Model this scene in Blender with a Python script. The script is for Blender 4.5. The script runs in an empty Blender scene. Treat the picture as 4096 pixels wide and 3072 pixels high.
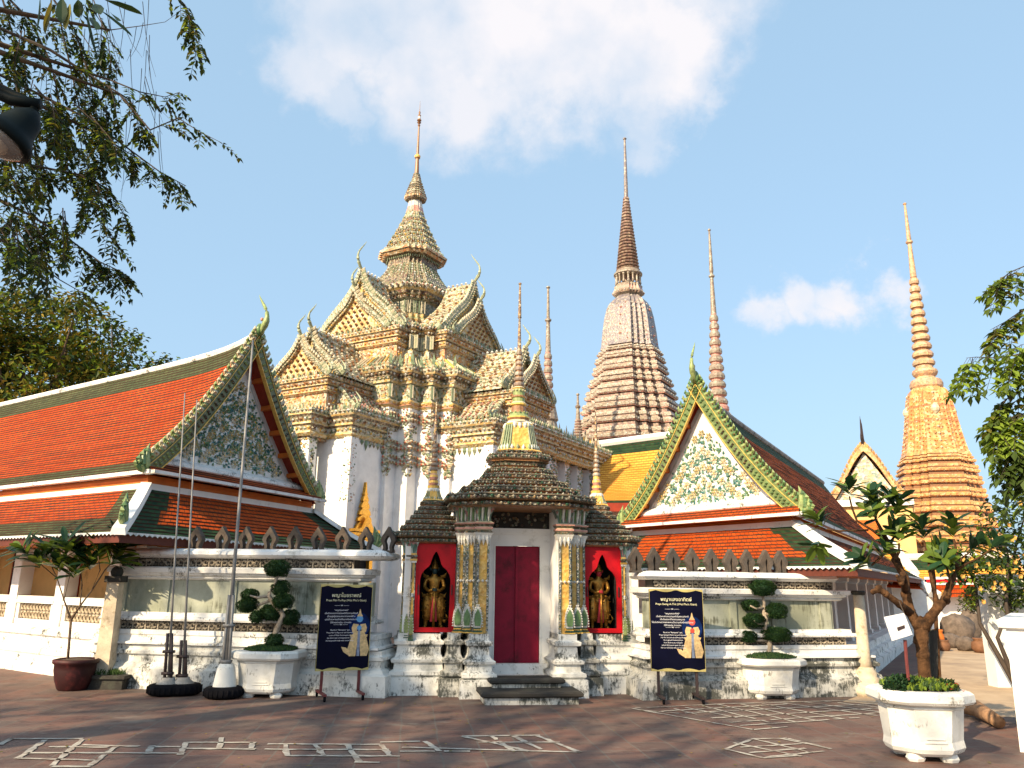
import bpy, math, random
from mathutils import Vector, Matrix
R = math.radians
rnd = random.Random(11)
sc = bpy.context.scene
COL = sc.collection

# ---------------------------------------------------------------- camera, sky, sun, exposure
CAM_H, PITCH, ROLL, FPX = 1.7, R(14.2), R(0.8), 787.0
cd = bpy.data.cameras.new('camera'); cam = bpy.data.objects.new('camera', cd); COL.objects.link(cam)
cam.matrix_world = Matrix.Translation((0, 0, CAM_H)) @ Matrix.Rotation(math.pi/2 + PITCH, 4, 'X') @ Matrix.Rotation(ROLL, 4, 'Z')
cd.sensor_width = 36; cd.lens = FPX/1024*36; cd.clip_start = .05; cd.clip_end = 3000
sc.camera = cam
CM = cam.matrix_world.to_3x3()

SUN_EL = R(31); SUN_H = Vector((-.64, -.77)).normalized()
SUN_DIR = Vector((SUN_H.x*math.cos(SUN_EL), SUN_H.y*math.cos(SUN_EL), math.sin(SUN_EL)))
sd = bpy.data.lights.new('sun', 'SUN'); sun = bpy.data.objects.new('sun', sd); COL.objects.link(sun)
sd.energy = 4.6; sd.angle = R(.8); sd.color = (1, .79, .52)
sun.rotation_euler = SUN_DIR.to_track_quat('Z', 'Y').to_euler()
sc.view_settings.view_transform = 'Standard'; sc.view_settings.look = 'None'
sc.view_settings.exposure = .9; sc.view_settings.gamma = 1
sc.cycles.max_bounces = 6; sc.cycles.diffuse_bounces = 3; sc.cycles.transparent_max_bounces = 12

def ray(px, py): return CM @ Vector(((px-512)/FPX, (384-py)/FPX, -1))
def at(px, py, Y):
    d = ray(px, py); return Vector((0, 0, CAM_H)) + d*(Y/d.y)
def gr(px, py, z=0.0):
    d = ray(px, py); return Vector((0, 0, CAM_H)) + d*((z-CAM_H)/d.z)

w = bpy.data.worlds.new('World'); sc.world = w; w.use_nodes = True
nt = w.node_tree
for n in list(nt.nodes): nt.nodes.remove(n)
out = nt.nodes.new('ShaderNodeOutputWorld'); bg = nt.nodes.new('ShaderNodeBackground')
sky = nt.nodes.new('ShaderNodeTexSky'); sky.sky_type = 'NISHITA'; sky.sun_disc = False
sky.sun_elevation = SUN_EL; sky.sun_rotation = math.atan2(SUN_H.x, SUN_H.y)
sky.air_density = 1.0; sky.dust_density = 3.6; sky.ozone_density = 1.6; sky.altitude = 10
bg.inputs['Strength'].default_value = .122
tc = nt.nodes.new('ShaderNodeTexCoord')
def W(t, **k):
    n = nt.nodes.new(t)
    for a, b in k.items(): setattr(n, a, b)
    return n
# clouds: soft blobs at fixed sky directions, broken up by noise
nz = W('ShaderNodeTexNoise'); nz.inputs['Scale'].default_value = 9; nz.inputs['Detail'].default_value = 9; nz.inputs['Roughness'].default_value = .6
nt.links.new(tc.outputs['Generated'], nz.inputs['Vector'])
nsub = W('ShaderNodeVectorMath', operation='SUBTRACT'); nsub.inputs[1].default_value = (.5, .5, .5)
nt.links.new(nz.outputs['Color'], nsub.inputs[0])
nsc = W('ShaderNodeVectorMath', operation='SCALE'); nsc.inputs['Scale'].default_value = .2
nt.links.new(nsub.outputs[0], nsc.inputs[0])
nadd = W('ShaderNodeVectorMath', operation='ADD')
nt.links.new(tc.outputs['Generated'], nadd.inputs[0]); nt.links.new(nsc.outputs[0], nadd.inputs[1])
CL = [(330, 20, 70, .8), (310, 70, 55, .7), (340, 110, 38, .5), (420, 50, 90, 1), (500, 20, 95, 1), (480, 95, 70, .85), (540, 70, 80, 1), (600, 30, 95, 1), (660, 60, 75, 1),
      (640, 105, 45, .7), (690, 95, 40, .7), (560, -40, 120, 1), (400, -40, 90, .9), (760, 312, 34, .8), (800, 300, 40, .95), (840, 296, 36, 1), (880, 298, 30, .75), (318, 62, 50, .6), (700, -30, 80, .9)]
last = None
for px, py, r, s in CL:
    d = ray(px, py).normalized()
    di = W('ShaderNodeVectorMath', operation='DISTANCE'); di.inputs[1].default_value = d
    nt.links.new(nadd.outputs[0], di.inputs[0])
    mr = W('ShaderNodeMapRange', interpolation_type='SMOOTHSTEP')
    mr.inputs['From Min'].default_value = r/787*1.1; mr.inputs['From Max'].default_value = r/787*.35
    mr.inputs['To Min'].default_value = 0; mr.inputs['To Max'].default_value = s
    nt.links.new(di.outputs['Value'], mr.inputs['Value'])
    if last is None: last = mr.outputs[0]
    else:
        mx = W('ShaderNodeMath', operation='MAXIMUM'); nt.links.new(last, mx.inputs[0]); nt.links.new(mr.outputs[0], mx.inputs[1]); last = mx.outputs[0]
nz2 = W('ShaderNodeTexNoise'); nz2.inputs['Scale'].default_value = 11; nz2.inputs['Detail'].default_value = 6
nt.links.new(tc.outputs['Generated'], nz2.inputs['Vector'])
m2 = W('ShaderNodeMapRange'); m2.inputs['From Min'].default_value = .25; m2.inputs['From Max'].default_value = .6; m2.inputs['To Min'].default_value = .42; m2.inputs['To Max'].default_value = 1
nt.links.new(nz2.outputs['Fac'], m2.inputs['Value'])
mm = W('ShaderNodeMath', operation='MULTIPLY'); nt.links.new(last, mm.inputs[0]); nt.links.new(m2.outputs[0], mm.inputs[1])
haz = W('ShaderNodeMix', data_type='RGBA', blend_type='MIX')     # thin high veil over the whole sky
haz.inputs['Factor'].default_value = .62; haz.inputs['B'].default_value = (2.35, 3.55, 4.6, 1)
nt.links.new(sky.outputs[0], haz.inputs['A'])
mix = W('ShaderNodeMix', data_type='RGBA'); mix.inputs['B'].default_value = (4.25, 4.15, 4.3, 1)
nt.links.new(mm.outputs[0], mix.inputs['Factor']); nt.links.new(haz.outputs['Result'], mix.inputs['A'])
nt.links.new(mix.outputs['Result'], bg.inputs['Color']); nt.links.new(bg.outputs[0], out.inputs[0])

# ---------------------------------------------------------------- materials
MATS = {}
def newmat(name):
    m = bpy.data.materials.new(name); m.use_nodes = True
    t = m.node_tree; b = t.nodes['Principled BSDF']; MATS[name] = m
    return m, t, b
def nd(t, ty, ins=None, **k):
    n = t.nodes.new(ty)
    for a, b in k.items(): setattr(n, a, b)
    for a, b in (ins or {}).items():
        if isinstance(b, bpy.types.NodeSocket): t.links.new(b, n.inputs[a])
        else: n.inputs[a].default_value = b
    return n
def c4(c): return (c[0], c[1], c[2], 1)
def ramp(t, fac, stops, interp='LINEAR'):
    r = nd(t, 'ShaderNodeValToRGB', {'Fac': fac}); e = r.color_ramp; e.interpolation = interp
    while len(e.elements) < len(stops): e.elements.new(.5)
    for el, (p, c) in zip(e.elements, stops): el.position = p; el.color = c4(c)
    return r.outputs['Color']
def mixc(t, fac, a, b, blend='MIX'):
    n = nd(t, 'ShaderNodeMix', data_type='RGBA', blend_type=blend)
    for s, v in (('Factor', fac), ('A', a), ('B', b)):
        if isinstance(v, bpy.types.NodeSocket): t.links.new(v, n.inputs[s])
        elif s == 'Factor': n.inputs[s].default_value = v
        else: n.inputs[s].default_value = c4(v)
    return n.outputs['Result']
def noise(t, vec, scale, detail=5, rough=.55):
    return nd(t, 'ShaderNodeTexNoise', {'Vector': vec, 'Scale': scale, 'Detail': detail, 'Roughness': rough}).outputs['Fac']
def stretch(t, vec, s):
    return nd(t, 'ShaderNodeMapping', {'Vector': vec, 'Scale': s}).outputs[0]
def bump(t, b, h, strength, dist=.01):
    n = nd(t, 'ShaderNodeBump', {'Height': h, 'Strength': strength, 'Distance': dist}); t.links.new(n.outputs[0], b.inputs['Normal'])
def sc3(c, k): return tuple(min(1, x*k) for x in c)

def basic(name, col, rough=.7, var=.18, scale=5, dirt=0, dirtcol=(.05, .05, .04), dscale=3, bmp=.25, bscale=60, metal=0, spec=.4):
    m, t, b = newmat(name)
    o = nd(t, 'ShaderNodeTexCoord').outputs['Object']
    c = ramp(t, noise(t, o, scale), [(.3, sc3(col, 1-var)), (.7, sc3(col, 1+var))])
    if dirt > 0:
        f = ramp(t, noise(t, o, dscale, 9, .68), [(.62-dirt*.3, (0, 0, 0)), (.74-dirt*.2, (1, 1, 1))])
        c = mixc(t, f, c, dirtcol)
    t.links.new(c, b.inputs['Base Color']); b.inputs['Roughness'].default_value = rough
    b.inputs['Metallic'].default_value = metal; b.inputs['Specular IOR Level'].default_value = spec
    if bmp: bump(t, b, noise(t, o, bscale, 4), bmp)
    return m
def plaster(name, col, black, grey, streak=.5, base=(.05, .055, .048), greyc=(.36, .36, .33), sc_=2.2):
    m, t, b = newmat(name)
    o = nd(t, 'ShaderNodeTexCoord').outputs['Object']
    c = ramp(t, noise(t, o, 4), [(.3, sc3(col, .9)), (.7, sc3(col, 1.05))])
    g = ramp(t, noise(t, stretch(t, o, (1, 1, .6)), sc_*.8, 8, .62), [(.66-grey*.33, (0, 0, 0)), (.78-grey*.25, (1, 1, 1))])
    c = mixc(t, g, c, greyc)
    d1 = noise(t, stretch(t, o, (1.3, 1.3, 1-streak*1.1)), sc_*7, 9, .75); d2 = noise(t, stretch(t, o, (.8, .8, 1.5)), sc_*.9, 6, .6)
    d = nd(t, 'ShaderNodeMath', {0: nd(t, 'ShaderNodeMath', {0: d1, 1: .5}, operation='MULTIPLY').outputs[0], 1: nd(t, 'ShaderNodeMath', {0: d2, 1: .5}, operation='MULTIPLY').outputs[0]}, operation='ADD').outputs[0]
    f = ramp(t, d, [(.60-black*.2, (0, 0, 0)), (.66-black*.17, (.95, .95, .95))])
    c = mixc(t, f, c, base)
    t.links.new(c, b.inputs['Base Color']); b.inputs['Roughness'].default_value = .85; b.inputs['Specular IOR Level'].default_value = .25
    bump(t, b, noise(t, o, 30, 8, .65), .45, .012)
    return m
def mosaic(name, pal, scale=22, bmp=.6, rough=.45, stretchv=(1, 1, 1)):
    m, t, b = newmat(name)
    o = stretch(t, nd(t, 'ShaderNodeTexCoord').outputs['Object'], stretchv)
    v = nd(t, 'ShaderNodeTexVoronoi', {'Vector': o, 'Scale': scale})
    s = nd(t, 'ShaderNodeSeparateColor', {'Color': v.outputs['Color']})
    n = len(pal); c = ramp(t, s.outputs['Red'], [(i/n, pal[i]) for i in range(n)], 'CONSTANT')
    c = mixc(t, ramp(t, noise(t, o, 2.5, 6), [(.45, (0, 0, 0)), (.8, (.55, .55, .55))]), c, (.12, .1, .07))
    t.links.new(c, b.inputs['Base Color']); b.inputs['Roughness'].default_value = rough
    bump(t, b, v.outputs['Distance'], bmp, .03)
    return m
def rooftile(name, c1, c2, bw=.16, rh=.1, mortar=(.05, .03, .02), glaze=.4):
    m, t, b = newmat(name)
    uv = nd(t, 'ShaderNodeUVMap').outputs[0]
    o = nd(t, 'ShaderNodeTexCoord').outputs['Object']
    br = nd(t, 'ShaderNodeTexBrick', {'Vector': uv, 'Color1': c4(c1), 'Color2': c4(c2), 'Mortar': c4(mortar), 'Scale': 1, 'Mortar Size': bw*.075, 'Mortar Smooth': .4, 'Bias': 0, 'Brick Width': bw, 'Row Height': rh}, offset=.5)
    c = mixc(t, ramp(t, noise(t, o, 1.4, 6), [(.35, (0, 0, 0)), (.75, (.5, .5, .5))]), br.outputs['Color'], sc3(c1, .5))
    c = mixc(t, ramp(t, noise(t, o, 9, 6, .7), [(.6, (0, 0, 0)), (.75, (.6, .6, .6))]), c, sc3(c2, .5))
    t.links.new(c, b.inputs['Base Color']); b.inputs['Roughness'].default_value = max(glaze, .6)
    b.inputs['Specular IOR Level'].default_value = .06
    bump(t, b, br.outputs['Fac'], -.5, .015)
    return m

WHITE = (.74, .74, .72)
basic('white_paint', WHITE, .7, .06, 3, .12, (.4, .4, .36), 2)
plaster('stained_white', WHITE, .3, .3, .35, sc_=4.2)
plaster('mouldy_plaster', (.7, .7, .66), .47, .4, .4, sc_=3.2)
plaster('mould_base', (.6, .6, .56), .68, .6, .45, sc_=2.6)
plaster('clean_white', (.8, .79, .77), .03, .1, .8, greyc=(.5, .5, .48), sc_=.8)
plaster('panel_grey', (.36, .385, .32), .3, .75, .8, base=(.1, .105, .075), greyc=(.23, .25, .19), sc_=1.7)
plaster('frieze_stone', (.36, .31, .24), .55, .4, .2, base=(.04, .035, .03), greyc=(.2, .17, .13), sc_=6)
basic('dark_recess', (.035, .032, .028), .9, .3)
basic('merlon_stone', (.085, .066, .052), .95, .35, 8, .5, (.06, .055, .05), 6, .8, 25)
basic('grey_stone', (.3, .29, .27), .95, .3, 9, .45, (.12, .11, .1), 4, .6, 40)
basic('dark_stone', (.03, .027, .023), .8, .35, 5, .3, (.05, .055, .04), 5, .5, 40)
basic('sand_stone', (.5, .42, .31), .9, .25, 7, .25, (.22, .17, .11), 5, .5, 40)
basic('red_lacquer', (.42, .006, .012), .45, .22, 2, .18, (.22, .005, .01), 3, .1, spec=.2)
basic('maroon_door', (.2, .005, .024), .5, .3, 2.5, .35, (.09, .004, .013), 2.5, .12, spec=.2)
basic('orange_fascia', (.55, .14, .015), .6, .15, 3)
basic('red_wood', (.27, .03, .01), .6, .2, 4)
basic('ochre_wall', (.66, .42, .17), .85, .12, 2, .1, (.4, .25, .1))
basic('dark_interior', (.012, .011, .012), .9, .2, bmp=0)  # near-black colour stands in for the shade inside hollow spaces
basic('gold_leaf', (.6, .33, .055), .3, .3, 25, .2, (.25, .12, .03), 12, .5, 30, metal=.75)
basic('green_glaze', (.1, .18, .07), .35, .35, 14, .2, (.06, .07, .04), 9)
basic('pale_green_glaze', (.25, .31, .12), .4, .3, 16, .25, (.12, .13, .07), 9)
basic('sage_glaze', (.31, .34, .22), .4, .3, 12, .25, (.14, .14, .09), 9); basic('celadon_glaze', (.2, .26, .15), .4, .35, 12, .25, (.07, .08, .05), 9)
basic('deep_green_glaze', (.035, .095, .06), .3, .35, 14)
basic('cream_glaze', (.52, .46, .32), .45, .2, 18, .15, (.3, .24, .14), 12)
basic('white_glaze', (.62, .61, .56), .4, .15, 18, .15, (.35, .33, .28), 12)
basic('yellow_glaze', (.72, .45, .1), .45, .2, 14, .15, (.4, .22, .05), 9)
basic('brown_glaze', (.26, .13, .06), .4, .35, 16)
basic('pink_glaze', (.5, .25, .2), .4, .3, 16)
basic('blue_glaze', (.05, .1, .25), .3, .35, 14)
basic('iron', (.05, .035, .035), .5, .3, metal=.3)
basic('rust_iron', (.14, .03, .028), .55, .3)
basic('galvanised', (.22, .22, .22), .6, .2, 8, metal=.4)
basic('rubber', (.006, .006, .008), .9, .3, bmp=.4, spec=.08)
basic('bark', (.1, .065, .04), .95, .4, 14, .3, (.08, .06, .04), 9, 1.0, 22)
basic('frangipani_bark', (.085, .043, .02), .95, .55, 14, .45, (.025, .014, .008), 9, 1.0, 26, spec=.15)
basic('pale_bark', (.36, .3, .23), .95, .35, 14, .3, (.12, .1, .08), 9, .9, 22)
basic('twig', (.06, .045, .035), .9, .3)
basic('soil', (.07, .05, .035), 1, .4, 20)
basic('red_pot', (.026, .002, .003), .6, .3, 4, .25, (.1, .015, .015), 4)
basic('clay', (.17, .08, .04), .8, .3, 6)
basic('rock', (.13, .1, .08), .95, .4, 6, .3, (.1, .085, .07), 5, .9, 14)
basic('log_wood', (.3, .17, .09), .9, .4, 8, .3, (.09, .06, .04), 5, .8, 18)
basic('navy_panel', (.0015, .002, .014), .6, .25, 3, bmp=0, spec=.1)
basic('ink_white', (.75, .76, .8), .6, .02, bmp=0)
basic('ink_cream', (.8, .77, .5), .6, .02, bmp=0)
basic('print_gold', (.6, .42, .2), .5, .3, 30, bmp=0)
basic('print_edge', (.45, .38, .14), .5, .2, bmp=0)
basic('print_blue', (.004, .018, .09), .6, .4, 8, bmp=0, spec=.1)
basic('print_red', (.55, .07, .05), .5, .3, 25, bmp=0)
basic('print_cyan', (.1, .3, .55), .5, .3, 25, bmp=0)
basic('print_grey', (.2, .24, .34), .5, .3, 25, bmp=0)
basic('paper', (.7, .7, .72), .8, .05)
basic('chalk', (.4, .37, .32), .95, .2, 12, .45, (.2, .15, .12), 4)
basic('sash_red', (.5, .04, .05), .6, .2)
basic('dark_face', (.02, .05, .05), .4, .3)
def leafmat(name, col, rough=.5, trans=.25):
    m, t, b = newmat(name)
    o = nd(t, 'ShaderNodeTexCoord').outputs['Object']
    g = nd(t, 'ShaderNodeNewGeometry').outputs['Random Per Island']
    c = mixc(t, g, sc3(col, .65), sc3(col, 1.45))
    c = mixc(t, noise(t, o, 1.2, 2), c, sc3(col, .8))
    t.links.new(c, b.inputs['Base Color']); b.inputs['Roughness'].default_value = rough; b.inputs['Specular IOR Level'].default_value = .18
    tr = nd(t, 'ShaderNodeBsdfTranslucent'); t.links.new(mixc(t, .5, c, (col[0]*1.8, col[1]*1.5, col[2]*.5)), tr.inputs['Color'])
    mx = nd(t, 'ShaderNodeMixShader', {'Fac': trans}); t.links.new(b.outputs[0], mx.inputs[1]); t.links.new(tr.outputs[0], mx.inputs[2])
    t.links.new(mx.outputs[0], t.nodes['Material Output'].inputs['Surface'])
    return m
leafmat('leaf_dark', (.022, .045, .018)); leafmat('leaf_mid', (.06, .095, .02)); leafmat('leaf_olive', (.15, .14, .025)); leafmat('leaf_yellow', (.27, .19, .03))
leafmat('leaf_bright', (.21, .3, .04), .5, .4); leafmat('leaf_topiary', (.02, .055, .02), .55, .12); leafmat('leaf_topiary_light', (.05, .095, .025), .55, .15)
leafmat('leaf_frangipani', (.11, .17, .028), .35, .3); leafmat('leaf_frangipani_dark', (.02, .055, .025), .35, .2)
leafmat('petal_yellow', (.75, .45, .12), .6, .3); leafmat('petal_red', (.6, .08, .04), .6, .3)
PM = [(.5, .42, .28), (.24, .27, .17), (.52, .5, .42), (.44, .28, .09), (.18, .09, .05), (.1, .14, .08), (.5, .47, .38), (.32, .33, .23)]
mosaic('mosaic_cream', PM, 13)
mosaic('mosaic_green', [(.23, .25, .17), (.42, .4, .31), (.11, .14, .085), (.31, .32, .22), (.5, .45, .33), (.16, .18, .11), (.38, .36, .27)], 13)
mosaic('mosaic_yellow', [(.58, .4, .15), (.5, .33, .12), (.62, .5, .28), (.56, .5, .36), (.5, .34, .12)], 10)
mosaic('mosaic_orange', [(.52, .27, .12), (.58, .43, .25), (.5, .2, .08), (.6, .52, .4), (.5, .36, .2)], 12)
mosaic('mosaic_dark', [(.09, .06, .045), (.2, .15, .08), (.06, .07, .04), (.26, .21, .14), (.13, .06, .04), (.3, .25, .16)], 14)  # its bands also paint the shade of moulding recesses into the colour
mosaic('gate_dark', [(.03, .05, .03), (.06, .045, .03), (.12, .09, .05), (.2, .2, .16), (.035, .06, .04), (.1, .045, .035), (.18, .11, .04)], 30)
mosaic('gate_mid', [(.06, .1, .065), (.2, .2, .16), (.26, .16, .06), (.11, .06, .05), (.045, .07, .055), (.32, .3, .25)], 30)
mosaic('gate_yellow', [(.66, .4, .08), (.6, .34, .07), (.7, .46, .13), (.62, .37, .08)], 16, .5)
mosaic('gate_capital', [(.1, .18, .14), (.35, .4, .35), (.06, .12, .09), (.16, .25, .2), (.3, .15, .14)], 30, .6, .4, (1, 1, .35))
mosaic('edge_mosaic', [(.3, .31, .29), (.05, .09, .06), (.04, .06, .1), (.4, .38, .33), (.1, .13, .1), (.3, .24, .12)], 40)
mosaic('chedi_grey', [(.17, .147, .16), (.21, .18, .185), (.145, .125, .145), (.26, .21, .17), (.185, .165, .175), (.36, .32, .28), (.155, .14, .17)], 7)
mosaic('chedi_tier', [(.27, .22, .165), (.32, .275, .21), (.19, .145, .11), (.25, .22, .165), (.36, .33, .27), (.24, .175, .135), (.28, .215, .165)], 7)
mosaic('chedi_brown', [(.24, .14, .11), (.3, .19, .14), (.14, .095, .085), (.36, .28, .2), (.24, .14, .11)], 6)
mosaic('yellow_chedi', [(.62, .29, .085), (.65, .36, .14), (.58, .235, .065), (.68, .44, .23), (.54, .2, .06)], 4)
mosaic('yellow_tier', [(.6, .31, .095), (.66, .42, .2), (.48, .23, .085), (.62, .34, .12), (.42, .26, .11)], 5)
mosaic('yellow_red', [(.5, .16, .06), (.56, .2, .08), (.45, .13, .05)], 5)
mosaic('yellow_spire', [(.52, .3, .16), (.58, .38, .2), (.42, .25, .15), (.62, .42, .22), (.5, .34, .24)], 5)
mosaic('spire_gold', [(.25, .16, .09), (.45, .3, .12), (.15, .1, .08), (.5, .42, .3), (.3, .18, .1)], 30)
mosaic('far_gable_tile', [(.55, .5, .42), (.3, .3, .27), (.6, .35, .2), (.66, .62, .5), (.2, .28, .24), (.7, .5, .3)], 6)
rooftile('roof_orange', (.43, .05, .005), (.54, .085, .01), .17, .105)
rooftile('roof_green', (.05, .07, .03), (.09, .11, .045), .17, .105)
rooftile('roof_orange_big', (.42, .055, .006), (.52, .09, .014), .13, .15)
rooftile('roof_green_big', (.012, .04, .022), (.035, .075, .03), .13, .15)
rooftile('roof_yellow', (.74, .36, .05), (.8, .43, .08), .2, .14, (.5, .2, .04), .8)
rooftile('roof_brown', (.4, .08, .022), (.46, .11, .03), .17, .105, glaze=.85)

# paving of the courtyard
m, t, b = newmat('courtyard_tiles')
o = nd(t, 'ShaderNodeTexCoord').outputs['Object']
mp = nd(t, 'ShaderNodeMapping', {'Vector': o, 'Rotation': (0, 0, -R(7))}).outputs[0]
dn = nd(t, 'ShaderNodeVectorMath', {0: nd(t, 'ShaderNodeVectorMath', {0: nd(t, 'ShaderNodeTexNoise', {'Vector': o, 'Scale': 1.4}).outputs['Color'], 1: (.05, .05, 0)}, operation='MULTIPLY').outputs[0], 1: mp}, operation='ADD').outputs[0]
br = nd(t, 'ShaderNodeTexBrick', {'Vector': dn, 'Color1': (.165, .078, .056, 1), 'Color2': (.085, .05, .042, 1), 'Mortar': (.13, .105, .085, 1), 'Scale': 1, 'Mortar Size': .013, 'Mortar Smooth': .5, 'Bias': -.1, 'Brick Width': .42, 'Row Height': .42}, offset=0)
c = mixc(t, ramp(t, noise(t, o, 1.1, 7, .65), [(.42, (0, 0, 0)), (.62, (.55, .55, .55))]), br.outputs['Color'], (.13, .105, .085))
c = mixc(t, ramp(t, noise(t, o, 3.3, 8, .7), [(.52, (0, 0, 0)), (.68, (.75, .75, .75))]), c, (.032, .021, .018))
c = mixc(t, ramp(t, noise(t, stretch(t, o, (1, 1.6, 1)), .8, 9, .7), [(.58, (0, 0, 0)), (.66, (.6, .6, .6))]), c, (.2, .17, .14))
t.links.new(c, b.inputs['Base Color']); b.inputs['Roughness'].default_value = .75
bump(t, b, noise(t, o, 18, 8, .65), .5, .012)
m, t, b = newmat('path_paving')
o = nd(t, 'ShaderNodeTexCoord').outputs['Object']
c = ramp(t, noise(t, o, 1.2, 8, .65), [(.3, (.3, .22, .15)), (.55, (.46, .34, .22)), (.75, (.52, .42, .3))])
t.links.new(c, b.inputs['Base Color']); b.inputs['Roughness'].default_value = .85
bump(t, b, noise(t, o, 12, 8, .65), .5, .015)

# ---------------------------------------------------------------- mesh helpers
class MB:
    def __init__(s): s.v = []; s.f = []; s.m = []; s.uv = {}; s.M = None
    def add(s, vs, fs, mi=0, uvs=None):
        o = len(s.v)
        if s.M is not None: vs = [s.M @ Vector(v) for v in vs]
        s.v += [tuple(v) for v in vs]
        for i, f in enumerate(fs):
            if uvs: s.uv[len(s.f)] = uvs[i]
            s.f.append(tuple(o+k for k in f)); s.m.append(mi if isinstance(mi, int) else mi[i])
        return s
    def box(s, x0, x1, y0, y1, z0, z1, mi=0):
        return s.add([(x, y, z) for z in (z0, z1) for y in (y0, y1) for x in (x0, x1)], [(0, 2, 3, 1), (4, 5, 7, 6), (0, 1, 5, 4), (1, 3, 7, 5), (3, 2, 6, 7), (2, 0, 4, 6)], mi)
    def rings(s, rs, mi=0, cap=True, closed=True):
        n = len(rs[0]); vs = [p for r in rs for p in r]; fs = []; ms = []
        for i in range(len(rs)-1):
            q = mi if isinstance(mi, int) else mi[i]
            for k in range(n if closed else n-1):
                j = (k+1) % n; fs.append((i*n+k, i*n+j, (i+1)*n+j, (i+1)*n+k)); ms.append(q)
        if cap and closed:
            fs.append(tuple(range(n-1, -1, -1))); ms.append(ms[0]); fs.append(tuple((len(rs)-1)*n+k for k in range(n))); ms.append(ms[-2])
        return s.add(vs, fs, ms)
    def lathe(s, c, prof, n=14, mi=0):
        return s.rings([[(c[0]+r*math.cos(2*math.pi*k/n), c[1]+r*math.sin(2*math.pi*k/n), c[2]+z) for k in range(n)] for z, r in prof], mi)
    def tube(s, pts, rad, n=6, mi=0):
        pts = [Vector(p) for p in pts]; rs = []
        for i, p in enumerate(pts):
            d = (pts[min(i+1, len(pts)-1)]-pts[max(i-1, 0)]).normalized()
            a = d.cross(Vector((0, 0, 1)) if abs(d.z) < .9 else Vector((1, 0, 0))).normalized(); b_ = d.cross(a)
            r = rad[i] if not isinstance(rad, (int, float)) else rad
            rs.append([p+a*(r*math.cos(2*math.pi*k/n))+b_*(r*math.sin(2*math.pi*k/n)) for k in range(n)])
        return s.rings(rs, mi)
    def stud(s, p, r, mi=0, flat=1.0):
        x, y, z = p
        return s.add([(x+r, y, z), (x, y+r, z), (x-r, y, z), (x, y-r, z), (x, y, z+r*flat), (x, y, z-r*flat)], [(0, 1, 4), (1, 2, 4), (2, 3, 4), (3, 0, 4), (1, 0, 5), (2, 1, 5), (3, 2, 5), (0, 3, 5)], mi)
    def spike(s, p, w, h, mi=0):
        x, y, z = p; k = w*.5; q = z+h*.4
        return s.add([(x+k*.6, y, z), (x, y+k*.6, z), (x-k*.6, y, z), (x, y-k*.6, z), (x+k, y, q), (x, y+k, q), (x-k, y, q), (x, y-k, q), (x, y, z+h)],
                     [(0, 1, 5, 4), (1, 2, 6, 5), (2, 3, 7, 6), (3, 0, 4, 7), (4, 5, 8), (5, 6, 8), (6, 7, 8), (7, 4, 8)], mi)
    def ball(s, c, r, n=8, k=5, mi=0, jit=0, rg=None):
        if isinstance(r, (int, float)): r = (r, r, r)
        rs = []
        for i in range(k+1):
            a = math.pi*(i+.02)/(k+.04)-math.pi/2
            row = []
            for j in range(n):
                q = 1+((rg or rnd).uniform(-jit, jit) if jit else 0)
                row.append((c[0]+r[0]*q*math.cos(a)*math.cos(2*math.pi*j/n), c[1]+r[1]*q*math.cos(a)*math.sin(2*math.pi*j/n), c[2]+r[2]*q*math.sin(a)))
            rs.append(row)
        return s.rings(rs, mi)
    def leaf(s, p, d, up, l, w, mi=0, fold=.25):
        d = Vector(d).normalized(); sd_ = d.cross(Vector(up))
        if sd_.length < 1e-4: sd_ = d.cross(Vector((1, .3, .2)))
        sd_.normalize(); n_ = sd_.cross(d); p = Vector(p)
        a, b2 = p+d*(l*.5)+sd_*(w*.5)+n_*(w*fold), p+d*(l*.5)-sd_*(w*.5)+n_*(w*fold)
        return s.add([p, a, p+d*l, b2], [(0, 1, 2), (0, 2, 3)], mi)
    def blade(s, p, d, up, l, w, mi=0, droop=.2):
        d = Vector(d).normalized(); sd_ = d.cross(Vector(up))
        if sd_.length < 1e-4: sd_ = d.cross(Vector((1, .3, .2)))
        sd_.normalize(); n_ = sd_.cross(d); p = Vector(p); vs = []
        for t_, q in ((0, .12), (.3, .8), (.65, 1), (.88, .6), (1, .05)):
            c_ = p+d*(l*t_)-Vector((0, 0, 1))*(droop*l*t_*t_)
            vs += [c_+sd_*(w*q*.5)+n_*(w*.12*q), c_, c_-sd_*(w*q*.5)+n_*(w*.12*q)]
        fs = []
        for i in range(4): fs += [(3*i, 3*i+1, 3*i+4, 3*i+3), (3*i+1, 3*i+2, 3*i+5, 3*i+4)]
        return s.add(vs, fs, mi)
    def build(s, name, mats, parent=None, smooth=False, kind=None, label=None):
        me = bpy.data.meshes.new(name); org = Vector((0, 0, 0)); p = parent
        while p is not None:
            org = org+p.location; p = p.parent
        me.from_pydata([tuple(Vector(v)-org) for v in s.v], [], s.f)
        if isinstance(mats, str): mats = [mats]
        for q in mats: me.materials.append(MATS[q])
        me.polygons.foreach_set('material_index', s.m)
        if smooth: me.polygons.foreach_set('use_smooth', [True]*len(s.f))
        if s.uv:
            ul = me.uv_layers.new(name='UVMap')
            for i, uvs in s.uv.items():
                ls = me.polygons[i].loop_start
                for k, q in enumerate(uvs): ul.data[ls+k].uv = q
        me.update()
        o_ = bpy.data.objects.new(name, me); COL.objects.link(o_)
        if parent: o_.parent = parent
        if kind: o_['kind'] = kind
        if label: o_['label'] = label
        return o_
def tag(o_, label, cat, group=None, kind=None):
    o_['label'] = label; o_['category'] = cat
    if group: o_['group'] = group
    if kind: o_['kind'] = kind
    return o_
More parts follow.
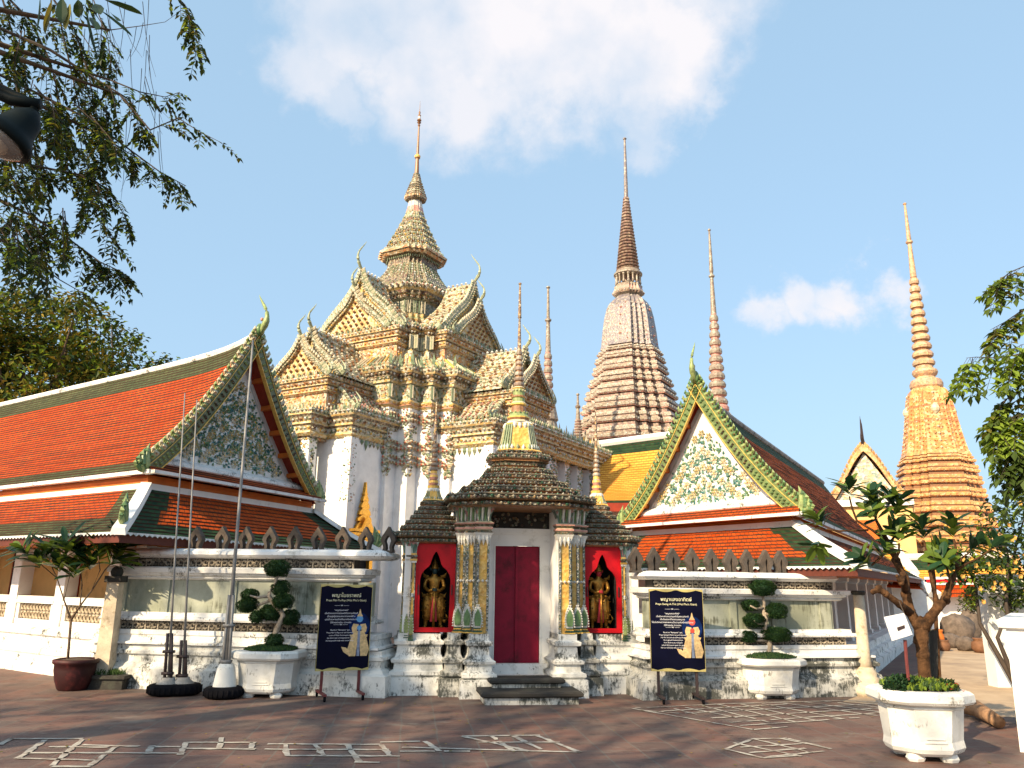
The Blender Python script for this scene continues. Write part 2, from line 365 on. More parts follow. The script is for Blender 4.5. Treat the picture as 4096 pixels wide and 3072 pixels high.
def thing(name, loc, label, cat, group=None):
    e = bpy.data.objects.new(name, None); e.location = loc; e.empty_display_size = .2; COL.objects.link(e)
    return tag(e, label, cat, group)
def copy_tree(o_, parent=None):
    c_ = o_.copy(); COL.objects.link(c_); c_.parent = parent
    for ch in list(o_.children): copy_tree(ch, c_)
    return c_
def frame(o_, ax, ay): return Matrix(((ax[0], ay[0], 0, o_[0]), (ax[1], ay[1], 0, o_[1]), (0, 0, 1, o_[2] if len(o_) > 2 else 0), (0, 0, 0, 1)))
def rotf(o_, a): return frame(o_, (math.cos(a), math.sin(a)), (-math.sin(a), math.cos(a)))

S3 = [1, .87, .74, .6]
def redent(s=S3):
    k = len(s)-1; q = []
    for i in range(k+1):
        q.append((s[i], s[k-i]))
        if i < k: q.append((s[i+1], s[k-i]))
    pts = []
    for r in range(4):
        for x, y in q:
            for _ in range(r): x, y = -y, x
            pts.append((x, y))
    return pts
PL3 = redent(); PL2 = redent([1, .8, .6])
def ngon(n): return [(math.cos(2*math.pi*(k+.5)/n), math.sin(2*math.pi*(k+.5)/n)) for k in range(n)]
def stack(mb, plan, prof, c=(0, 0), cap=True):
    """prof: (z, r, material)"""
    mb.rings([[(c[0]+x*r, c[1]+y*r, z) for x, y in plan] for z, r, _ in prof], [p[2] for p in prof[:-1]], cap)
def along(poly, step, closed=True, off=0.0):
    n = len(poly); res = []
    for i in range(n if closed else n-1):
        a, b_ = Vector(poly[i][:2]), Vector(poly[(i+1) % n][:2]); L = (b_-a).length
        k = max(1, round(L/step))
        if L < step*.35: continue
        nrm = Vector((b_.y-a.y, a.x-b_.x)).normalized()
        for j in range(k): res.append((a.lerp(b_, (j+.5)/k)+nrm*off, nrm))
    return res
def studs(mb, plan, z, r, step, size, mis, c=(0, 0), off=0.0, flat=1.0):
    for i, (p, n_) in enumerate(along([(c[0]+x*r, c[1]+y*r) for x, y in plan], step, True, off)):
        mb.stud((p.x, p.y, z), size*rnd.uniform(.92, 1.06), mis[i % len(mis)], flat)
def spikes(mb, plan, z, r, step, w_, h, mis, c=(0, 0)):
    for i, (p, n_) in enumerate(along([(c[0]+x*r, c[1]+y*r) for x, y in plan], step)):
        mb.spike((p.x, p.y, z), w_, h*rnd.uniform(.9, 1.06), mis[i % len(mis)])

# ---------------------------------------------------------------- ground
mb = MB(); mb.add([(-900, -300, -.02), (900, -300, -.02), (900, 1500, -.02), (-900, 1500, -.02)], [(0, 1, 2, 3)])
g = mb.build('ground', 'path_paving', kind='structure')
mb = MB(); mb.add([(-40, -25, 0), (60, -25, 0), (60, 60, 0), (-40, 60, 0)], [(0, 1, 2, 3)])
mb.build('courtyard', 'courtyard_tiles', kind='structure')
mb = MB(); pth = [(5.15, 12.9), (7.2, 11.4), (6.6, 7.6), (9, 6.5), (12, 12), (22, 27), (34, 45), (26, 50), (13.6, 27.5), (8.6, 17.4)]
mb.add([(x, y, .004) for x, y in pth], [tuple(range(len(pth)))])
mb.build('path', 'path_paving', kind='structure')
def stroke(mb, a, b_, wd):
    p, q = gr(*a, .008), gr(*b_, .008); d = (q-p).normalized(); n_ = Vector((-d.y, d.x, 0)); k = max(2, int((q-p).length/.09)); L = []
    for i in range(k+1):
        c_ = p.lerp(q, i/k)+n_*rnd.uniform(-.008, .008); h = wd*.5*rnd.uniform(.65, 1.2); L += [c_+n_*h, c_-n_*h]
    mb.add(L, [(2*i, 2*i+1, 2*i+3, 2*i+2) for i in range(k) if rnd.random() > .03])
def z6(x, y): return (x*.1808, 675+y*.1808)        # measured on enlargements of the pavement
def z5(x, y): return (625+x*.1804, 675+y*.1804)
mk = [[(0, 385), (60, 352), (460, 350)], [(100, 460), (250, 358)], [(285, 500), (455, 355)], [(500, 500), (640, 395)], [(215, 395), (600, 398)], [(150, 430), (600, 430)], [(100, 460), (540, 470)], [(285, 505), (500, 505)],
      [(455, 385), (820, 395), (1000, 395)], [(600, 430), (840, 430), (1020, 432)], [(820, 435), (840, 390)], [(1000, 440), (1030, 370)], [(1030, 372), (1400, 372)], [(1020, 405), (1560, 410)], [(1210, 405), (1225, 345)], [(1390, 410), (1400, 370)],
      [(1480, 380), (2110, 383)], [(1560, 410), (2150, 412)], [(1575, 445), (2212, 447)], [(1575, 380), (1590, 445)], [(1745, 383), (1790, 447)], [(1920, 383), (1985, 475)], [(2105, 383), (2160, 447)], [(1960, 480), (2100, 482)]]
mb = MB()
for pl in mk:
    for a, b_ in zip(pl, pl[1:]): stroke(mb, z6(*a), z6(*b_), .062)
mk = [[(1400-2212, 412), (1400-2212, 412)]]
for a, b_ in [((402, 747), (580, 752)), ((462, 736), (530, 751)), ((462, 736), (540, 735)), ((478, 742), (560, 742)), ((490, 735), (514, 751)), ((512, 735), (545, 751)), ((536, 735), (580, 752)), ((400, 751), (470, 751)), ((425, 741), (440, 751)), ((380, 742), (420, 741))]: stroke(mb, a, b_, .06)
tag(mb.build('pavement_marking', 'chalk'), 'long strip of white painted grid lines across the red tiles, nearest to the viewer', 'floor marking', None, 'structure')
mb = MB()
for a, b_ in [((40, 185), (710, 302)), ((55, 183), (520, 160)), ((520, 160), (1230, 140)), ((1230, 140), (1420, 152)), ((40, 190), (300, 212)), ((270, 185), (400, 218)), ((330, 178), (620, 235)), ((430, 170), (800, 262)), ((520, 162), (960, 262)), ((640, 160), (1060, 252)), ((760, 158), (1210, 242)), ((880, 155), (1400, 225)), ((1000, 150), (1420, 205)), ((1110, 145), (1420, 180)),
              ((330, 210), (1400, 158)), ((480, 238), (1420, 182)), ((580, 262), (1420, 208)), ((640, 280), (1300, 235)), ((710, 302), (900, 285)), ((200, 200), (900, 160))]: stroke(mb, z5(*a), z5(*b_), .05)
tag(mb.build('pavement_marking', 'chalk'), 'slanting white painted grid on the tiles in front of the right wall', 'floor marking', None, 'structure')
mb = MB()
for a, b_ in [((560, 410), (700, 355)), ((700, 352), (900, 350)), ((560, 410), (760, 458)), ((760, 458), (960, 445)), ((600, 375), (980, 450)), ((640, 400), (980, 380)), ((690, 430), (1000, 405)), ((720, 355), (1040, 430)), ((860, 350), (1130, 405)), ((900, 350), (1140, 408)), ((780, 455), (1100, 420))]: stroke(mb, z5(*a), z5(*b_), .05)
tag(mb.build('pavement_marking', 'chalk'), 'small faded diamond grid painted on the tiles left of the big planter', 'floor marking', None, 'structure')

# ---------------------------------------------------------------- boundary walls
def vplane(px, py, F):
    """point where the sight line through a pixel meets the face (y=0) of a local frame, in local coordinates"""
    I = F.inverted(); o_ = I @ Vector((0, 0, CAM_H)); d = I.to_3x3() @ ray(px, py)
    return o_+d*(-o_.y/d.y)
def moulded(mb, x0, x1, y0, y1, prof, mi=0):
    mb.rings([[(x0-o_, y0-o_, z), (x1+o_, y0-o_, z), (x1+o_, y1+o_, z), (x0-o_, y1+o_, z)] for z, o_ in prof], mi)
def frieze(mb, x0, x1, y, z0, z1, unit=.23):
    mb.box(x0, x1, y, y+.3, z0, z1, 1)
    n_ = max(1, round((x1-x0)/unit)); u = (x1-x0)/n_; h = (z1-z0); zc = (z0+z1)/2
    for i in range(n_):
        c_ = x0+(i+.5)*u
        for sx in (-1, 1):       # a pair of scrolls and a boss in each field
            pts = [(c_+sx*u*(.24+.17*math.cos(a)), y-.012, zc+h*.3*math.sin(a)) for a in [math.pi*(.1+.28*k) for k in range(7)]]
            mb.tube(pts, [.02, .022, .02, .02, .018, .016, .01], 4)
        mb.stud((c_, y-.01, zc), h*.22); mb.stud((c_, y-.005, zc+h*.36), h*.13); mb.stud((c_, y-.005, zc-h*.36), h*.13)
        mb.box(c_+u*.5-.012, c_+u*.5+.012, y-.014, y+.02, z0+.002, z1-.002)
def merlon(F, x, z, s, parent, y=.15, op=1):
    O_ = [(.11, 0), (.085, .06), (.1, .12), (.145, .2), (.125, .27), (.055, .37), (0, .46)]; I_ = [(.05, 0), (.032, .06), (.04, .12), (.062, .19), (.045, .24), (.015, .28), (0, .3)]
    if op < 1: I_ = [(a*op, h*.92+.02) for a, h in I_]
    O_ = O_+[(-a, h) for a, h in O_[-2::-1]]; I_ = I_+[(-a, h) for a, h in I_[-2::-1]]; n_ = len(O_); vs = []
    j = rnd.uniform(-.012, .012)
    for yy in (y-.06, y+.06):
        vs += [(x+a*s+j*h, yy, z+h*s) for a, h in O_]+[(x+a*s+j*h, yy, z+h*s) for a, h in I_]
    fs = []
    for i in range(n_-1):
        fs += [(i, i+1, n_+i+1, n_+i), (2*n_+i+1, 2*n_+i, 3*n_+i, 3*n_+i+1), (i+1, i, 2*n_+i, 2*n_+i+1), (n_+i, n_+i+1, 3*n_+i+1, 3*n_+i)]
    m_ = MB(); m_.M = F; m_.add(vs, fs); m_.box(x-.1*s, x+.1*s, y-.075, y+.075, z-.02, z+.015)
    return m_.build('merlon', 'merlon_stone', parent)
def boundary_wall(F, L, k, label, mpx, xcut, strips, matp, matb):
    r = thing('boundary_wall', F.translation, label, 'wall')
    def part(name, x1, prof, mats):
        m_ = MB(); m_.M = F; moulded(m_, 0, x1, 0, .42, [(z*k, o_) for z, o_ in prof]); return m_.build(name, mats, r)
    part('plinth', L, [(-.02, .33), (.3, .32), (.33, .26), (.37, .24), (.40, .19), (.50, .19), (.52, .24), (.565, .245), (.60, .2), (.655, .2)], matb)
    part('base_moulding', L-.1, [(.655, .15), (.67, .26), (.70, .26), (.715, .2), (.80, .18), (.82, .2), (.888, .2)], matp)
    m_ = MB(); m_.M = F; frieze(m_, -.06, L-.28, -.1, .888*k, 1.03*k); m_.build('frieze', ['frieze_stone', 'dark_recess'], r, label='lower carved stone band')
    part('ledge', L-.25, [(1.03, .19), (1.06, .2), (1.095, .17), (1.1, .11), (1.16, .1)], matp)
    part('wall_panel', L-.4, [(1.16, 0), (1.68, 0)], 'panel_grey')
    for a, b_ in strips:
        m_ = MB(); m_.M = F; m_.box(a, b_, -.03, .1, 1.16*k, 1.68*k); m_.build('panel_strip', 'panel_grey', r)
    part('cornice', L-.32, [(1.68, .03), (1.71, .08), (1.73, .06), (1.76, .12), (1.79, .12), (1.795, .17), (1.87, .18), (1.89, .12)], matp)
    m_ = MB(); m_.M = F; frieze(m_, 0, L-.4, -.04, 1.89*k, 2.03*k); m_.build('frieze', ['frieze_stone', 'dark_recess'], r, label='upper carved stone band')
    part('coping', xcut, [(2.03, .08), (2.05, .15), (2.09, .19), (2.14, .17), (2.175, .1), (2.19, .02)], matp)
    for px in mpx:
        p = vplane(px, 560, F)
        merlon(F, p.x, 2.175*k, .86, r, .15, 1 if k == 1 else .5)
    return r
FL = frame((-6.55, 13.72), (.986, -.165), (.165, .986)); FR = frame((2.3, 13.14), (.977, .215), (-.215, .977))
boundary_wall(FL, 4.5, 1.0, 'stained white boundary wall with nine pointed stone merlons, left of the gate', [x*.4629 for x in (410, 467, 519, 572, 625, 678, 731, 782, 832)], 4.5, [(.0, .14), (.78, .92), (1.98, 2.12), (3.2, 3.34), (4.2, 4.45)], 'stained_white', 'mouldy_plaster')
boundary_wall(FR, 3.65, .88, 'mouldy white boundary wall with a row of stone merlons, right of the gate', [550+x*.1809 for x in (490, 590, 697, 805, 912, 1018, 1112, 1213, 1295)], 3.1, [(.4, .52), (1.35, 1.47), (2.1, 2.22), (3.0, 3.2)], 'stained_white', 'mould_base')

# ---------------------------------------------------------------- gatehouse
GA = .15; GO = (.235, 12.95)
G = rotf(GO, GA)
gate = thing('gatehouse', (GO[0], GO[1], 0), 'mosaic gatehouse with closed red double door, tiered roof and tall thin spire', 'gate')
def gp(name, fn, mats, parent=gate, smooth=False, label=None):
    m_ = MB(); m_.M = G; fn(m_); return m_.build(name, mats, parent, smooth, label=label)
PLINTH = [(-.02, .2), (.26, .19), (.27, .13), (.3, .17), (.35, .17), (.38, .1), (.47, .09), (.49, .14), (.53, .15), (.56, .09), (.62, .06), (.74, .05), (.76, .1), (.81, .11), (.84, .05), (.93, .05)]
for sg in (-1, 1):
    def f(m_, sg=sg):
        moulded(m_, *sorted((sg*.6, sg*.8)), .0, 1.4, PLINTH); 
    gp('plinth', f, 'mouldy_plaster')
    def f(m_, sg=sg): moulded(m_, *sorted((sg*1.02, sg*1.12)), .22, 1.4, [(z, o_*.9) for z, o_ in PLINTH])
    gp('plinth', f, 'mould_base')
    def f(m_, sg=sg): moulded(m_, *sorted((sg*1.32, sg*1.9)), .42, 1.45, [(z*.98, o_*.95) for z, o_ in PLINTH])
    gp('plinth', f, 'mouldy_plaster')
    # redented pier: core, three pilasters, capital
    def f(m_, sg=sg):
        m_.box(*sorted((sg*.56, sg*.765)), .02, 1.4, .93, 2.92, 0)
        m_.box(*sorted((sg*.765, sg*.92)), .14, 1.4, .93, 2.92, 0); m_.box(*sorted((sg*.92, sg*1.055)), .26, 1.4, .93, 2.92, 0)
    gp('pier', f, 'white_paint')
    for u0, u1, wv in ((.565, .765, .0), (.775, .92, .12), (.928, 1.055, .24)):
        def f(m_, sg=sg, u0=u0, u1=u1, wv=wv):
            e = .035
            m_.box(*sorted((sg*(u0+e), sg*(u1-e))), wv, wv+.05, .93, 2.46, 0)
            for q in (u0, u1-e):
                m_.box(*sorted((sg*q, sg*(q+e))), wv-.022, wv+.06, .93, 2.46, 1)
                for i in range(14): m_.stud((sg*(q+e/2), wv-.022, .98+i*.105), .009, 2)
            m_.box(*sorted((sg*(u1-.012), sg*(u1+.006))), wv-.012, wv+.12, .93, 2.46, 3)
            for i in range(3): m_.stud((sg*(u0+(u1-u0)*(i+.5)/3), wv-.02, 1.73), .028, 2)
        p = gp('pilaster', f, ['gate_yellow', 'edge_mosaic', 'white_glaze', 'edge_mosaic'])
        def f(m_, sg=sg, u0=u0, u1=u1, wv=wv):
            a, b_ = sorted((sg*u0, sg*u1))
            m_.rings([[(a-o_, wv-o_, z), (b_+o_, wv-o_, z), (b_+o_, wv+.2, z), (a-o_, wv+.2, z)] for z, o_ in ((2.38, .012), (2.44, .03), (2.48, .05), (2.52, .02), (2.54, .045), (2.57, .045), (2.58, .02), (2.62, .055), (2.64, .06), (2.66, .02))], [0, 0, 2, 1, 3, 1, 2, 3, 1])
            for i in range(3):
                x = a+(b_-a)*(i+.5)/3; m_.spike((x, wv-.02, 2.44), .07, -.16, 0)
        gp('capital', f, ['white_glaze', 'cream_glaze', 'gate_dark', 'pink_glaze'], p)
        def f(m_, sg=sg, u0=u0, u1=u1, wv=wv):
            a, b_ = sorted((sg*u0, sg*u1)); k = 4
            m_.rings([[(a-o_, wv-o_, z), (b_+o_, wv-o_, z), (b_+o_, wv+.2, z), (a-o_, wv+.2, z)] for z, o_ in ((2.66, .01), (2.74, .015), (2.84, .05), (2.92, .11))], 0)
            for i in range(k):
                x = a+(b_-a)*(i+.5)/k; m_.tube([(x, wv-.02, 2.67), (x, wv-.03, 2.76), (x, wv-.065, 2.86), (x, wv-.1, 2.91)], [.008, .02, .022, .008], 4, 1 if i % 2 else 2)
        gp('lotus_capital', f, ['gate_capital', 'white_glaze', 'green_glaze'], p)
        if u0 > .6 or sg < 0 or True:
            uo = u1-.03
            def f(m_, sg=sg, uo=uo, wv=wv):
                pts = lambda s_: [(.055*s_, 0), (.075*s_, .12), (.06*s_, .24), (.0, .36), (-.06*s_, .24), (-.075*s_, .12), (-.055*s_, 0)]
                for s_, y, mi in ((1.0, -.04, 2), (.72, -.062, 0)):
                    P_ = pts(s_); c_ = sg*uo; zb = 1.02+(1-s_)*.1
                    m_.add([(c_+a, wv+y, zb+h*s_) for a, h in P_]+[(c_+a, wv+.03, zb+h*s_) for a, h in P_], [tuple(range(7))]+[(i, (i+1) % 7, 7+(i+1) % 7, 7+i) for i in range(7)], mi)
                for i in range(9):
                    for q in (-1, 1): m_.stud((sg*uo+q*.078*(1-(i/9)**2.2), wv-.05, 1.04+i*.04), .015, 2)
                for i in range(4): m_.box(*sorted((sg*uo-.085+.012*i, sg*uo+.085-.012*i)), wv-.065+.008*i, wv, .935+.024*i, .95+.024*i, 3 if i % 2 else 4)
            gp('leaf_ornament', f, ['green_glaze', 'pale_green_glaze', 'white_glaze', 'deep_green_glaze', 'yellow_glaze'], p)
# recess: jambs, ceiling, frame, door
RD = .72
for sg in (-1, 1):
    gp('door_jamb', lambda m_: m_.box(*sorted((sg*.55, sg*.575)), .018, RD+.1, .27, 2.915), 'white_paint')
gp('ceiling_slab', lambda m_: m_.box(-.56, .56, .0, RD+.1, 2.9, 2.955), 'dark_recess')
def f(m_):
    m_.box(-.55, -.4, RD-.06, RD+.1, .43, 2.33); m_.box(.4, .55, RD-.06, RD+.1, .43, 2.33)
    m_.box(-.55, .55, RD-.06, RD+.1, 2.33, 2.5); m_.box(-.55, .55, RD-.1, RD+.1, 2.5, 2.53); m_.box(-.55, .55, RD-.13, RD+.1, 2.53, 2.6)
    for q in (-.4, .38): m_.box(q, q+.02, RD-.075, RD-.06, .43, 2.33)
    m_.box(-.38, .38, RD-.075, RD-.06, 2.31, 2.33)
gp('door_frame', f, 'white_paint')
gp('threshold', lambda m_: (m_.box(-.55, .55, RD-.12, RD+.1, .25, .43), m_.box(-.55, .55, 0, RD-.12, .2, .275)), 'stained_white')
for sg in (-1, 1):
    def f(m_, sg=sg):
        m_.box(*sorted((sg*.004, sg*.378)), RD-.02, RD+.04, .432, 2.308); m_.box(*sorted((sg*.004, sg*.03)), RD-.034, RD-.02, .432, 2.308)
    d = gp('door_leaf', f, 'maroon_door')
gp('door_leaf_bead', lambda m_: m_.box(-.03, .015, RD-.055, RD-.034, .432, 2.308), 'maroon_door', d)
def f(m_):
    m_.box(-.55, .55, RD-.02, RD+.1, 2.6, 2.9, 0)
    for i in range(46):
        x, z = rnd.uniform(-.5, .5), rnd.uniform(2.64, 2.87); m_.ball((x, RD-.03, z), (.03, .02, .028), 5, 3, rnd.choice((1, 1, 2)))
gp('carved_panel', f, ['dark_recess', 'gate_dark', 'gate_mid'])
for z0, z1, u, w0 in ((.235, .305, .58, -.42), (.1, .175, .75, -.88)):
    def f(m_, z0=z0, z1=z1, u=u, w0=w0):
        m_.rings([[(-u+o_, w0+o_, z), (u-o_, w0+o_, z), (u-o_, .1, z), (-u+o_, .1, z)] for z, o_ in ((z0, .03), (z0+.02, .0), (z1-.02, 0), (z1, .02))], 0)
        m_.box(-u+.06, u-.06, w0+.07, .1, z0-.15, z0, 1)
    gp('step', f, ['dark_stone', 'mould_base'])
# main roof
PLG = [(x, y*.82) for x, y in PL3]
def roof_tiers(m_, c, T, plan, stp, ss):
    """T: (z0, z1, r): upright bands of beads, each with a thin lip, short leaf tips and a dark hollow slope up to the next"""
    prof = []
    for i, (z0, z1, r) in enumerate(T):
        h = z1-z0; zn, rn = (T[i+1][0], T[i+1][2]) if i+1 < len(T) else (z1+h*.6, r*.86)
        prof += [(z0-h*.25, r*.9, 3), (z0, r*.96, 3), (z0+.001, r*.985, 2), (z0+h*.16, r*1.0, 3), (z0+h*.17, r*.975, 0), (z0+h*.8, r*.975, 2), (z0+h*.81, r*1.0, 2), (z1, r*.995, 1), (z1+.001, r*.95, 0), (z1+(zn-z1)*.45, rn+(r-rn)*.3, 3), (zn-h*.26, rn*.93, 3)]
    prof.sort(key=lambda p: p[0]); stack(m_, plan, prof, c)
    for i, (z0, z1, r) in enumerate(T):
        h = z1-z0
        studs(m_, plan, z0+h*.49, r*.985, stp, min(ss, h*.36), (7, 1, 7, 5), c, .0, .95)
        spikes(m_, plan, z1-.004, r*.96, stp*.8, ss*1.3, h*.42, (8, 7, 1), c)
GM = ['gate_dark', 'gate_mid', 'lip_ochre', 'brown_glaze', 'cream_glaze', 'deep_green_glaze', 'white_glaze', 'muted_rosette', 'muted_leaf']
basic('lip_ochre', (.13, .1, .06), .5, .4, 12, .35, (.05, .04, .03), 8); basic('muted_rosette', (.3, .28, .22), .5, .4, 20, .3, (.08, .05, .04), 14); basic('muted_leaf', (.12, .19, .12), .45, .4, 20)
C0 = (-.02, .62)
gp('roof', lambda m_: roof_tiers(m_, C0, [(2.9, 2.98, 1.2), (2.995, 3.09, 1.25), (3.15, 3.23, 1.0), (3.28, 3.35, .82), (3.40, 3.47, .64), (3.51, 3.57, .57), (3.62, 3.67, .46), (3.74, 3.82, .53)], PLG, .115, .034), GM)
def bell(m_, c, plan, z0, z1, r0, r1, n=4):
    stack(m_, plan, [(z0-.06*r0*3, r0*1.25, 2), (z0-.03, r0*1.3, 0), (z0, r0*1.12, 0), (z0+.01, r0, 0), (z0+(z1-z0)*.5, r0*.55+r1*.42, 0), (z1, r1, 1), (z1+.03, r1*.9, 1)], c)
    for i, (x, y) in enumerate(plan):
        a = [(c[0]+x*rr*1.02, c[1]+y*rr*1.02, z) for z, rr in ((z0+.02, r0), (z0+(z1-z0)*.5, r0*.55+r1*.42), (z1-.03, r1))]
        m_.tube(a, r0*.055, 4, 3 if i % 2 else 4)
    spikes(m_, plan, z0-.01, r0*1.1, r0*.3, r0*.2, r0*.35, (1, 4), c); spikes(m_, plan, z1, r1*1.0, r1*.4, r1*.4, -r1*.55, (1,), c)
gp('bell', lambda m_: bell(m_, C0, PLG, 3.93, 4.4, .3, .225), ['gate_yellow', 'white_glaze', 'gate_mid', 'sage_glaze', 'celadon_glaze'])
def spire(m_, c, P, n=12, mi=None):
    m_.rings([[(c[0]+r*x, c[1]+r*y, z) for x, y in ngon(n)] for z, r, _ in P], [p[2] for p in P[:-1]])
def f(m_):
    spire(m_, C0, [(4.42, .2, 1), (4.46, .185, 2), (4.5, .2, 0), (4.52, .2, 3), (4.55, .17, 3), (4.6, .14, 2), (4.72, .118, 0), (4.74, .145, 0), (4.77, .14, 1), (4.8, .11, 3), (4.87, .11, 0), (4.88, .135, 2), (4.91, .13, 3), (4.92, .105, 3), (5.03, .105, 0), (5.05, .12, 1), (5.08, .08, 1)], 14)
    for i in range(12):
        a = 2*math.pi*i/12; m_.stud((C0[0]+.12*math.cos(a), C0[1]+.12*math.sin(a), 5.0), .02, 1); m_.stud((C0[0]+.16*math.cos(a), C0[1]+.16*math.sin(a), 4.6), .02, 3)
gp('spire_drum', f, ['yellow_glaze', 'cream_glaze', 'brown_glaze', 'pale_green_glaze'])
def ringspire(m_, c, z0, z1, r0, r1, n, zt, rt, mi=(0, 1, 2), extra=()):
    P = []
    for i in range(n):
        q = i/n; q2 = (i+1)/n; z = z0+(z1-z0)*q; h = (z1-z0)/n; r = r0+(r1-r0)*q
        P += [(z, r*.72, mi[1]), (z+h*.12, r*.95, mi[0]), (z+h*.4, r, mi[0]), (z+h*.7, r*.88, mi[2]), (z+h*.85, r*.66, mi[1])]
    P += [(z1, r1*.75, mi[2]), (z1+(zt-z1)*.5, rt+(r1-rt)*.42, mi[2])]
    for zz, rr in extra: P += [(zz-rr*.7, rr*.55, mi[2]), (zz-rr*.2, rr, mi[2]), (zz+rr*.2, rr, mi[2]), (zz+rr*.7, rr*.5, mi[2])]
    P += [(zt, rt, mi[2])]
    P.sort(key=lambda p: p[0])
    spire(m_, c, P, 12)
gp('spire', lambda m_: ringspire(m_, C0, 5.08, 5.76, .1, .048, 7, 7.05, .018, extra=((6.38, .035), (7.03, .03))), ['chedi_tier', 'brown_glaze', 'spire_gold'])
# side shrines
for sg in (-1, 1):
    c_ = (sg*1.45, .9); U0 = sg*1.39; WF = .36; lab = 'left' if sg < 0 else 'right'
    def f(m_, U0=U0):
        prof = [(1.0, .235), (1.66, .245), (1.74, .245), (1.82, .225), (1.89, .18), (1.94, .12), (1.98, .09), (2.05, .07), (2.12, .045), (2.18, .008)]
        m_.box(U0-.32, U0+.32, WF, WF+.03, .93, 1.0)
        for (za, ha), (zb, hb) in zip(prof, prof[1:]):
            for q in (-1, 1):
                a = [(U0+q*.32, WF, za), (U0+q*ha, WF, za), (U0+q*hb, WF, zb), (U0+q*.32, WF, zb)]; bk = [(x, y+.04, z) for x, y, z in a]
                m_.add(a+bk, [(0, 1, 2, 3) if q < 0 else (3, 2, 1, 0), (1, 5, 6, 2), (4, 7, 6, 5)])
        m_.box(U0-.32, U0+.32, WF, WF+.03, 2.18, 2.31)
        for q in (-1, 1): m_.box(U0+q*.305-.014, U0+q*.305+.014, WF-.018, WF, .93, 2.31); m_.box(U0+q*.268-.006, U0+q*.268+.006, WF-.03, WF, 1.5, 1.66, 1)
        m_.box(U0-.29, U0+.29, WF-.018, WF, .93, .957)
    cab = gp('niche_door', f, ['red_lacquer', 'iron'])
    def f(m_, U0=U0):
        x0, x1, y0, y1 = U0-.29, U0+.29, WF+.045, WF+.6
        m_.box(x0, x1, y1, y1+.02, .93, 2.31); m_.box(x0-.02, x0, y0, y1, .93, 2.31); m_.box(x1, x1+.02, y0, y1, .93, 2.31); m_.box(x0, x1, y0, y1, .95, .98); m_.box(x0, x1, y0, y1, 2.29, 2.31)
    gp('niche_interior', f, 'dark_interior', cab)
    def f(m_, sg=sg, U0=U0):
        a, b_ = sorted((U0+sg*.325, U0+sg*.5)); m_.box(a, b_, WF+.03, 1.45, .93, 2.36); a, b_ = sorted((U0-sg*.325, U0-sg*.45)); m_.box(a, b_, WF+.03, 1.45, .93, 2.36); m_.box(U0-.3, U0+.3, 1.2, 1.45, .93, 2.36)
    gp('pier', f, 'white_paint')
    for i, (a, wv) in enumerate(((.325, .0), (.4, .07), (.465, .14))):
        def f(m_, sg=sg, U0=U0, a=a, wv=wv, i=i):
            w_ = (.072, .06, .06)[i]
            m_.box(*sorted((U0+sg*a, U0+sg*(a+w_))), WF-.02+wv, WF+.1+wv, .8, 2.0, 0)
            for q in (a, a+w_-.016): m_.box(*sorted((U0+sg*q, U0+sg*(q+.016))), WF-.035+wv, WF-.02+wv, .8, 2.0, 1)
            m_.stud((U0+sg*(a+w_/2), WF-.04+wv, 1.48), .025, 2); m_.stud((U0+sg*(a+w_/2), WF-.04+wv, 1.51), .02, 2)
            for z, o_, mi in ((2.0, .012, 2), (2.03, .02, 0), (2.06, .01, 3), (2.09, .022, 3), (2.12, .008, 0)): m_.box(*sorted((U0+sg*(a-o_), U0+sg*(a+w_+o_))), WF-.02-o_+wv, WF+.1+wv, z, z+.03, mi)
            m_.rings([[(min(U0+sg*a, U0+sg*(a+w_))-o_, WF-.02+wv-o_, z), (max(U0+sg*a, U0+sg*(a+w_))+o_, WF-.02+wv-o_, z), (max(U0+sg*a, U0+sg*(a+w_))+o_, WF+.1+wv, z), (min(U0+sg*a, U0+sg*(a+w_))-o_, WF+.1+wv, z)] for z, o_ in ((2.15, .005), (2.25, .015), (2.36, .06))], 4)
        p = gp('pilaster', f, ['gate_yellow', 'edge_mosaic', 'white_glaze', 'gate_dark', 'gate_capital'])
        def f(m_, sg=sg, U0=U0, a=a, wv=wv, i=i):
            x = U0+sg*(a+.035)
            P_ = [(.03, 0), (.04, .12), (.03, .22), (0, .31), (-.03, .22), (-.04, .12), (-.03, 0)]
            m_.add([(x+q, WF-.05+wv, .9+h) for q, h in P_]+[(x+q, WF+wv, .9+h) for q, h in P_], [tuple(range(7))]+[(k, (k+1) % 7, 7+(k+1) % 7, 7+k) for k in range(7)], 0)
            for k in range(7):
                for q in (-1, 1): m_.stud((x+q*.04*(1-(k/7)**2), WF-.055+wv, .92+k*.042), .011, 1)
            for k in range(3): m_.box(x-.045+.008*k, x+.045-.008*k, WF-.06+wv, WF+wv, .805+.03*k, .822+.03*k, 2)
        gp('leaf_ornament', f, ['pale_green_glaze', 'white_glaze', 'deep_green_glaze'], p)
    gp('side_roof', lambda m_: roof_tiers(m_, c_, [(2.33, 2.4, .64), (2.415, 2.49, .67), (2.54, 2.6, .53), (2.64, 2.69, .45), (2.73, 2.78, .37), (2.81, 2.86, .31), (2.89, 2.93, .25), (2.97, 3.02, .21)], PL3, .085, .025), GM)
    gp('bell', lambda m_: bell(m_, c_, PL2, 3.08, 3.24, .14, .1), ['gate_yellow', 'white_glaze', 'gate_mid', 'sage_glaze', 'celadon_glaze'])
    def f(m_, c_=c_):
        spire(m_, c_, [(3.25, .075, 0), (3.27, .1, 0), (3.31, .105, 1), (3.33, .07, 2), (3.36, .085, 0), (3.4, .08, 1), (3.42, .065, 2), (3.46, .078, 0), (3.5, .07, 2), (3.52, .06, 0), (3.57, .055, 0)], 12)
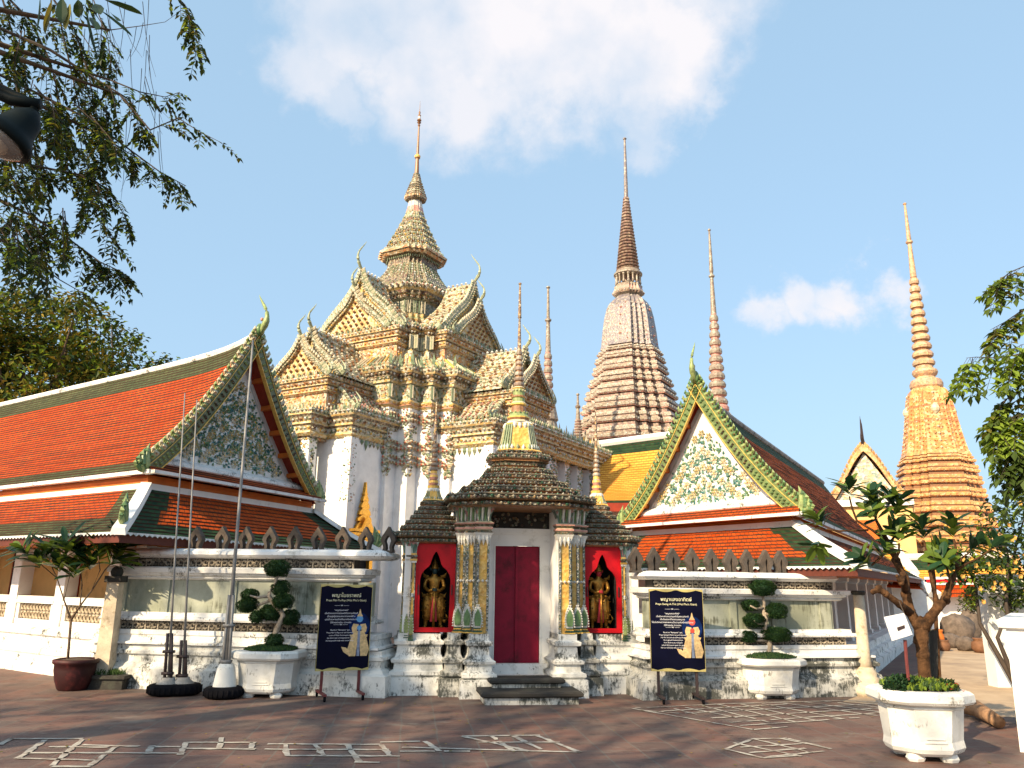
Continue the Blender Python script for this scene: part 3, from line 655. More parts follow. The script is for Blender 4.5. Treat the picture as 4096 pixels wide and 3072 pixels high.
    gp('spire_drum', f, ['yellow_glaze', 'brown_glaze', 'pink_glaze'])
    gp('spire', lambda m_: ringspire(m_, c_, 3.57, 4.05, .07, .036, 6, 4.8, .012, extra=((4.78, .018),)), ['chedi_tier', 'brown_glaze', 'spire_gold'])

# ---------------------------------------------------------------- figures: skin over a skeleton
basic('dimmed_gold', (.34, .17, .028), .38, .4, 25, .3, (.1, .05, .015), 12, .5, 30, metal=.6)  # statue gold with the dimness of the niches put into its colour
def figure(name, J, E, mat, parent, F, root=0):
    me = bpy.data.meshes.new(name); org = Vector((0, 0, 0)); p = parent
    while p is not None: org = org+p.location; p = p.parent
    me.from_pydata([tuple((F @ Vector(j[:3]))-org) for j in J], E, [])
    o_ = bpy.data.objects.new(name, me); COL.objects.link(o_); me.materials.append(MATS[mat])
    md = o_.modifiers.new('skin', 'SKIN'); md.use_smooth_shade = True
    if not me.skin_vertices: me.skin_vertices.new() if hasattr(me.skin_vertices, 'new') else None
    for v, j in zip(me.skin_vertices[0].data, J): v.radius = (j[3], j[4] if len(j) > 4 else j[3])
    me.skin_vertices[0].data[root].use_root = True
    s_ = o_.modifiers.new('sub', 'SUBSURF'); s_.levels = s_.render_levels = 1
    if parent: o_.parent = parent
    return o_
def guardian(sg, label, face):
    U0 = sg*1.39; base = G @ Vector((U0, .62, .98)); r = thing('guardian_statue', base, label, 'statue')
    F = frame((base.x, base.y, .98), (math.cos(GA), math.sin(GA)), (-math.sin(GA), math.cos(GA)))
    J = [(0, 0, .5, .095, .075), (0, 0, .62, .07, .06), (0, 0, .74, .1, .07), (0, 0, .8, .06, .05), (0, -.005, .86, .035), (0, -.01, .9, .058, .06), (0, 0, .96, .052, .055),
         (-.13, 0, .78, .042), (-.165, -.02, .64, .034), (-.09, -.12, .58, .026), (-.02, -.15, .61, .024), (.13, 0, .78, .042), (.165, -.02, .64, .034), (.09, -.12, .58, .026), (.02, -.15, .61, .024),
         (-.075, 0, .42, .07), (-.12, -.03, .26, .055), (-.12, .0, .1, .036), (-.12, 0, .03, .034), (-.14, -.09, .02, .026), (.075, 0, .42, .07), (.12, -.03, .26, .055), (.12, 0, .1, .036), (.12, 0, .03, .034), (.14, -.09, .02, .026)]
    E_ = [(0, 1), (1, 2), (2, 3), (3, 4), (4, 5), (5, 6), (2, 7), (7, 8), (8, 9), (9, 10), (2, 11), (11, 12), (12, 13), (13, 14), (0, 15), (15, 16), (16, 17), (17, 18), (18, 19), (0, 20), (20, 21), (21, 22), (22, 23), (23, 24)]
    figure('body', J, E_, 'dimmed_gold', r, F)
    m_ = MB(); m_.M = F; m_.lathe((0, 0, .93), [(0, .066), (.02, .072), (.04, .055), (.06, .058), (.08, .035), (.1, .037), (.13, .018), (.2, .004)], 10); m_.build('crown', 'dimmed_gold', r, True)
    m_ = MB(); m_.M = F; m_.ball((0, -.03, .895), (.047, .045, .055), 10, 7); m_.stud((0, -.078, .89), .012); m_.ball((0, -.07, .865), (.02, .012, .008), 6, 4)
    for q in (-1, 1): m_.stud((q*.02, -.07, .91), .01); m_.leaf((q*.055, -.01, .9), (q*.4, .2, 1), (0, 1, 0), .07, .03)
    m_.build('face', face, r, True)
    m_ = MB(); m_.M = F; m_.rings([[(-a, -.095-bq, z), (a, -.095-bq, z), (a, -.06-bq, z), (-a, -.06-bq, z)] for z, a, bq in ((.5, .022, .0), (.4, .03, .02), (.25, .045, .03), (.1, .055, .0))]); m_.build('sash', 'sash_red', r)
    for q in (-1, 1):
        m_ = MB(); m_.M = F
        m_.rings([[(q*.1+a*.9*x, -.005+a*.9*y, z) for x, y in ngon(10)] for z, a in ((.5, .06), (.44, .09), (.3, .105), (.16, .085), (.12, .06))])
        for k in range(40): a = rnd.uniform(0, 6.28); z = rnd.uniform(.16, .46); m_.stud((q*.1+.095*math.cos(a), -.005+.095*math.sin(a), z), .014)
        m_.build('legging', 'dimmed_gold', r)
        for P_, nm in (([(q*.1, 0, .8), (q*.17, 0, .82), (q*.2, 0, .88)], 'epaulette'), ([(q*.1, 0, .52), (q*.18, -.02, .5), (q*.2, -.02, .56)], 'hip_flap')): m_ = MB(); m_.M = F; m_.tube(P_, [.03, .03, .004], 6); m_.build(nm, 'dimmed_gold', r)
    m_ = MB(); m_.M = F; m_.lathe((0, 0, .48), [(0, .1), (.03, .105), (.05, .09)], 12)
    m_.build('belt', 'dimmed_gold', r)
    m_ = MB(); m_.M = F; m_.tube([(0, -.17, .62), (0, -.15, .02)], [.016, .022], 8); m_.ball((0, -.17, .63), .026, 8, 5); m_.build('club', 'dimmed_gold', r, True)
    for q in (-1, 1):     # clasped hands with separate fingers round the club
        m_ = MB(); m_.M = F; m_.ball((q*.022, -.165, .6), (.018, .02, .026), 8, 5)
        for k in range(4): m_.tube([(q*.03, -.178, .618-.012*k), (q*.012, -.193, .619-.012*k), (-q*.012+.002*k, -.191, .617-.012*k), (-q*.02, -.178, .615-.012*k)], [.0062, .006, .0055, .004], 5)
        m_.tube([(q*.024, -.165, .625), (q*.012, -.184, .636), (0, -.19, .634)], [.007, .006, .004], 5)
        m_.build('hand', face, r, True)
    m_ = MB(); m_.M = F; m_.box(-.2, .2, -.2, .2, 0, .012); m_.build('base', 'dimmed_gold', r)
    m_ = MB(); m_.M = F; m_.tube([(.12, .05, .15), (.2, .0, .1), (.24, -.02, .16), (.2, -.02, .22)], [.03, .03, .02, .004], 7); m_.build('sash_tail', 'dimmed_gold', r, True)
guardian(-1, 'golden giant guardian statue with dark teal face in the left red niche', 'dark_face')
guardian(1, 'golden giant guardian statue with reddish face in the right red niche', 'sash_red')

# ---------------------------------------------------------------- tiled galleries
def tiled(mb, P, S, n, mfun, rh, lift=.022, us=1.0):
    k = len(S)
    for i in range(n):
        t0, t1 = i/n, (i+1)/n; J = [rnd.uniform(-.35, .35)*lift for _ in S]
        vs = [P(s, t0) for s in S]+[tuple(Vector(P(s, t1))+Vector((0, 0, lift+j))) for s, j in zip(S, J)]+[P(s, t1) for s in S]
        fs, ms, uv = [], [], []
        for j in range(k-1):
            q = mfun(S[j], S[j+1], t0, t1); a, b_ = S[j]*us, S[j+1]*us; v0, v1 = -i*rh, -(i+1)*rh
            fs += [(j, j+1, k+j+1, k+j), (k+j, k+j+1, 2*k+j+1, 2*k+j)]; ms += [q, q]
            uv += [[(a, v0), (b_, v0), (b_, v1), (a, v1)], [(a, v1), (b_, v1), (b_, v1-.004), (a, v1-.004)]]
        mb.add(vs, fs, ms, uv)
def horn(mb, p, dirv, h, r, mi=0, sway=.25):
    """curved roof finial: a slim horn that swings out and back"""
    d = Vector(dirv); pts, rr = [], []
    for i in range(11):
        q = i/10; pts.append(Vector(p)+Vector((0, 0, h*q))+d*(h*sway*math.sin(math.pi*q*1.25)*(1-.25*q))); rr.append(r*(1-q)**.7*(1.35 if i in (2, 3) else 1)+.004)
    mb.tube(pts, rr, 6, mi)
def flame(mb, p, side, h, mi=(0, 1)):
    """upswept scaly end piece of a bargeboard; side: horizontal unit vector pointing outwards"""
    d = Vector(side)
    for k, (o_, hh, rr) in enumerate(((0, 1, .13), (.13, .8, .12), (.25, .56, .1), (.34, .34, .08))):
        pts = [Vector(p)+d*(o_*.6+.12*math.sin(3.0*q)+o_*.9*q)*h+Vector((0, 0, hh*h*q-.05*h)) for q in (0, .15, .3, .5, .7, .85, 1)]
        mb.tube(pts, [rr*h*.9, rr*h*1.3, rr*h*1.35, rr*h*1.15, rr*h*.8, rr*h*.5, .004], 6, mi[k % 2])
        for q in (1, 2, 3, 4): mb.stud(pts[q]+d*.02+Vector((0, 0, .0)), rr*h*1.15, mi[(k+1) % 2])
def gallery(cfg):
    W_, d, e, z1, z2, z3, zr, L = (cfg[k] for k in ('W', 'd', 'e', 'z1', 'z2', 'z3', 'zr', 'L'))
    U = (math.cos(cfg['tU']), math.sin(cfg['tU'])); V = (math.cos(cfg['tV']), math.sin(cfg['tV']))
    O_ = cfg['O']; F = frame(O_, U, V); r = thing('gallery', (O_[0], O_[1], 0), cfg['label'], 'building')
    def part(name, fn, mats, parent=r, smooth=False, label=None):
        m_ = MB(); m_.M = F; fn(m_); return m_.build(name, mats, parent, smooth, label=label)
    sag = .055; zq = zr-.25
    def prof(t): return (zq-(zq-z1)*(t+sag*math.sin(math.pi*t)))
    def lift(u, t): return .3*math.exp(-max(0, u+e)/.8)*(1-t)**2
    def near(u, t): return (u, W_/2-(W_/2+e)*t, prof(t)+lift(u, t))
    def far(u, t): return (u, W_/2+(W_/2+e)*t, prof(t)+lift(u, t))
    S = [-e, -e+.15, .1, .4, .8, 1.4, 2.2]; u = 3.2
    while u < L: S.append(u); u += .8
    S.append(L); n_ = 40
    def mf(a, b_, t0, t1): return 1 if (t0 < cfg['gt'] or t0 > 1-cfg['gb']) else 0
    part('roof', lambda m_: (tiled(m_, near, S, n_, mf, .105), tiled(m_, far, S, n_, mf, .105)), cfg['roof'])
    part('ridge', lambda m_: m_.tube([(u, W_/2, zq+lift(u, 0)+.05) for u in S], .085, 8), cfg['ridge'])
    # gable wall, relief flowers, ledges
    gu = cfg['gu']; zb = z1+.12
    def tri(m_, uu, k, mi, th=.05):
        P_ = []
        for q in (-1, 1):
            for t in ((0, .33, .66, 1) if q < 0 else (.66, .33, 0)): pass
        pts = [near(uu, t) for t in (1, .75, .5, .25, 0)]+[far(uu, t) for t in (.25, .5, .75, 1)]
        c_ = Vector((uu, W_/2, z1+(zq-z1)*.33)); zt = z1
        pts = [tuple(c_+(Vector(p)-c_)*k) for p in pts]; b2 = [(uu+th, y, z) for _, y, z in [(q[0], q[1], q[2]) for q in pts]]
        nn = len(pts); m_.add([(uu, q[1], q[2]) for q in pts]+b2, [tuple(range(nn))]+[(i, (i+1) % nn, nn+(i+1) % nn, nn+i) for i in range(nn)], mi)
    part('gable', lambda m_: (tri(m_, gu, .93, 0), tri(m_, gu-.03, .80, 1, .03), tri(m_, gu-.045, .755, 0, .02)), ['white_paint', cfg['gborder']])
    def flowers(m_):
        """mirror-symmetrical spray: curling stems, six-petalled flowers and leaf clusters"""
        rg = random.Random(5); top = prof(0)-.75; bot = z1+.42; rows = cfg['frows']; x0 = gu-.07
        def item(y, zz, fl, sd_):
            r2 = random.Random(sd_)
            for q in ((-1, 1) if y > .02 else (1,)):
                yc = W_/2+q*y; r2.seed(sd_)
                if fl:
                    for a in range(6): an = a*1.05; m_.leaf((x0, yc+.02*math.cos(an), zz+.02*math.sin(an)), (-.3, math.cos(an), math.sin(an)), (1, 0, 0), .085, .068, cfg['fl'][sd_ % len(cfg['fl'])], .3)
                    m_.stud((x0-.02, yc, zz), .026, 3)
                else:
                    for a in range(5):
                        an = r2.uniform(0, 6.28); dy, dz, l = r2.uniform(-.07, .07), r2.uniform(-.06, .06), r2.uniform(.075, .12)
                        m_.leaf((x0+.01, yc+q*dy, zz+dz), (-.25, q*math.cos(an), math.sin(an)), (1, 0, 0), l, .062, cfg['lf'][(sd_+a) % len(cfg['lf'])], .3)
        n_ = 0
        for i in range(rows):
            q = (i+.5)/rows; z = top-(top-bot)*q; hw = (W_/2)*.64*q+.02; k = int(hw/.155)
            for j in range(0, k+1):
                n_ += 1; item(max(0, hw*j/max(1, k)+(rg.uniform(-.025, .025) if j else 0)), z+rg.uniform(-.035, .035), (j+2*i) % 3 == 0, n_*7+i)
            for sgn in (-1, 1):
                if k > 0: m_.tube([(x0+.03, W_/2+sgn*hw*t, z+.05*math.sin(t*9+i)) for t in [v/10 for v in range(11)]], .011, 4, 1)
    part('gable_relief', flowers, ['deep_green_glaze', 'green_glaze', 'cream_glaze', 'yellow_glaze', 'blue_teal', 'gable_teal', 'olive_glaze'])
    for q, fn in ((-1, near), (1, far)):
        def bb(m_, fn=fn, q=q):
            T = [i/16 for i in range(17)]; uu = -e-.03
            def row(off, u_, fn=fn): 
                res = []
                for t in T:
                    p, p2 = Vector(fn(-e, max(0, t-.02))), Vector(fn(-e, min(1, t+.02))); dn = (p2-p).normalized(); nn = Vector((0, -dn.z*q, dn.y*q))
                    if nn.z < 0: nn = -nn
                    res.append((u_, (p+nn*off).y, (p+nn*off).z+(.06*t**6)))
                return res
            for o0, o1, th, mi in ((-.23, .06, 0, 0), (-.235, -.218, -.025, 3), (-.02, -.008, -.02, 3)):
                a, b_ = row(o0, uu+th), row(o1, uu+th); c_, d_ = row(o0, uu+.09), row(o1, uu+.09)
                m_.rings([[a[i], b_[i], d_[i], c_[i]] for i in range(17)], mi)
            a = row(-.12, uu-.012)
            for i in range(16):
                for s_ in (.1, .35, .6, .85):
                    p = Vector(a[i]).lerp(Vector(a[i+1]), s_)+Vector((0, 0, .045 if s_ in (.1, .6) else -.045)); m_.stud(p, .042, 4 if cfg['insert'][0] < (i+s_)/16 < cfg['insert'][1] else 1, .8)
            tp = row(.08, uu+.02)
            for i in range(16):
                for s_ in (.0, .5):
                    p = Vector(tp[i]).lerp(Vector(tp[i+1]), s_); up = (Vector(row(.3, uu)[i])-Vector(row(0, uu)[i])).normalized(); ds = (Vector(tp[i+1])-Vector(tp[i])).normalized()
                    m_.tube([p-ds*.05-up*.05, p+up*.03, p+up*.1-ds*.02, p+up*.13-ds*.08], [.055, .062, .045, .006], 5, 1 if s_ else 2)
                    m_.stud(p+Vector((-.06, 0, 0)), .022, 5)
        part('bargeboard', bb, cfg['barge'])
        def soff(m_, fn=fn, q=q):
            T = [i/12 for i in range(13)]
            a = [tuple(Vector(fn(-e+.02, t))-Vector((0, 0, .12))) for t in T]; b_ = [tuple(Vector(fn(gu+.02, t))-Vector((0, 0, .12+lift(-e, t)*.6))) for t in T]
            m_.rings([a, b_], 0, False, False)
            for i in range(1, 7):
                t = i/7+.02; p = Vector(fn(0, t))-Vector((0, 0, .21)); m_.box(-e-.02, gu, p.y-.07, p.y+.07, p.z-.05, p.z+.05, 1)
        part('soffit', soff, ['red_wood', 'orange_fascia'])
        pe = Vector(fn(-e, 1)); part('naga_finial', lambda m_, pe=pe, q=q: flame(m_, (-e-.03, pe.y-q*.02, pe.z-.02), (0, q, 0), .52), ['pale_green_glaze', 'green_glaze'])
    ap = Vector(near(-e, 0))
    part('ridge_finial', lambda m_: (horn(m_, (-e-.03, ap.y, ap.z+.02), (-1, 0, 0), .95, .075), m_.ball((-e-.05, ap.y, ap.z+.12), (.09, .13, .15), 8, 6, 1), m_.ball((-e-.08, ap.y, ap.z+.36), .045, 6, 4, 2)), ['pale_green_glaze', 'green_glaze', 'pink_glaze'], r, True)
    part('gable_ledge', lambda m_: (m_.rings([[(gu+.02, y0, z), (gu-o_, y0, z), (gu-o_, W_-y0, z), (gu+.02, W_-y0, z)] for z, o_, y0 in ((z1+.14, .2, -.02), (z1+.2, .26, -.05), (z1+.27, .24, 0), (z1+.34, .12, .12), (z1+.37, .02, .2))], 0)), 'stained_white')
    def strip(s, t): return (gu-.2-(gu-.2+e+.28)*t, -e+(W_+2*e)*s/W_, z1+.19-.24*t)
    part('gable_skirt', lambda m_: tiled(m_, strip, [W_*i/6 for i in range(7)], 4, lambda *a: 0, .15), [cfg['froof'][0]])
    part('skirt_edge', lambda m_: m_.box(-e-.33, -e-.2, -e-.02, W_+e+.02, z1-.09, z1-.03), 'stained_white')
    part('side_edge', lambda m_: m_.box(-e-.2, L, -e-.06, -e+.08, z1-.09, z1-.02), 'stained_white')
    part('fascia', lambda m_: (m_.box(-.1, L, -.02, W_+.02, z2-.02, z1-.09, 0), m_.box(-.13, L, -.05, W_+.05, z2+.07, z2+.1, 0)), cfg['fascia'])
    part('white_band', lambda m_: (m_.box(-.16, L, -.08, W_+.08, z2-.13, z2-.0, 0)), 'white_paint')
    zt = z2-.1
    # lower skirt roofs with green borders and white hips
    def fr(s, t):
        v0, v1 = -.08-(d-.08)*t, W_+.08+(d-.08)*t; return (-.14-(d-.14)*t, v0+(v1-v0)*s, zt-(zt-z3)*(t+.05*math.sin(math.pi*t)))
    def mfr(a, b_, t0, t1):
        dd = min(a, 1-b_)*(W_+2*d*t0); return 1 if t0 > .68 or dd < .1+.45*1.0 else 0
    part('lower_roof', lambda m_: tiled(m_, fr, [i/44 for i in range(45)], 12, mfr, .15, .02, W_+d), cfg['froof'], label='lower skirt roof under the gable')
    def sd2(s, t): return (-.14-(d-.14)*t+(L+.14+(d-.14)*t)*s, -.08-(d-.08)*t, zt-(zt-z3)*(t+.05*math.sin(math.pi*t)))
    def msd(a, b_, t0, t1): return 1 if t0 > .62 or a*L < .5 else 0
    part('lower_roof', lambda m_: tiled(m_, sd2, [i/60 for i in range(61)], 16, msd, .105, .02, L), cfg['roof'], label='long lower skirt roof')
    part('hip', lambda m_: [m_.rings([[(x+.09*a, y+.09*a*q, z+h) for a, h in ((-1, .0), (-.8, .11), (.8, .11), (1, 0))] for x, y, z in [(-.14-(d-.14)*t, -.08-(d-.08)*t, zt-(zt-z3)*(t+.05*math.sin(math.pi*t))+.0) for t in (0, .25, .5, .75, 1.04)]]) for q in (-1,)], 'white_paint')
    part('hip', lambda m_: m_.rings([[(x+.09*a, y+.09*a, z+h) for a, h in ((-1, .0), (-.8, .11), (.8, .11), (1, 0))] for x, y, z in [(-.14-(d-.14)*t, W_+.08+(d-.08)*t, zt-(zt-z3)*(t+.05*math.sin(math.pi*t))) for t in (0, .25, .5, .75, 1.04)]]), 'white_paint')
    if cfg.get('hipnaga', 1):
        for vv, q in ((-.08-(d-.08)*.86, -1), (W_+.08+(d-.08)*.93, 1)):
            part('naga_finial', lambda m_, vv=vv, q=q: flame(m_, (-.14-(d-.14)*.86, vv, zt-(zt-z3)*.86+.05), (-.7, q*.7, 0), .5), ['green_glaze', 'pale_green_glaze'])
    part('eave_board', lambda m_: (m_.box(-d+.02, L, -d+.04, -d+.1, z3-.14, z3-.015, 0), m_.box(-d+.04, -d+.1, -d+.1, W_+d, z3-.14, z3-.015, 0), m_.box(-d+.1, L, -d+.1, W_+d-.1, z3-.1, z3-.06, 1)), ['eave_brown', 'orange_fascia'])
    def edge(m_):       # scalloped tile ends along the two visible eaves, one continuous ribbon
        P_ = [(L-.055*i, -d-.02) for i in range(int((L+d)/.055))]+[(-d-.02, -d-.02)]+[(-d-.02, -d+.055*i) for i in range(int((W_+2*d)/.055))]
        m_.rings([[(x, y, z3+.02) for x, y in P_], [(x, y, z3-(.035 if i % 2 else .0)) for i, (x, y) in enumerate(P_)]], 0, False, False)
    part('eave_edge', edge, 'stained_white')
    cfg['under'](part, r)
    return r
basic('barge_olive', (.13, .145, .07), .45, .35, 14, .3, (.05, .05, .03), 9)
basic('barge_green', (.15, .2, .075), .45, .35, 14, .3, (.05, .06, .03), 9)
basic('eave_brown', (.1, .022, .012), .7, .25)
basic('olive_glaze', (.34, .29, .14), .4, .3, 14)
leafmat('blue_teal', (.05, .16, .17), .4, 0); leafmat('gable_teal', (.13, .25, .2), .4, 0)
def under_left(part, r):
    zc = 2.36
    part('plinth', lambda m_: moulded(m_, .1, 13, -.1, 4.9, [(-.02, .36), (.1, .35), (.3, .3), (.34, .33), (.42, .33), (.46, .25), (.62, .24), (.66, .3), (.74, .3), (.78, .2), (.8, .2)]), 'stained_white')
    for i in range(8):
        u = .2+1.75*i
        part('column', lambda m_, u=u: (m_.box(u, u+.3, -.2, .1, .8, 2.28), m_.box(u-.03, u+.33, -.23, .13, 2.16, 2.24), m_.box(u-.03, u+.33, -.23, .13, .8, .9)), 'white_paint')
        bl = part('balustrade', lambda m_, u=u: (m_.box(u+.31, u+1.74, -.19, .07, .8, .9), m_.box(u+.31, u+1.74, -.21, .09, 1.2, 1.26), m_.box(u+.31, u+1.74, -.18, .06, 1.26, 1.33), m_.box(u+.31, u+.42, -.17, .05, .9, 1.2), m_.box(u+1.63, u+1.74, -.17, .05, .9, 1.2)), 'white_paint')
        def pier(m_, u=u):
            for a in range(10):
                for b_ in range(2):
                    m_.tube([(u+.48+.122*a+.05*math.cos(k*1.05), -.12, .975+.15*b_+.055*math.sin(k*1.05)) for k in range(7)], .02, 4)
            m_.box(u+.42, u+1.63, -.1, -.04, .9, 1.2, 1)
        part('pierced_panel', pier, ['sand_stone', 'frieze_stone'], bl)
    part('wall', lambda m_: m_.box(.1, 13, .95, 1.1, .8, 2.9), 'ochre_wall')
    for i in range(6):
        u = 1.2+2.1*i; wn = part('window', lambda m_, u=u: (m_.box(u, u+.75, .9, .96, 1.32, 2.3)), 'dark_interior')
        part('window_frame', lambda m_, u=u: m_.box(u-.06, u+.81, .91, .949, 1.26, 2.36), 'red_wood', wn)
    part('end_wall', lambda m_: (m_.box(-.15, .18, .11, .35, .8, 2.3), m_.box(.1, .25, .35, 5.0, .8, 3.2)), 'white_paint')
    part('rear_wall', lambda m_: m_.box(.3, 13, 4.75, 4.9, .8, 3.3), 'white_paint')
def under_right(part, r):
    part('plinth', lambda m_: moulded(m_, -.1, 16, -.55, 4.5, [(-.02, .5), (.22, .5), (.25, .4), (.38, .38), (.4, .28), (.55, .27), (.57, .05), (.58, .05)]), 'stained_white')
    for i in range(9):
        u = -.15+1.9*i
        part('column', lambda m_, u=u: (m_.rings([[(u-o_, -.45-o_, z), (u+.28+o_, -.45-o_, z), (u+.28+o_, -.17+o_, z), (u-o_, -.17+o_, z)] for z, o_ in ((.57, .05), (.66, .05), (.68, 0), (1.8, -.02), (1.84, .03), (1.95, .05))])), 'white_paint')
        part('parapet', lambda m_, u=u: (m_.box(u+.29, u+1.89, .4, .55, .57, .95), m_.box(u+.29, u+1.89, .36, .59, .95, 1.03)), 'white_paint')
    part('wall', lambda m_: m_.box(.2, 16, .9, 1.05, .57, 2.7), 'white_paint')
    part('end_wall', lambda m_: m_.box(.0, .2, -.1, 4.4, .57, 2.85), 'white_paint')
LEFTG = gallery(dict(O=(-6.67, 14.4), tU=2.55, tV=1.205, W=5.05, d=1.42, e=.15, z1=3.61, z2=3.37, z3=2.365, zr=6.9, L=14, ridge='stained_white', gu=.3, gt=.13, gb=.1, roof=['roof_orange', 'roof_green'], froof=['roof_orange_big', 'roof_green_big'],
    fascia='orange_fascia', barge=['barge_olive', 'pale_green_glaze', 'cream_glaze', 'yellow_glaze', 'gate_dark', 'brown_glaze'], insert=(.3, .68), gborder='gable_grey', frows=16, fl=(2, 6, 1), lf=(0, 1, 5, 4, 6), under=under_left,
    label='temple gallery with sunlit orange tile roof and shaded leaf-relief gable, left of the gate') if not basic('gable_grey', (.5, .53, .5), .6) is None else None)
RIGHTG = gallery(dict(O=(5.41, 15.2), tU=1.05, tV=2.15, W=4.49, d=1.5, e=.24, z1=3.07, z2=2.92, z3=2.02, zr=6.0, L=17, ridge='grey_stone', gu=.1, gt=.14, gb=.1, roof=['roof_brown', 'roof_green_big'], froof=['roof_orange_big', 'roof_green_big'],
    fascia='orange_fascia', barge=['barge_green', 'green_glaze', 'pale_green_glaze', 'yellow_glaze', 'gate_dark', 'brown_glaze'], insert=(.28, .62), gborder='gable_grey', frows=13, fl=(2, 6, 2), lf=(5, 1, 4, 5), under=under_right, hipnaga=0,
    label='temple gallery with white flower-relief gable and green bargeboards, right of the gate'))

# ---------------------------------------------------------------- mondop
MC = (-4.14, 30.0); MF = frame(MC, (.866, -.5), (.5, .866))
mon = thing('mondop', (MC[0], MC[1], 0), 'tall white library hall with mosaic gables and crowned by a tiered spire', 'temple')
def mp_(name, fn, mats, parent=mon, smooth=False, M=MF, label=None):
    m_ = MB(); m_.M = M; fn(m_); return m_.build(name, mats, parent, smooth, label=label)
CG = ['mosaic_cream', 'mosaic_green', 'mosaic_yellow', 'mosaic_orange', 'mosaic_dark', 'white_glaze', 'cream_glaze', 'brown_glaze', 'celadon_glaze', 'sage_glaze', 'yellow_glaze', 'pink_glaze', 'rose_glaze']
basic('rose_glaze', (.45, .12, .07), .4, .3, 14)
PLC = redent([1, .861, .722, .583])
mp_('wall', lambda m_: stack(m_, PLC, [(-.02, 3.6, 0), (7.42, 3.6, 0)]), 'clean_white', label='white redented core')
def f(m_):
    stack(m_, PLC, [(7.4, 3.62, 2), (7.48, 3.74, 11), (7.52, 3.66, 2), (7.6, 3.74, 2), (7.68, 3.64, 1), (7.74, 3.62, 0), (8.2, 3.64, 1), (8.24, 3.72, 2), (8.32, 3.74, 0), (8.42, 3.82, 4), (8.46, 3.8, 4), (8.58, 3.92, 2), (8.64, 3.96, 0), (8.78, 3.98, 4), (8.82, 3.86, 3), (9.5, 2.9, 3)])
    for z, r, s_, q in ((8.36, 3.78, .045, (6, 5)), (8.52, 3.88, .055, (6, 5, 7)), (8.7, 3.98, .06, (6, 7, 9)), (7.56, 3.72, .03, (6, 10))): studs(m_, PLC, z, r, .17, s_, q)
    spikes(m_, PLC, 8.8, 3.92, .16, .1, .14, (8, 9, 6))
    for x, y in PLC:      # fluted pilaster ribs and sloping striped skirts
        for k in (-.02, .02, .06): m_.tube([(x*3.63-k*y, y*3.63+k*x, 7.74), (x*3.63-k*y, y*3.63+k*x, 8.2)], .025, 4, (9, 8, 6)[int((k+.02)/.04)])
    for p, n_ in along([(x*3.86, y*3.86) for x, y in PLC], .2):
        q = Vector((p.x, p.y))*.765; m_.tube([(p.x, p.y, 8.86), (q.x, q.y, 9.5)], .035, 4, rnd.choice((8, 9, 10, 6)))
    for x, y in PLC: 
        if abs(abs(x)-abs(y)) < .5: m_.spike((x*3.75, y*3.75, 8.85), .16, .5, 8)
mp_('core_cornice', f, CG)
def f(m_):
    for qd in range(4):
        for cx, cy in ((3.6, 2.1), (3.1, 2.6), (2.6, 3.1), (2.1, 3.6)):
            x, y = cx, -cy
            for _ in range(qd): x, y = -y, x
            nx, ny = (1 if x > 0 else -1), (1 if y > 0 else -1); nf = 230 if qd == 0 else 60
            for k in range(nf):
                q = rnd.random()**1.15; z = 7.38-2.3*q; ww = .5*(1-q*.62)*(1 if q < .35 or .52 < q < .72 or q > .85 else .5); s_ = rnd.uniform(.025, .06)*(1 if q < .4 else 1.25)
                if rnd.random() < .5: m_.stud((x+nx*.02-nx*rnd.random()*ww, y+ny*.03, z), s_, rnd.choice((5, 6, 6, 8, 9, 0, 11)))
                else: m_.stud((x+nx*.03, y+ny*.02-ny*rnd.random()*ww, z), s_, rnd.choice((5, 6, 6, 8, 9, 0, 7)))
            for z in (6.95, 6.0, 5.5):
                for a in (.06, .22, .38):
                    for zz in (0, .2): m_.stud((x-nx*a, y+ny*.05, z+zz*(1 if a != .22 else .5)), .095, 6); m_.stud((x-nx*a, y+ny*.11, z+zz*(1 if a != .22 else .5)), .05, 12)
                    for zz in (.05, .25): m_.stud((x+nx*.05, y-ny*a, z+zz), .09, 6); m_.stud((x+nx*.11, y-ny*a, z+zz), .045, 7)
mp_('garland_relief', f, CG)
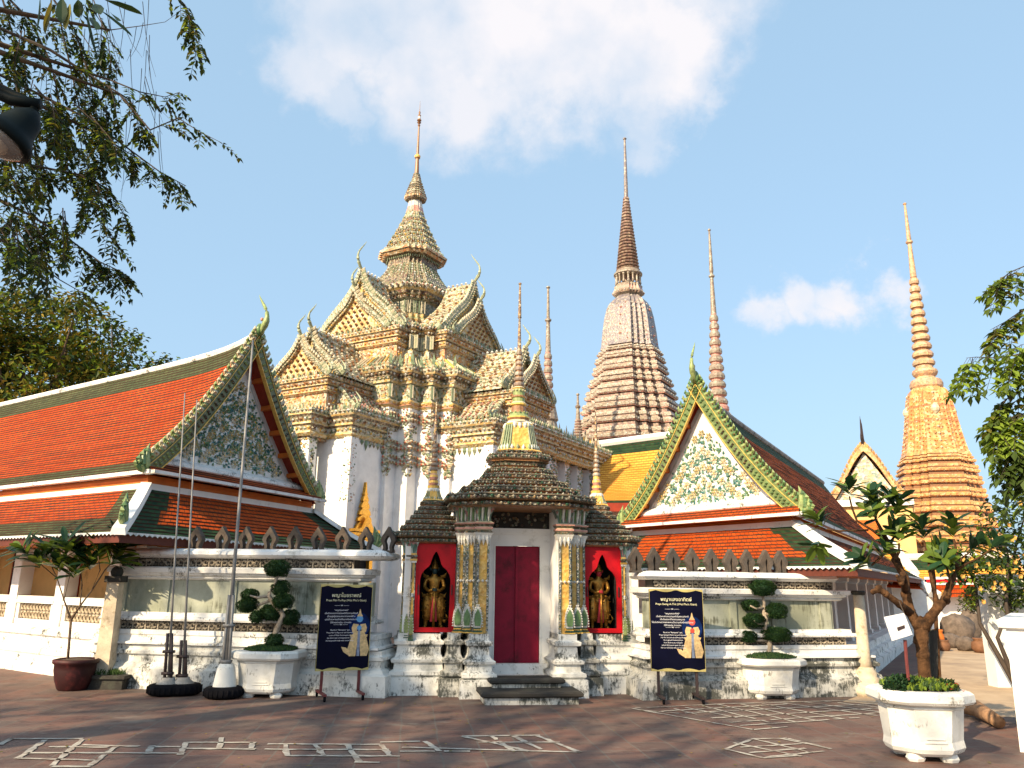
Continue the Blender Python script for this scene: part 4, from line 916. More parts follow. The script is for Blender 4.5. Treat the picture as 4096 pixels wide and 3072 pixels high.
def ent(m_, x0, x1, y0, y1, z0, z1, o1=.28, bot=2):
    """entablature: stacked mosaic mouldings with rows of flower bosses"""
    h = z1-z0; P_ = [(0, .03, bot), (.1, .12, 2), (.18, .06, 0), (.36, .08, 4), (.42, .15, 2), (.5, .12, 0), (.66, .2, 4), (.74, .25, 2), (.8, o1, 0), (.96, o1+.02, 4), (1, .06, 0)]
    for i in range(len(P_)-1):
        a, b_ = P_[i], P_[i+1]
        m_.rings([[(x0-o_, y0-o_, z), (x1+o_, y0-o_, z), (x1+o_, y1+o_, z), (x0-o_, y1+o_, z)] for z, o_ in ((z0+h*a[0], a[1]), (z0+h*b_[0], b_[1]))], a[2], False)
    m_.add([(x0, y0, z1), (x1, y0, z1), (x1, y1, z1), (x0, y1, z1)], [(0, 1, 2, 3)], 0)
    rect = [(x0, y0), (x1, y0), (x1, y1), (x0, y1)]
    for z, o_, s_, q in ((.27, .09, .05, (6, 5, 10)), (.58, .18, .055, (6, 7, 5)), (.88, o1+.03, .06, (6, 5, 9)), (.04, .05, .04, (8, 6))):
        rr = [(x0-o_, y0-o_), (x1+o_, y0-o_), (x1+o_, y1+o_), (x0-o_, y1+o_)]
        for i, (p, n_) in enumerate(along(rr, .17)): m_.stud((p.x, p.y, z0+h*z), s_, q[i % len(q)])
    rr = [(x0-o1, y0-o1), (x1+o1, y0-o1), (x1+o1, y1+o1), (x0-o1, y1+o1)]
    for i, (p, n_) in enumerate(along(rr, .15)): m_.spike((p.x, p.y, z1-.03), .09, .16, (8, 9, 6)[i % 3])
def mgable(m_, a, w, z0, z1, teeth=.11, lattice=True, depth=.16, th=.26):
    """ogee mosaic gable in arm coordinates (outward = -y)"""
    T = [i/14 for i in range(15)]
    def cv(q, k=1.0, dz=0): return [(q*w*k*(t**1.08+.06*math.sin(math.pi*t)*-1), z0+(z1-z0)*(1-t-.045*math.sin(2*math.pi*t))*k+dz) for t in T]
    prof_ = cv(-1, .86)[::-1]+cv(1, .86)[1:]
    m_.add([(b_, -a, z) for b_, z in prof_], [tuple(range(len(prof_)))], 2)
    if lattice:
        st = .26; rows = int((z1-z0)/.17)
        for i in range(rows):
            z = z0+.12+i*.17
            for j in range(-9, 10):
                b_ = (j+(i % 2)*.5)*st
                if abs(b_) < w*.68*(1-(z-z0)/(z1-z0))-.04: m_.stud((b_, -a-.04, z), .072, 7)
    for q in (-1, 1):
        o_ = cv(q); i_ = cv(q, .84); mid = cv(q, .92)
        for (A, B), mi, dd in (((o_, mid), 1, depth), ((mid, i_), 0, depth*.7)):
            m_.rings([[(p[0], -a-dd, p[1]), (r_[0], -a-dd, r_[1]), (r_[0], -a+.05, r_[1]), (p[0], -a+.05, p[1])] for p, r_ in zip(A, B)], mi)
        for k in range(14):
            p, n2 = Vector(o_[k]), Vector(o_[k+1]); L_ = (n2-p).length; c_ = max(1, round(L_/teeth))
            for j in range(c_):
                s_ = p.lerp(n2, (j+.5)/c_); d_ = (n2-p).normalized(); nn = Vector((-d_.y, d_.x))*q; nn = nn if nn.y > 0 else -nn
                m_.tube([(s_.x, -a-.08, s_.y), (s_.x+nn.x*.1, -a-.08, s_.y+nn.y*.1), (s_.x+nn.x*.17-d_.x*.06, -a-.08, s_.y+nn.y*.17-d_.y*.06)], [.07, .06, .01], 5, 9 if j % 2 else 6)
                m_.stud((mid[k][0]*(1-(j+.5)/c_)+mid[k+1][0]*(j+.5)/c_, -a-depth-.02, mid[k][1]*(1-(j+.5)/c_)+mid[k+1][1]*(j+.5)/c_), .045, (6, 9)[j % 2])
                m_.stud((i_[k][0]*(1-(j+.5)/c_)+i_[k+1][0]*(j+.5)/c_, -a-depth*.8, i_[k][1]*(1-(j+.5)/c_)+i_[k+1][1]*(j+.5)/c_), .04, (6, 10)[j % 2])
    horn(m_, (0, -a-.06, z1-.02), (0, -1, 0), (z1-z0)*.4+.2, .055, 9)
    for q in (-1, 1):
        for k in range(3): horn(m_, (q*(w+.02-.09*k), -a-.1, z0-.02), (q, 0, 0), .5-.1*k, .05, 9, .3)
def mroof(m_, a0, a1, w, z0, z1):
    T = [i/10 for i in range(11)]
    for q in (-1, 1):
        L_ = [(q*w*(t**1.08-.06*math.sin(math.pi*t)), z0+(z1-z0)*(1-t-.045*math.sin(2*math.pi*t))) for t in T]
        m_.rings([[(b_, -a0, z) for b_, z in L_], [(b_, -a1, z) for b_, z in L_]], 0, False, False)
        n_ = max(2, int((a1-a0)/.24))
        for i in range(n_):
            for k in range(10):
                t = (k+.5)/10; b_ = q*w*(t**1.08-.06*math.sin(math.pi*t)); z = z0+(z1-z0)*(1-t-.045*math.sin(2*math.pi*t))
                m_.stud((b_+q*.02, -(a0+(a1-a0)*(i+.5+(k % 2)*.5)/n_), z+.03), .07, (6, 7)[(i+k) % 2])
    for i in range(int((a1-a0)/.2)): m_.stud((0, -a0-.1-.2*i, z1+.05), .07, rnd.choice((6, 5)))
for k in range(4):
    A = MF @ Matrix.Rotation(k*math.pi/2, 4, 'Z')
    P_ = lambda name, fn, mats, parent=mon, label=None: mp_(name, fn, mats, parent, False, A, label)
    P_('wing_wall', lambda m_: (m_.box(-1.95, 1.95, -5.2, -2.5, -.02, 6.12), m_.box(-2.0, -1.7, -5.25, -4.9, 0, 6.12), m_.box(1.7, 2.0, -5.25, -4.9, 0, 6.12)), 'clean_white')
    P_('wing_cornice', lambda m_: ent(m_, -1.95, 1.95, -5.2, -2.5, 6.1, 7.02), CG)
    for q in (-1, 1):
        cc = P_('column', lambda m_, q=q: m_.box(*sorted((q*.55, q*.9)), -5.95, -5.6, 0, 6.15), 'clean_white')
        def f(m_, q=q):
            for i in range(120 if k < 2 else 30):
                t = rnd.random()**1.3; z = 6.1-1.75*t; hw = .18*(1-.6*t)*(1 if t < .3 or t > .8 else .45); s_ = rnd.uniform(.025, .05)
                if rnd.random() < .5: m_.stud((q*.725+rnd.uniform(-hw, hw), -5.97, z), s_, rnd.choice((6, 9, 8, 5, 0, 10)))
                else: m_.stud((q*.725+.19, -5.775+rnd.uniform(-hw, hw), z), s_, rnd.choice((8, 9, 8, 6, 4)))
        P_('garland_relief', f, CG, cc)
        def f(m_, q=q):
            for i in range(150 if k < 2 else 20):
                t = rnd.random(); z = 6.1-2.1*t; s_ = rnd.uniform(.03, .065)
                if rnd.random() < .6: m_.stud((q*1.97, -5.1+rnd.uniform(-.14, .14), z), s_, rnd.choice((6, 9, 8, 7, 11, 5)))
                else: m_.stud((q*1.82+rnd.uniform(-.14, .14), -5.23, z), s_, rnd.choice((6, 9, 8, 5, 0)))
            for i in range(14): x = -4.7+i*.2; m_.spike((q*1.97, x, 6.1), .16, -.3*rnd.uniform(.6, 1.2), rnd.choice((8, 9, 0)))
        P_('garland_relief', f, CG)
    P_('porch_shade_fill', lambda m_: m_.box(-.5, .5, -5.62, -5.0, .2, 6.02), 'dark_interior')  # solid near-black block stands in for the shade inside the porch
    if k == 1:
        P_('side_colonnade_cornice', lambda m_: (ent(m_, .95, 6.3, -5.75, -5.1, 6.1, 7.0, .22), [m_.spike((x*.2+1.0, -5.6, 7.0), .12, .42 if x % 3 else .6, (6, 9, 10)[x % 3]) for x in range(26)]), CG)
        P_('side_wall', lambda m_: m_.box(1.9, 6.2, -4.6, -3.6, 0, 7.0), 'clean_white')
        for x in (1.75, 2.85, 3.95, 5.05, 6.1):
            cc = P_('column', lambda m_, x=x: m_.box(x-.19, x+.19, -5.6, -5.2, 0, 6.15), 'clean_white')
            def f(m_, x=x):
                for i in range(70): t = rnd.random(); m_.stud((x+rnd.uniform(-.2, .2), -5.63, 6.1-1.6*t), rnd.uniform(.03, .06), rnd.choice((6, 9, 8, 5, 0)))
            P_('garland_relief', f, CG, cc)
    P_('porch_cornice', lambda m_: (ent(m_, -.95, .95, -6.0, -5.1, 6.1, 7.0, .22), m_.box(-.9, .9, -5.95, -5.1, 6.03, 6.1, 3)), CG)
    def f(m_):
        m_.box(-1.15, 1.15, -5.6, -2.5, 6.95, 7.6, 0)
        for y in (-5.61,):
            for j in range(60): m_.stud((rnd.uniform(-1.1, 1.1), y, rnd.uniform(7.05, 7.6)), rnd.uniform(.03, .06), rnd.choice((6, 6, 5, 10, 3)))
        for j in range(90):
            for q in (-1, 1): m_.stud((q*1.16, rnd.uniform(-5.5, -2.6), rnd.uniform(7.05, 7.6)), rnd.uniform(.03, .06), rnd.choice((6, 6, 5, 10, 3)))
        ent(m_, -1.15, 1.15, -5.6, -2.5, 7.55, 8.15, .2, 3)
    P_('porch_attic', f, ['mosaic_orange']+CG[1:])
    def f(m_):       # small lean-to roofs over the flanking piers
        for q in (-1, 1):
            pr_ = [(q*1.15, 7.85), (q*1.5, 7.62), (q*1.8, 7.25), (q*2.1, 7.05)]
            m_.rings([[(b_, y, z) for b_, z in pr_]+[(q*1.15, y, 7.0)] for y in (-5.15, -3.2)], 0)
            for i in range(12):
                t = i/11*2.99; j = int(t); g_ = t-j; b_ = pr_[j][0]*(1-g_)+pr_[j+1][0]*g_ if j < 3 else pr_[3][0]; z = pr_[j][1]*(1-g_)+pr_[j+1][1]*g_ if j < 3 else pr_[3][1]
                m_.stud((b_, -5.2, z+.02), .085, 9 if i % 2 else 6)
                for y in range(8): m_.stud((b_+q*.02, -4.95+y*.25, z+.03), .055, rnd.choice((6, 11, 7)))
            for s_ in range(3): horn(m_, (q*(2.1-.1*s_), -5.2, 7.05), (q, 0, 0), .55-.12*s_, .05, 9, .3)
    P_('side_roof', f, CG)
    P_('lower_roof', lambda m_: (mroof(m_, 2.2, 5.25, 1.5, 8.15, 9.95)), CG)
    P_('lower_gable', lambda m_: (mgable(m_, 5.7, 1.32, 8.12, 9.6), mgable(m_, 5.25, 1.5, 8.2, 10.0, .13, False)), CG)
    def f(m_):
        m_.box(-1.9, 1.9, -3.1, 0, 8.8, 9.8, 0); ent(m_, -1.9, 1.9, -3.1, 0, 9.75, 10.42, .2, 3)
        for j in range(120): m_.stud((rnd.uniform(-1.85, 1.85), -3.11, rnd.uniform(9.15, 9.75)), rnd.uniform(.03, .07), rnd.choice((6, 6, 5, 10, 3)))
        for j in range(60): 
            for q in (-1, 1): m_.stud((q*1.91, -rnd.uniform(2, 3.05), rnd.uniform(9.15, 9.75)), rnd.uniform(.03, .06), rnd.choice((6, 6, 5, 10, 3)))
    P_('upper_attic', f, ['mosaic_orange']+CG[1:])
    P_('upper_roof', lambda m_: mroof(m_, 1.75, 2.9, 2.05, 10.4, 12.9), CG)
    P_('upper_gable', lambda m_: (mgable(m_, 3.25, 1.62, 10.4, 12.15, .12), mgable(m_, 2.95, 2.05, 10.4, 12.95, .13, False)), CG)
PL22 = redent([1, .85])
def f(m_):
    stack(m_, PL22, [(9.3, 2.75, 0), (9.6, 2.7, 2), (9.66, 2.62, 1), (10.15, 2.62, 2), (10.2, 2.7, 4), (10.32, 2.74, 2), (10.36, 2.82, 4), (10.5, 2.84, 0), (10.55, 2.5, 3), (11.0, 1.5, 3)])
    for x, y in PL22:
        for k in (-.2, -.14, -.08, -.02, .02): m_.tube([(x*2.63-k*abs(x)/x*1.0, y*2.65, 9.66), (x*2.63-k*abs(x)/x, y*2.65, 10.15)], .03, 4, (9, 8, 6)[int(abs(k)*25) % 3]); m_.tube([(x*2.65, y*2.63-k*abs(y)/y, 9.66), (x*2.65, y*2.63-k*abs(y)/y, 10.15)], .03, 4, (9, 8, 6)[int(abs(k)*25) % 3])
    for z, r, s_ in ((10.26, 2.76, .05), (10.43, 2.86, .055)): studs(m_, PL22, z, r, .16, s_, (6, 7, 5))
    spikes(m_, PL22, 10.5, 2.8, .16, .1, .16, (8, 9, 6))
mp_('upper_core', f, CG)
def f(m_):
    stack(m_, PL3, [(10.8, 1.25, 3), (11.25, 1.2, 2), (11.32, 1.3, 4), (11.4, 1.24, 2), (11.5, 1.3, 8), (11.58, 1.2, 2), (11.7, 1.22, 2), (11.75, 1.14, 1), (12.25, 1.16, 1), (12.32, 1.3, 4), (12.42, 1.3, 0), (12.48, 1.4, 4), (12.6, 1.42, 2), (12.68, 1.52, 0), (12.85, 1.55, 8), (12.92, 1.45, 0)])
    studs(m_, PL3, 12.78, 1.56, .27, .1, (5, 6)); studs(m_, PL3, 12.78, 1.64, .27, .05, (7, 11)); studs(m_, PL3, 12.38, 1.32, .15, .045, (6, 7)); studs(m_, PL3, 11.0, 1.26, .2, .07, (6, 5, 9))
    for x, y in PL3:
        for k in (-.03, .03): m_.tube([(x*1.17-k*y*2, y*1.17+k*x*2, 11.75), (x*1.17-k*y*2, y*1.17+k*x*2, 12.25)], .022, 4, rnd.choice((9, 8, 6)))
mp_('spire_base', f, CG)
def f(m_):
    T = [(12.9, 1.46), (13.0, 1.44), (13.22, 1.3), (13.42, 1.16), (13.62, 1.03), (13.8, .94), (13.94, .88)]
    stack(m_, PL3, [(z, r, 4) for z, r in T]+[(14.3, .86, 9), (14.36, .9, 1)])
    for i in range(15):
        q = i/14; z = 12.98+.95*q; r = 1.44-(.55)*q**.8; studs(m_, PL3, z, r, .17, .062 if i % 2 else .05, (5, 9, 6, 9) if i % 2 else (9, 8, 0))
    spikes(m_, PL3, 14.3, .95, .1, .06, -.12, (8, 9))
mp_('lower_spire_tier', f, CG)
def f(m_):
    stack(m_, PL3, [(14.3, .9, 4), (14.34, 1.06, 3), (14.42, 1.14, 4), (14.46, 1.2, 3), (14.54, 1.22, 0), (14.64, 1.12, 2), (14.72, 1.0, 4), (15.0, .86, 0), (15.3, .74, 4), (15.6, .62, 0), (15.9, .52, 4), (16.2, .42, 0), (16.5, .34, 11), (16.8, .27, 5), (17.05, .24, 5), (17.08, .24, 5)])
    for i in range(20):
        q = i/19; z = 14.62+1.95*q; r = 1.08*(1-q)**1.12+.31*q; studs(m_, PL3, z, r, .13 if i % 2 else .11, .055-.022*q, (6, 0, 5, 6) if i % 2 else (7, 9, 10, 6)); 
        if i % 3 == 0: spikes(m_, PL3, z, r*1.01, .14, .08, .13, (6, 9, 8))
    for x, y in ngon(14): m_.tube([(x*.3, y*.3, 16.55), (x*.25, y*.25, 17.05)], .03, 4, 5)
mp_('middle_spire_tier', f, CG)
def f(m_):
    stack(m_, PL3, [(17.05, .24, 4), (17.1, .36, 4), (17.18, .4, 3), (17.25, .41, 4), (17.4, .36, 0), (17.6, .28, 4), (17.85, .22, 0), (18.1, .17, 4), (18.36, .12, 0)])
    for i in range(9): q = i/8; studs(m_, PL3, 17.28+1.0*q, .4*(1-q)+.13*q, .08, .035-.012*q, (6, 7, 9))
mp_('upper_spire_tier', f, CG)
mp_('finial', lambda m_: spire(m_, (0, 0), [(18.36, .1, 7), (19.05, .075, 7), (19.12, .12, 10), (19.2, .13, 10), (19.28, .06, 7), (20.6, .035, 7), (20.68, .06, 7), (20.72, .02, 7), (20.8, .09, 7), (20.84, .02, 7), (20.9, .1, 7), (20.98, .06, 5), (21.1, .055, 7), (21.14, .07, 7), (21.2, .03, 7), (21.3, .045, 7), (21.36, .015, 7), (21.85, .004, 7)], 10), CG)
A0 = MF
def f(m_):
    x = 1.99; y = -4.5
    m_.box(x, x+.14, y-.45, y-.3, 2.0, 4.15); m_.box(x, x+.14, y+.3, y+.45, 2.0, 4.15)
    for z, o_ in ((4.15, .0), (4.25, .05), (4.36, .02), (4.46, .08), (4.58, .1)): m_.box(x, x+.16+o_, y-.5-o_, y+.5+o_, z, z+.09)
    m_.rings([[(x, y-h, z), (x+.16*h+.1, y-h, z), (x+.16*h+.1, y+h, z), (x, y+h, z)] for z, h in ((4.67, .38), (4.78, .32), (4.9, .22), (4.92, .3), (5.02, .28), (5.1, .18), (5.12, .25), (5.22, .23), (5.32, .14), (5.34, .19), (5.44, .17), (5.54, .1), (5.56, .14), (5.66, .11), (5.74, .06), (5.76, .09), (5.84, .05), (6.15, .012))])
    m_.rings([[(x+.2, y-h, z), (x+.28, y-h, z), (x+.28, y+h, z), (x+.2, y+h, z)] for z, h in ((4.67, .27), (4.82, .17), (4.98, .07), (5.1, .01))])
    for j in range(60): m_.stud((x+.16, y+rnd.uniform(-.48, .48), rnd.uniform(4.2, 4.7)), .035)
gw = mp_('golden_window', f, 'gold_leaf', M=MF @ Matrix.Translation((0, 0, -1.4))); mp_('window_opening', lambda m_: m_.box(1.96, 2.0, -4.8, -4.2, .6, 2.75), 'dark_interior', gw)

# ---------------------------------------------------------------- pagodas
def pagoda(c, rot, label, name='pagoda', cat='pagoda', group=None): return thing(name, (c[0], c[1], 0), label, cat, group), rotf((c[0], c[1], 0), rot)
def pg(r, F, name, fn, mats, label=None):
    m_ = MB(); m_.M = F; fn(m_); return m_.build(name, mats, r, label=label)
p0 = at(631, 400, 62); ch, CF = pagoda((p0.x, p0.y), R(-30), 'great grey mosaic pagoda with a dark ringed spire, behind the yellow tiled roof')
CH = ['chedi_grey', 'chedi_tier', 'chedi_brown', 'white_glaze', 'pink_glaze', 'cream_glaze', 'yellow_glaze']
def tiers(m_, plan, T, step, s_, mi=(1, 2, 4), sm=(3, 5), hband=.3):
    """T: (z_low, z_high, r): crisp mouldings with dark recesses between them"""
    for i, (za, zb, r) in enumerate(T):
        rn = T[i+1][2] if i+1 < len(T) else r*.87; h = zb-za; rc = r-(r-rn)*.6-.06
        P_ = [(za, rc*.97, mi[1]), (za+h*.1, rc*.97, mi[1]), (za+h*.101, r*.97, mi[2]), (za+h*.16, r*.985, mi[0]), (za+h*.17, r, mi[0]), (za+h*.36, r*1.005, mi[2]), (za+h*.365, r*.97, mi[0]), (za+h*.44, r*.955, mi[1]), (za+h*.45, rn+(r-rn)*.3, mi[1]), (za+h*.54, rn+(r-rn)*.3, mi[0]),
              (za+h*.545, rn+(r-rn)*.62, mi[0]), (za+h*.7, rn+(r-rn)*.6, mi[2]), (za+h*.72, rn+(r-rn)*.35, mi[0]), (za+h*.8, rn+(r-rn)*.3, mi[1]), (za+h*.81, rn*.95, mi[1]), (zb, rn*.95, mi[0])]
        stack(m_, plan, P_)
        studs(m_, plan, za+h*.27, r*1.0, step, s_*.62, sm); studs(m_, plan, za+h*.62, rn+(r-rn)*.61, step*1.2, s_*.5, sm); studs(m_, plan, za+h*.13, r*.975, step*.8, s_*.35, sm)
kx = .01455
PLK = redent([1, .8, .62, .46])
pg(ch, CF, 'base', lambda m_: stack(m_, PLK, [(-.02, 6, 1), (11.5, 5.2, 1)]), CH)
pg(ch, CF, 'tier', lambda m_: tiers(m_, PLK, [(11.0, 12.3, 310*kx), (12.3, 13.6, 296*kx), (13.6, 14.8, 278*kx), (14.8, 16.0, 256*kx), (16.0, 17.1, 236*kx), (17.1, 18.1, 217*kx), (18.1, 19.1, 195*kx), (19.1, 19.8, 182*kx), (19.8, 20.4, 170*kx)], .5, .15), CH, 'stepped mosaic tiers')
def f(m_):
    P_ = [(20.4, 152*kx, 0), (20.7, 146*kx, 0), (22, 138*kx, 0), (23.2, 127*kx, 0), (24.0, 115*kx, 0), (24.5, 98*kx, 0), (24.9, 72*kx, 0), (25.05, 60*kx, 1)]
    stack(m_, PLK, P_)
    for i in range(9):
        q = i/8; z = 20.8+3.2*q; r = (146-30*q)*kx; studs(m_, PLK, z, r*1.0, .75, .09, (3, 5, 4))
    for z in (21.3, 22.1, 22.9, 23.6):
        r = 146*kx*(1-.2*(z-20.8)/3.2)
        for a in range(4): m_.stud((r*math.cos(a*math.pi/2), r*math.sin(a*math.pi/2), z), .17, 4)
pg(ch, CF, 'bell', f, CH)
def f(m_):
    stack(m_, PLK, [(25.0, 62*kx, 1), (25.15, 80*kx, 2), (25.35, 86*kx, 1), (25.5, 78*kx, 4), (25.75, 72*kx, 1), (25.95, 74*kx, 1), (26.1, 60*kx, 2), (26.15, 30*kx, 2)])
    studs(m_, PLK, 25.3, 84*kx, .3, .09, (3, 5))
    m_.lathe((0, 0, 0), [(26.1, .45), (27.0, .45)], 16, 2)
    for i in range(16): a = 2*math.pi*i/16; m_.lathe((1.0*math.cos(a), 1.0*math.sin(a), 26.1), [(0, .09), (.1, .12), (.2, .08), (.6, .08), (.7, .13), (.78, .13)], 6, 1)
    m_.lathe((0, 0, 26.85), [(0, 1.05), (.08, 1.2), (.2, 1.2), (.3, 1.08), (.5, .95)], 24, 1)
pg(ch, CF, 'colonnette_ring', f, CH)
pg(ch, CF, 'ringed_spire', lambda m_: ringspire(m_, (0, 0), 27.3, 34.2, 1.02, .25, 24, 39.9, .06, (2, 2, 0), ((39.85, .16),)), CH)
p0 = at(719, 418, 50); p2, PF = pagoda((p0.x, p0.y), 0, 'slender banded pagoda spire rising behind the right gallery gable')
pg(p2, PF, 'base', lambda m_: (m_.lathe((0, 0, 0), [(-.02, 2.6), (5, 2.4), (8, 1.9), (10.5, 1.3), (11.2, 1.0)], 20, 1), [m_.lathe((0, 0, z), [(0, r*.9), (.12, r), (.3, r), (.42, r*.88)], 20, (1, 4)[i % 2]) for i, (z, r) in enumerate(((11.2, 1.05), (11.75, .9), (12.2, .78), (12.65, .68)))], [m_.stud((r*math.cos(a*.35), r*math.sin(a*.35), z), .09, 3) for z, r in ((11.4, 1.05), (11.95, .9), (12.4, .78)) for a in range(18)]), CH)
pg(p2, PF, 'ringed_spire', lambda m_: ringspire(m_, (0, 0), 13.1, 19.4, .64, .26, 11, 25.6, .05, (1, 4, 1), ((22.1, .2), (25.5, .11))), CH)
p0 = at(940, 500, 66); yc, YF = pagoda((p0.x, p0.y), R(-14), 'great yellow and orange pagoda standing highest on the right side of the photo')
YM = ['yellow_chedi', 'yellow_tier', 'yellow_red', 'white_glaze', 'brown_glaze', 'cream_glaze', 'yellow_spire']
ky = .0172
pg(yc, YF, 'base', lambda m_: stack(m_, PLK, [(-.02, 5.2, 1), (4.4, 4.6, 1)]), YM)
pg(yc, YF, 'tier', lambda m_: tiers(m_, PLK, [(4.0, 5.1, 240*ky), (5.1, 6.4, 228*ky), (6.4, 7.6, 216*ky), (7.6, 8.8, 200*ky), (8.8, 9.9, 186*ky), (9.9, 10.9, 178*ky), (10.9, 11.8, 170*ky), (11.8, 12.6, 160*ky)], .42, .13, (1, 4, 2), (1, 5, 0)), YM, 'stepped yellow and red tiers')
def f(m_):
    P_ = [(12.5, 146*ky, 1), (12.9, 136*ky, 0), (14, 124*ky, 0), (15.4, 112*ky, 2), (15.55, 111*ky, 0), (16.6, 103*ky, 2), (16.8, 101*ky, 0), (17.6, 94*ky, 0), (18.2, 82*ky, 1), (18.45, 70*ky, 1)]
    stack(m_, PLK, P_)
    for i in range(14):
        q = i/13; studs(m_, PLK, 12.9+4.6*q, (136-42*q)*ky, .45, .09, (1, 5, 2))
    for i in range(9):
        z = 13+4.8*i/8; r = (136-43*i/8)*ky
        for a in range(4): 
            for k in (-.3, 0, .3): m_.stud((r*math.cos(a*math.pi/2)-k*math.sin(a*math.pi/2), r*math.sin(a*math.pi/2)+k*math.cos(a*math.pi/2), z), .15 if k == 0 else .1, 5 if k == 0 else 1)
    for a in range(4): m_.lathe((102*ky*math.cos(a*math.pi/2), 102*ky*math.sin(a*math.pi/2), 16.4), [(-.4, .2), (-.2, .34), (0, .38), (.25, .3), (.5, .05)], 8, 5)
pg(yc, YF, 'bell', f, YM)
pg(yc, YF, 'bulb', lambda m_: m_.lathe((0, 0, 0), [(18.4, 1.15), (18.6, 1.3), (18.9, 1.32), (19.2, 1.2), (19.35, .85), (19.5, .75), (19.7, .95), (19.9, 1.03), (20.1, .98), (20.3, .7), (20.55, .7)], 22, 6), YM)
pg(yc, YF, 'ringed_spire', lambda m_: ringspire(m_, (0, 0), 20.5, 28.8, .92, .36, 11, 36.1, .07, (6, 4, 6), ((32.2, .3), (36.0, .16))), YM)
def thin(px, py, Y, zt, zb, label, rb):
    p = at(px, py, Y); t_, F = pagoda((p.x, p.y), 0, label)
    pg(t_, F, 'base', lambda m_: m_.lathe((0, 0, 0), [(-.02, rb*2.6), (zb*.6, rb*2.3), (zb*.8, rb*1.7), (zb*.82, rb*2), (zb*.9, rb*1.4), (zb*.91, rb*1.7), (zb, rb*1.1)], 14, 1), CH)
    pg(t_, F, 'ringed_spire', lambda m_: ringspire(m_, (0, 0), zb, zb+(zt-zb)*.42, rb, rb*.62, 7, zt, rb*.16, (1, 4, 1), ((zb+(zt-zb)*.7, rb*.55), (zt-.1, rb*.34))), CH)
thin(548, 375, 52, 22.0, 13.6, 'pale thin pagoda spire just behind the right arm of the library hall', .42)
thin(578, 428, 60, 16.2, 12.6, 'tiny dark pagoda spire beside the foot of the great grey pagoda', .4)

# ---------------------------------------------------------------- halls behind
def slabroof(name, label, ridge, eave, z0, mats, wallmat, cat='building', gtop=.12, rows=30, under=None):
    """a single tiled roof pitch between a ridge line and an eave line with walls below; tiles, white ridge, eave board"""
    A_, B_ = ridge; C_, D_ = eave; r = thing(name, ((A_.x+C_.x)/2, (A_.y+C_.y)/2, 0), label, cat)
    m_ = MB(); L_ = (B_-A_).length
    tiled(m_, lambda s, t: tuple((A_.lerp(B_, s)).lerp(C_.lerp(D_, s), t)+Vector((0, 0, -.35*math.sin(math.pi*t)))), [i/16 for i in range(17)], rows, lambda a, b_, t0, t1: 1 if t0 < gtop or t0 > .93 else 0, .14, .03, L_); m_.build('roof', mats, r)
    m_ = MB(); m_.tube([A_.lerp(B_, i/6)+Vector((0, 0, .1+.0*i)) for i in range(7)], .17, 8); m_.build('ridge', 'white_paint', r)
    m_ = MB(); n_ = Vector((-(D_-C_).y, (D_-C_).x, 0)).normalized()*.12
    m_.rings([[tuple(p), tuple(p+n_), tuple(p+n_-Vector((0, 0, .3))), tuple(p-Vector((0, 0, .3)))] for p in (C_, D_)]); m_.build('eave_board', 'red_wood', r)
    bk = n_.normalized()*1.2; m_ = MB(); q = [C_+bk, D_+bk]; m_.rings([[(p.x, p.y, -.02), (p.x+n_.x*2, p.y+n_.y*2, -.02), (p.x+n_.x*2, p.y+n_.y*2, p.z-.1), (p.x, p.y, p.z-.1)] for p in q]); m_.build('wall', wallmat, r)
    bk2 = A_+(A_-C_)*.9; bk3 = B_+(B_-D_)*.9; bk2.z, bk3.z = C_.z, D_.z
    m_ = MB(); m_.add([tuple(A_), tuple(B_), tuple(bk3), tuple(bk2)], [(0, 1, 2, 3)]); m_.build('rear_roof', mats[0], r)
    return r
slabroof('side_hall', 'hall with bright yellow tile roof between the library hall and the right gallery', (at(598, 447, 33), at(720, 431, 33)), (at(592, 503, 28.5), at(720, 503, 28.5)), 0, ['roof_yellow', 'roof_green_big'], 'white_paint')
rr = slabroof('far_hall', 'far hall with yellow roof and white ridge closing the lane at the right', (at(896, 560, 38), at(1010, 557, 38)), (at(918, 582, 36.5), at(1050, 581, 36.5)), 0, ['roof_yellow', 'roof_green_big'], 'white_paint', gtop=.24, rows=16)
a, b_, c_, d_ = at(925, 585, 36.2), at(1040, 584, 36.2), at(938, 597, 35.2), at(1050, 597, 35.2)
m_ = MB(); tiled(m_, lambda s, t: tuple(a.lerp(b_, s).lerp(c_.lerp(d_, s), t)), [i/10 for i in range(11)], 8, lambda *q: 0, .14, .03, 8); m_.build('skirt_roof', 'roof_orange', rr)
m_ = MB(); m_.rings([[tuple(p), tuple(p+Vector((0, -.15, 0))), tuple(p+Vector((0, -.15, .35))), tuple(p+Vector((0, 0, .35)))] for p in (a, b_)]); m_.build('white_band', 'white_paint', rr)
m_ = MB(); m_.rings([[tuple(p), tuple(p+Vector((0, -.2, 0))), tuple(p+Vector((0, -.2, .12))), tuple(p+Vector((0, 0, .12)))] for p in (a+Vector((0, 0, .12)), b_+Vector((0, 0, .12)))]); m_.build('red_band', 'red_lacquer', rr)
m_ = MB(); m_.rings([[(p.x, p.y+.8, -.02), (p.x, p.y+1, -.02), (p.x, p.y+1, p.z), (p.x, p.y+.8, p.z)] for p in (c_, d_)]); m_.build('wall', 'clean_white', rr)
m_ = MB(); m_.tube([at(892, 556, 38)+Vector((0, 0, .1)), at(905, 571, 37), at(919, 583, 36.4), at(940, 597, 35.2)], .2, 6); m_.build('hip', 'white_paint', rr)
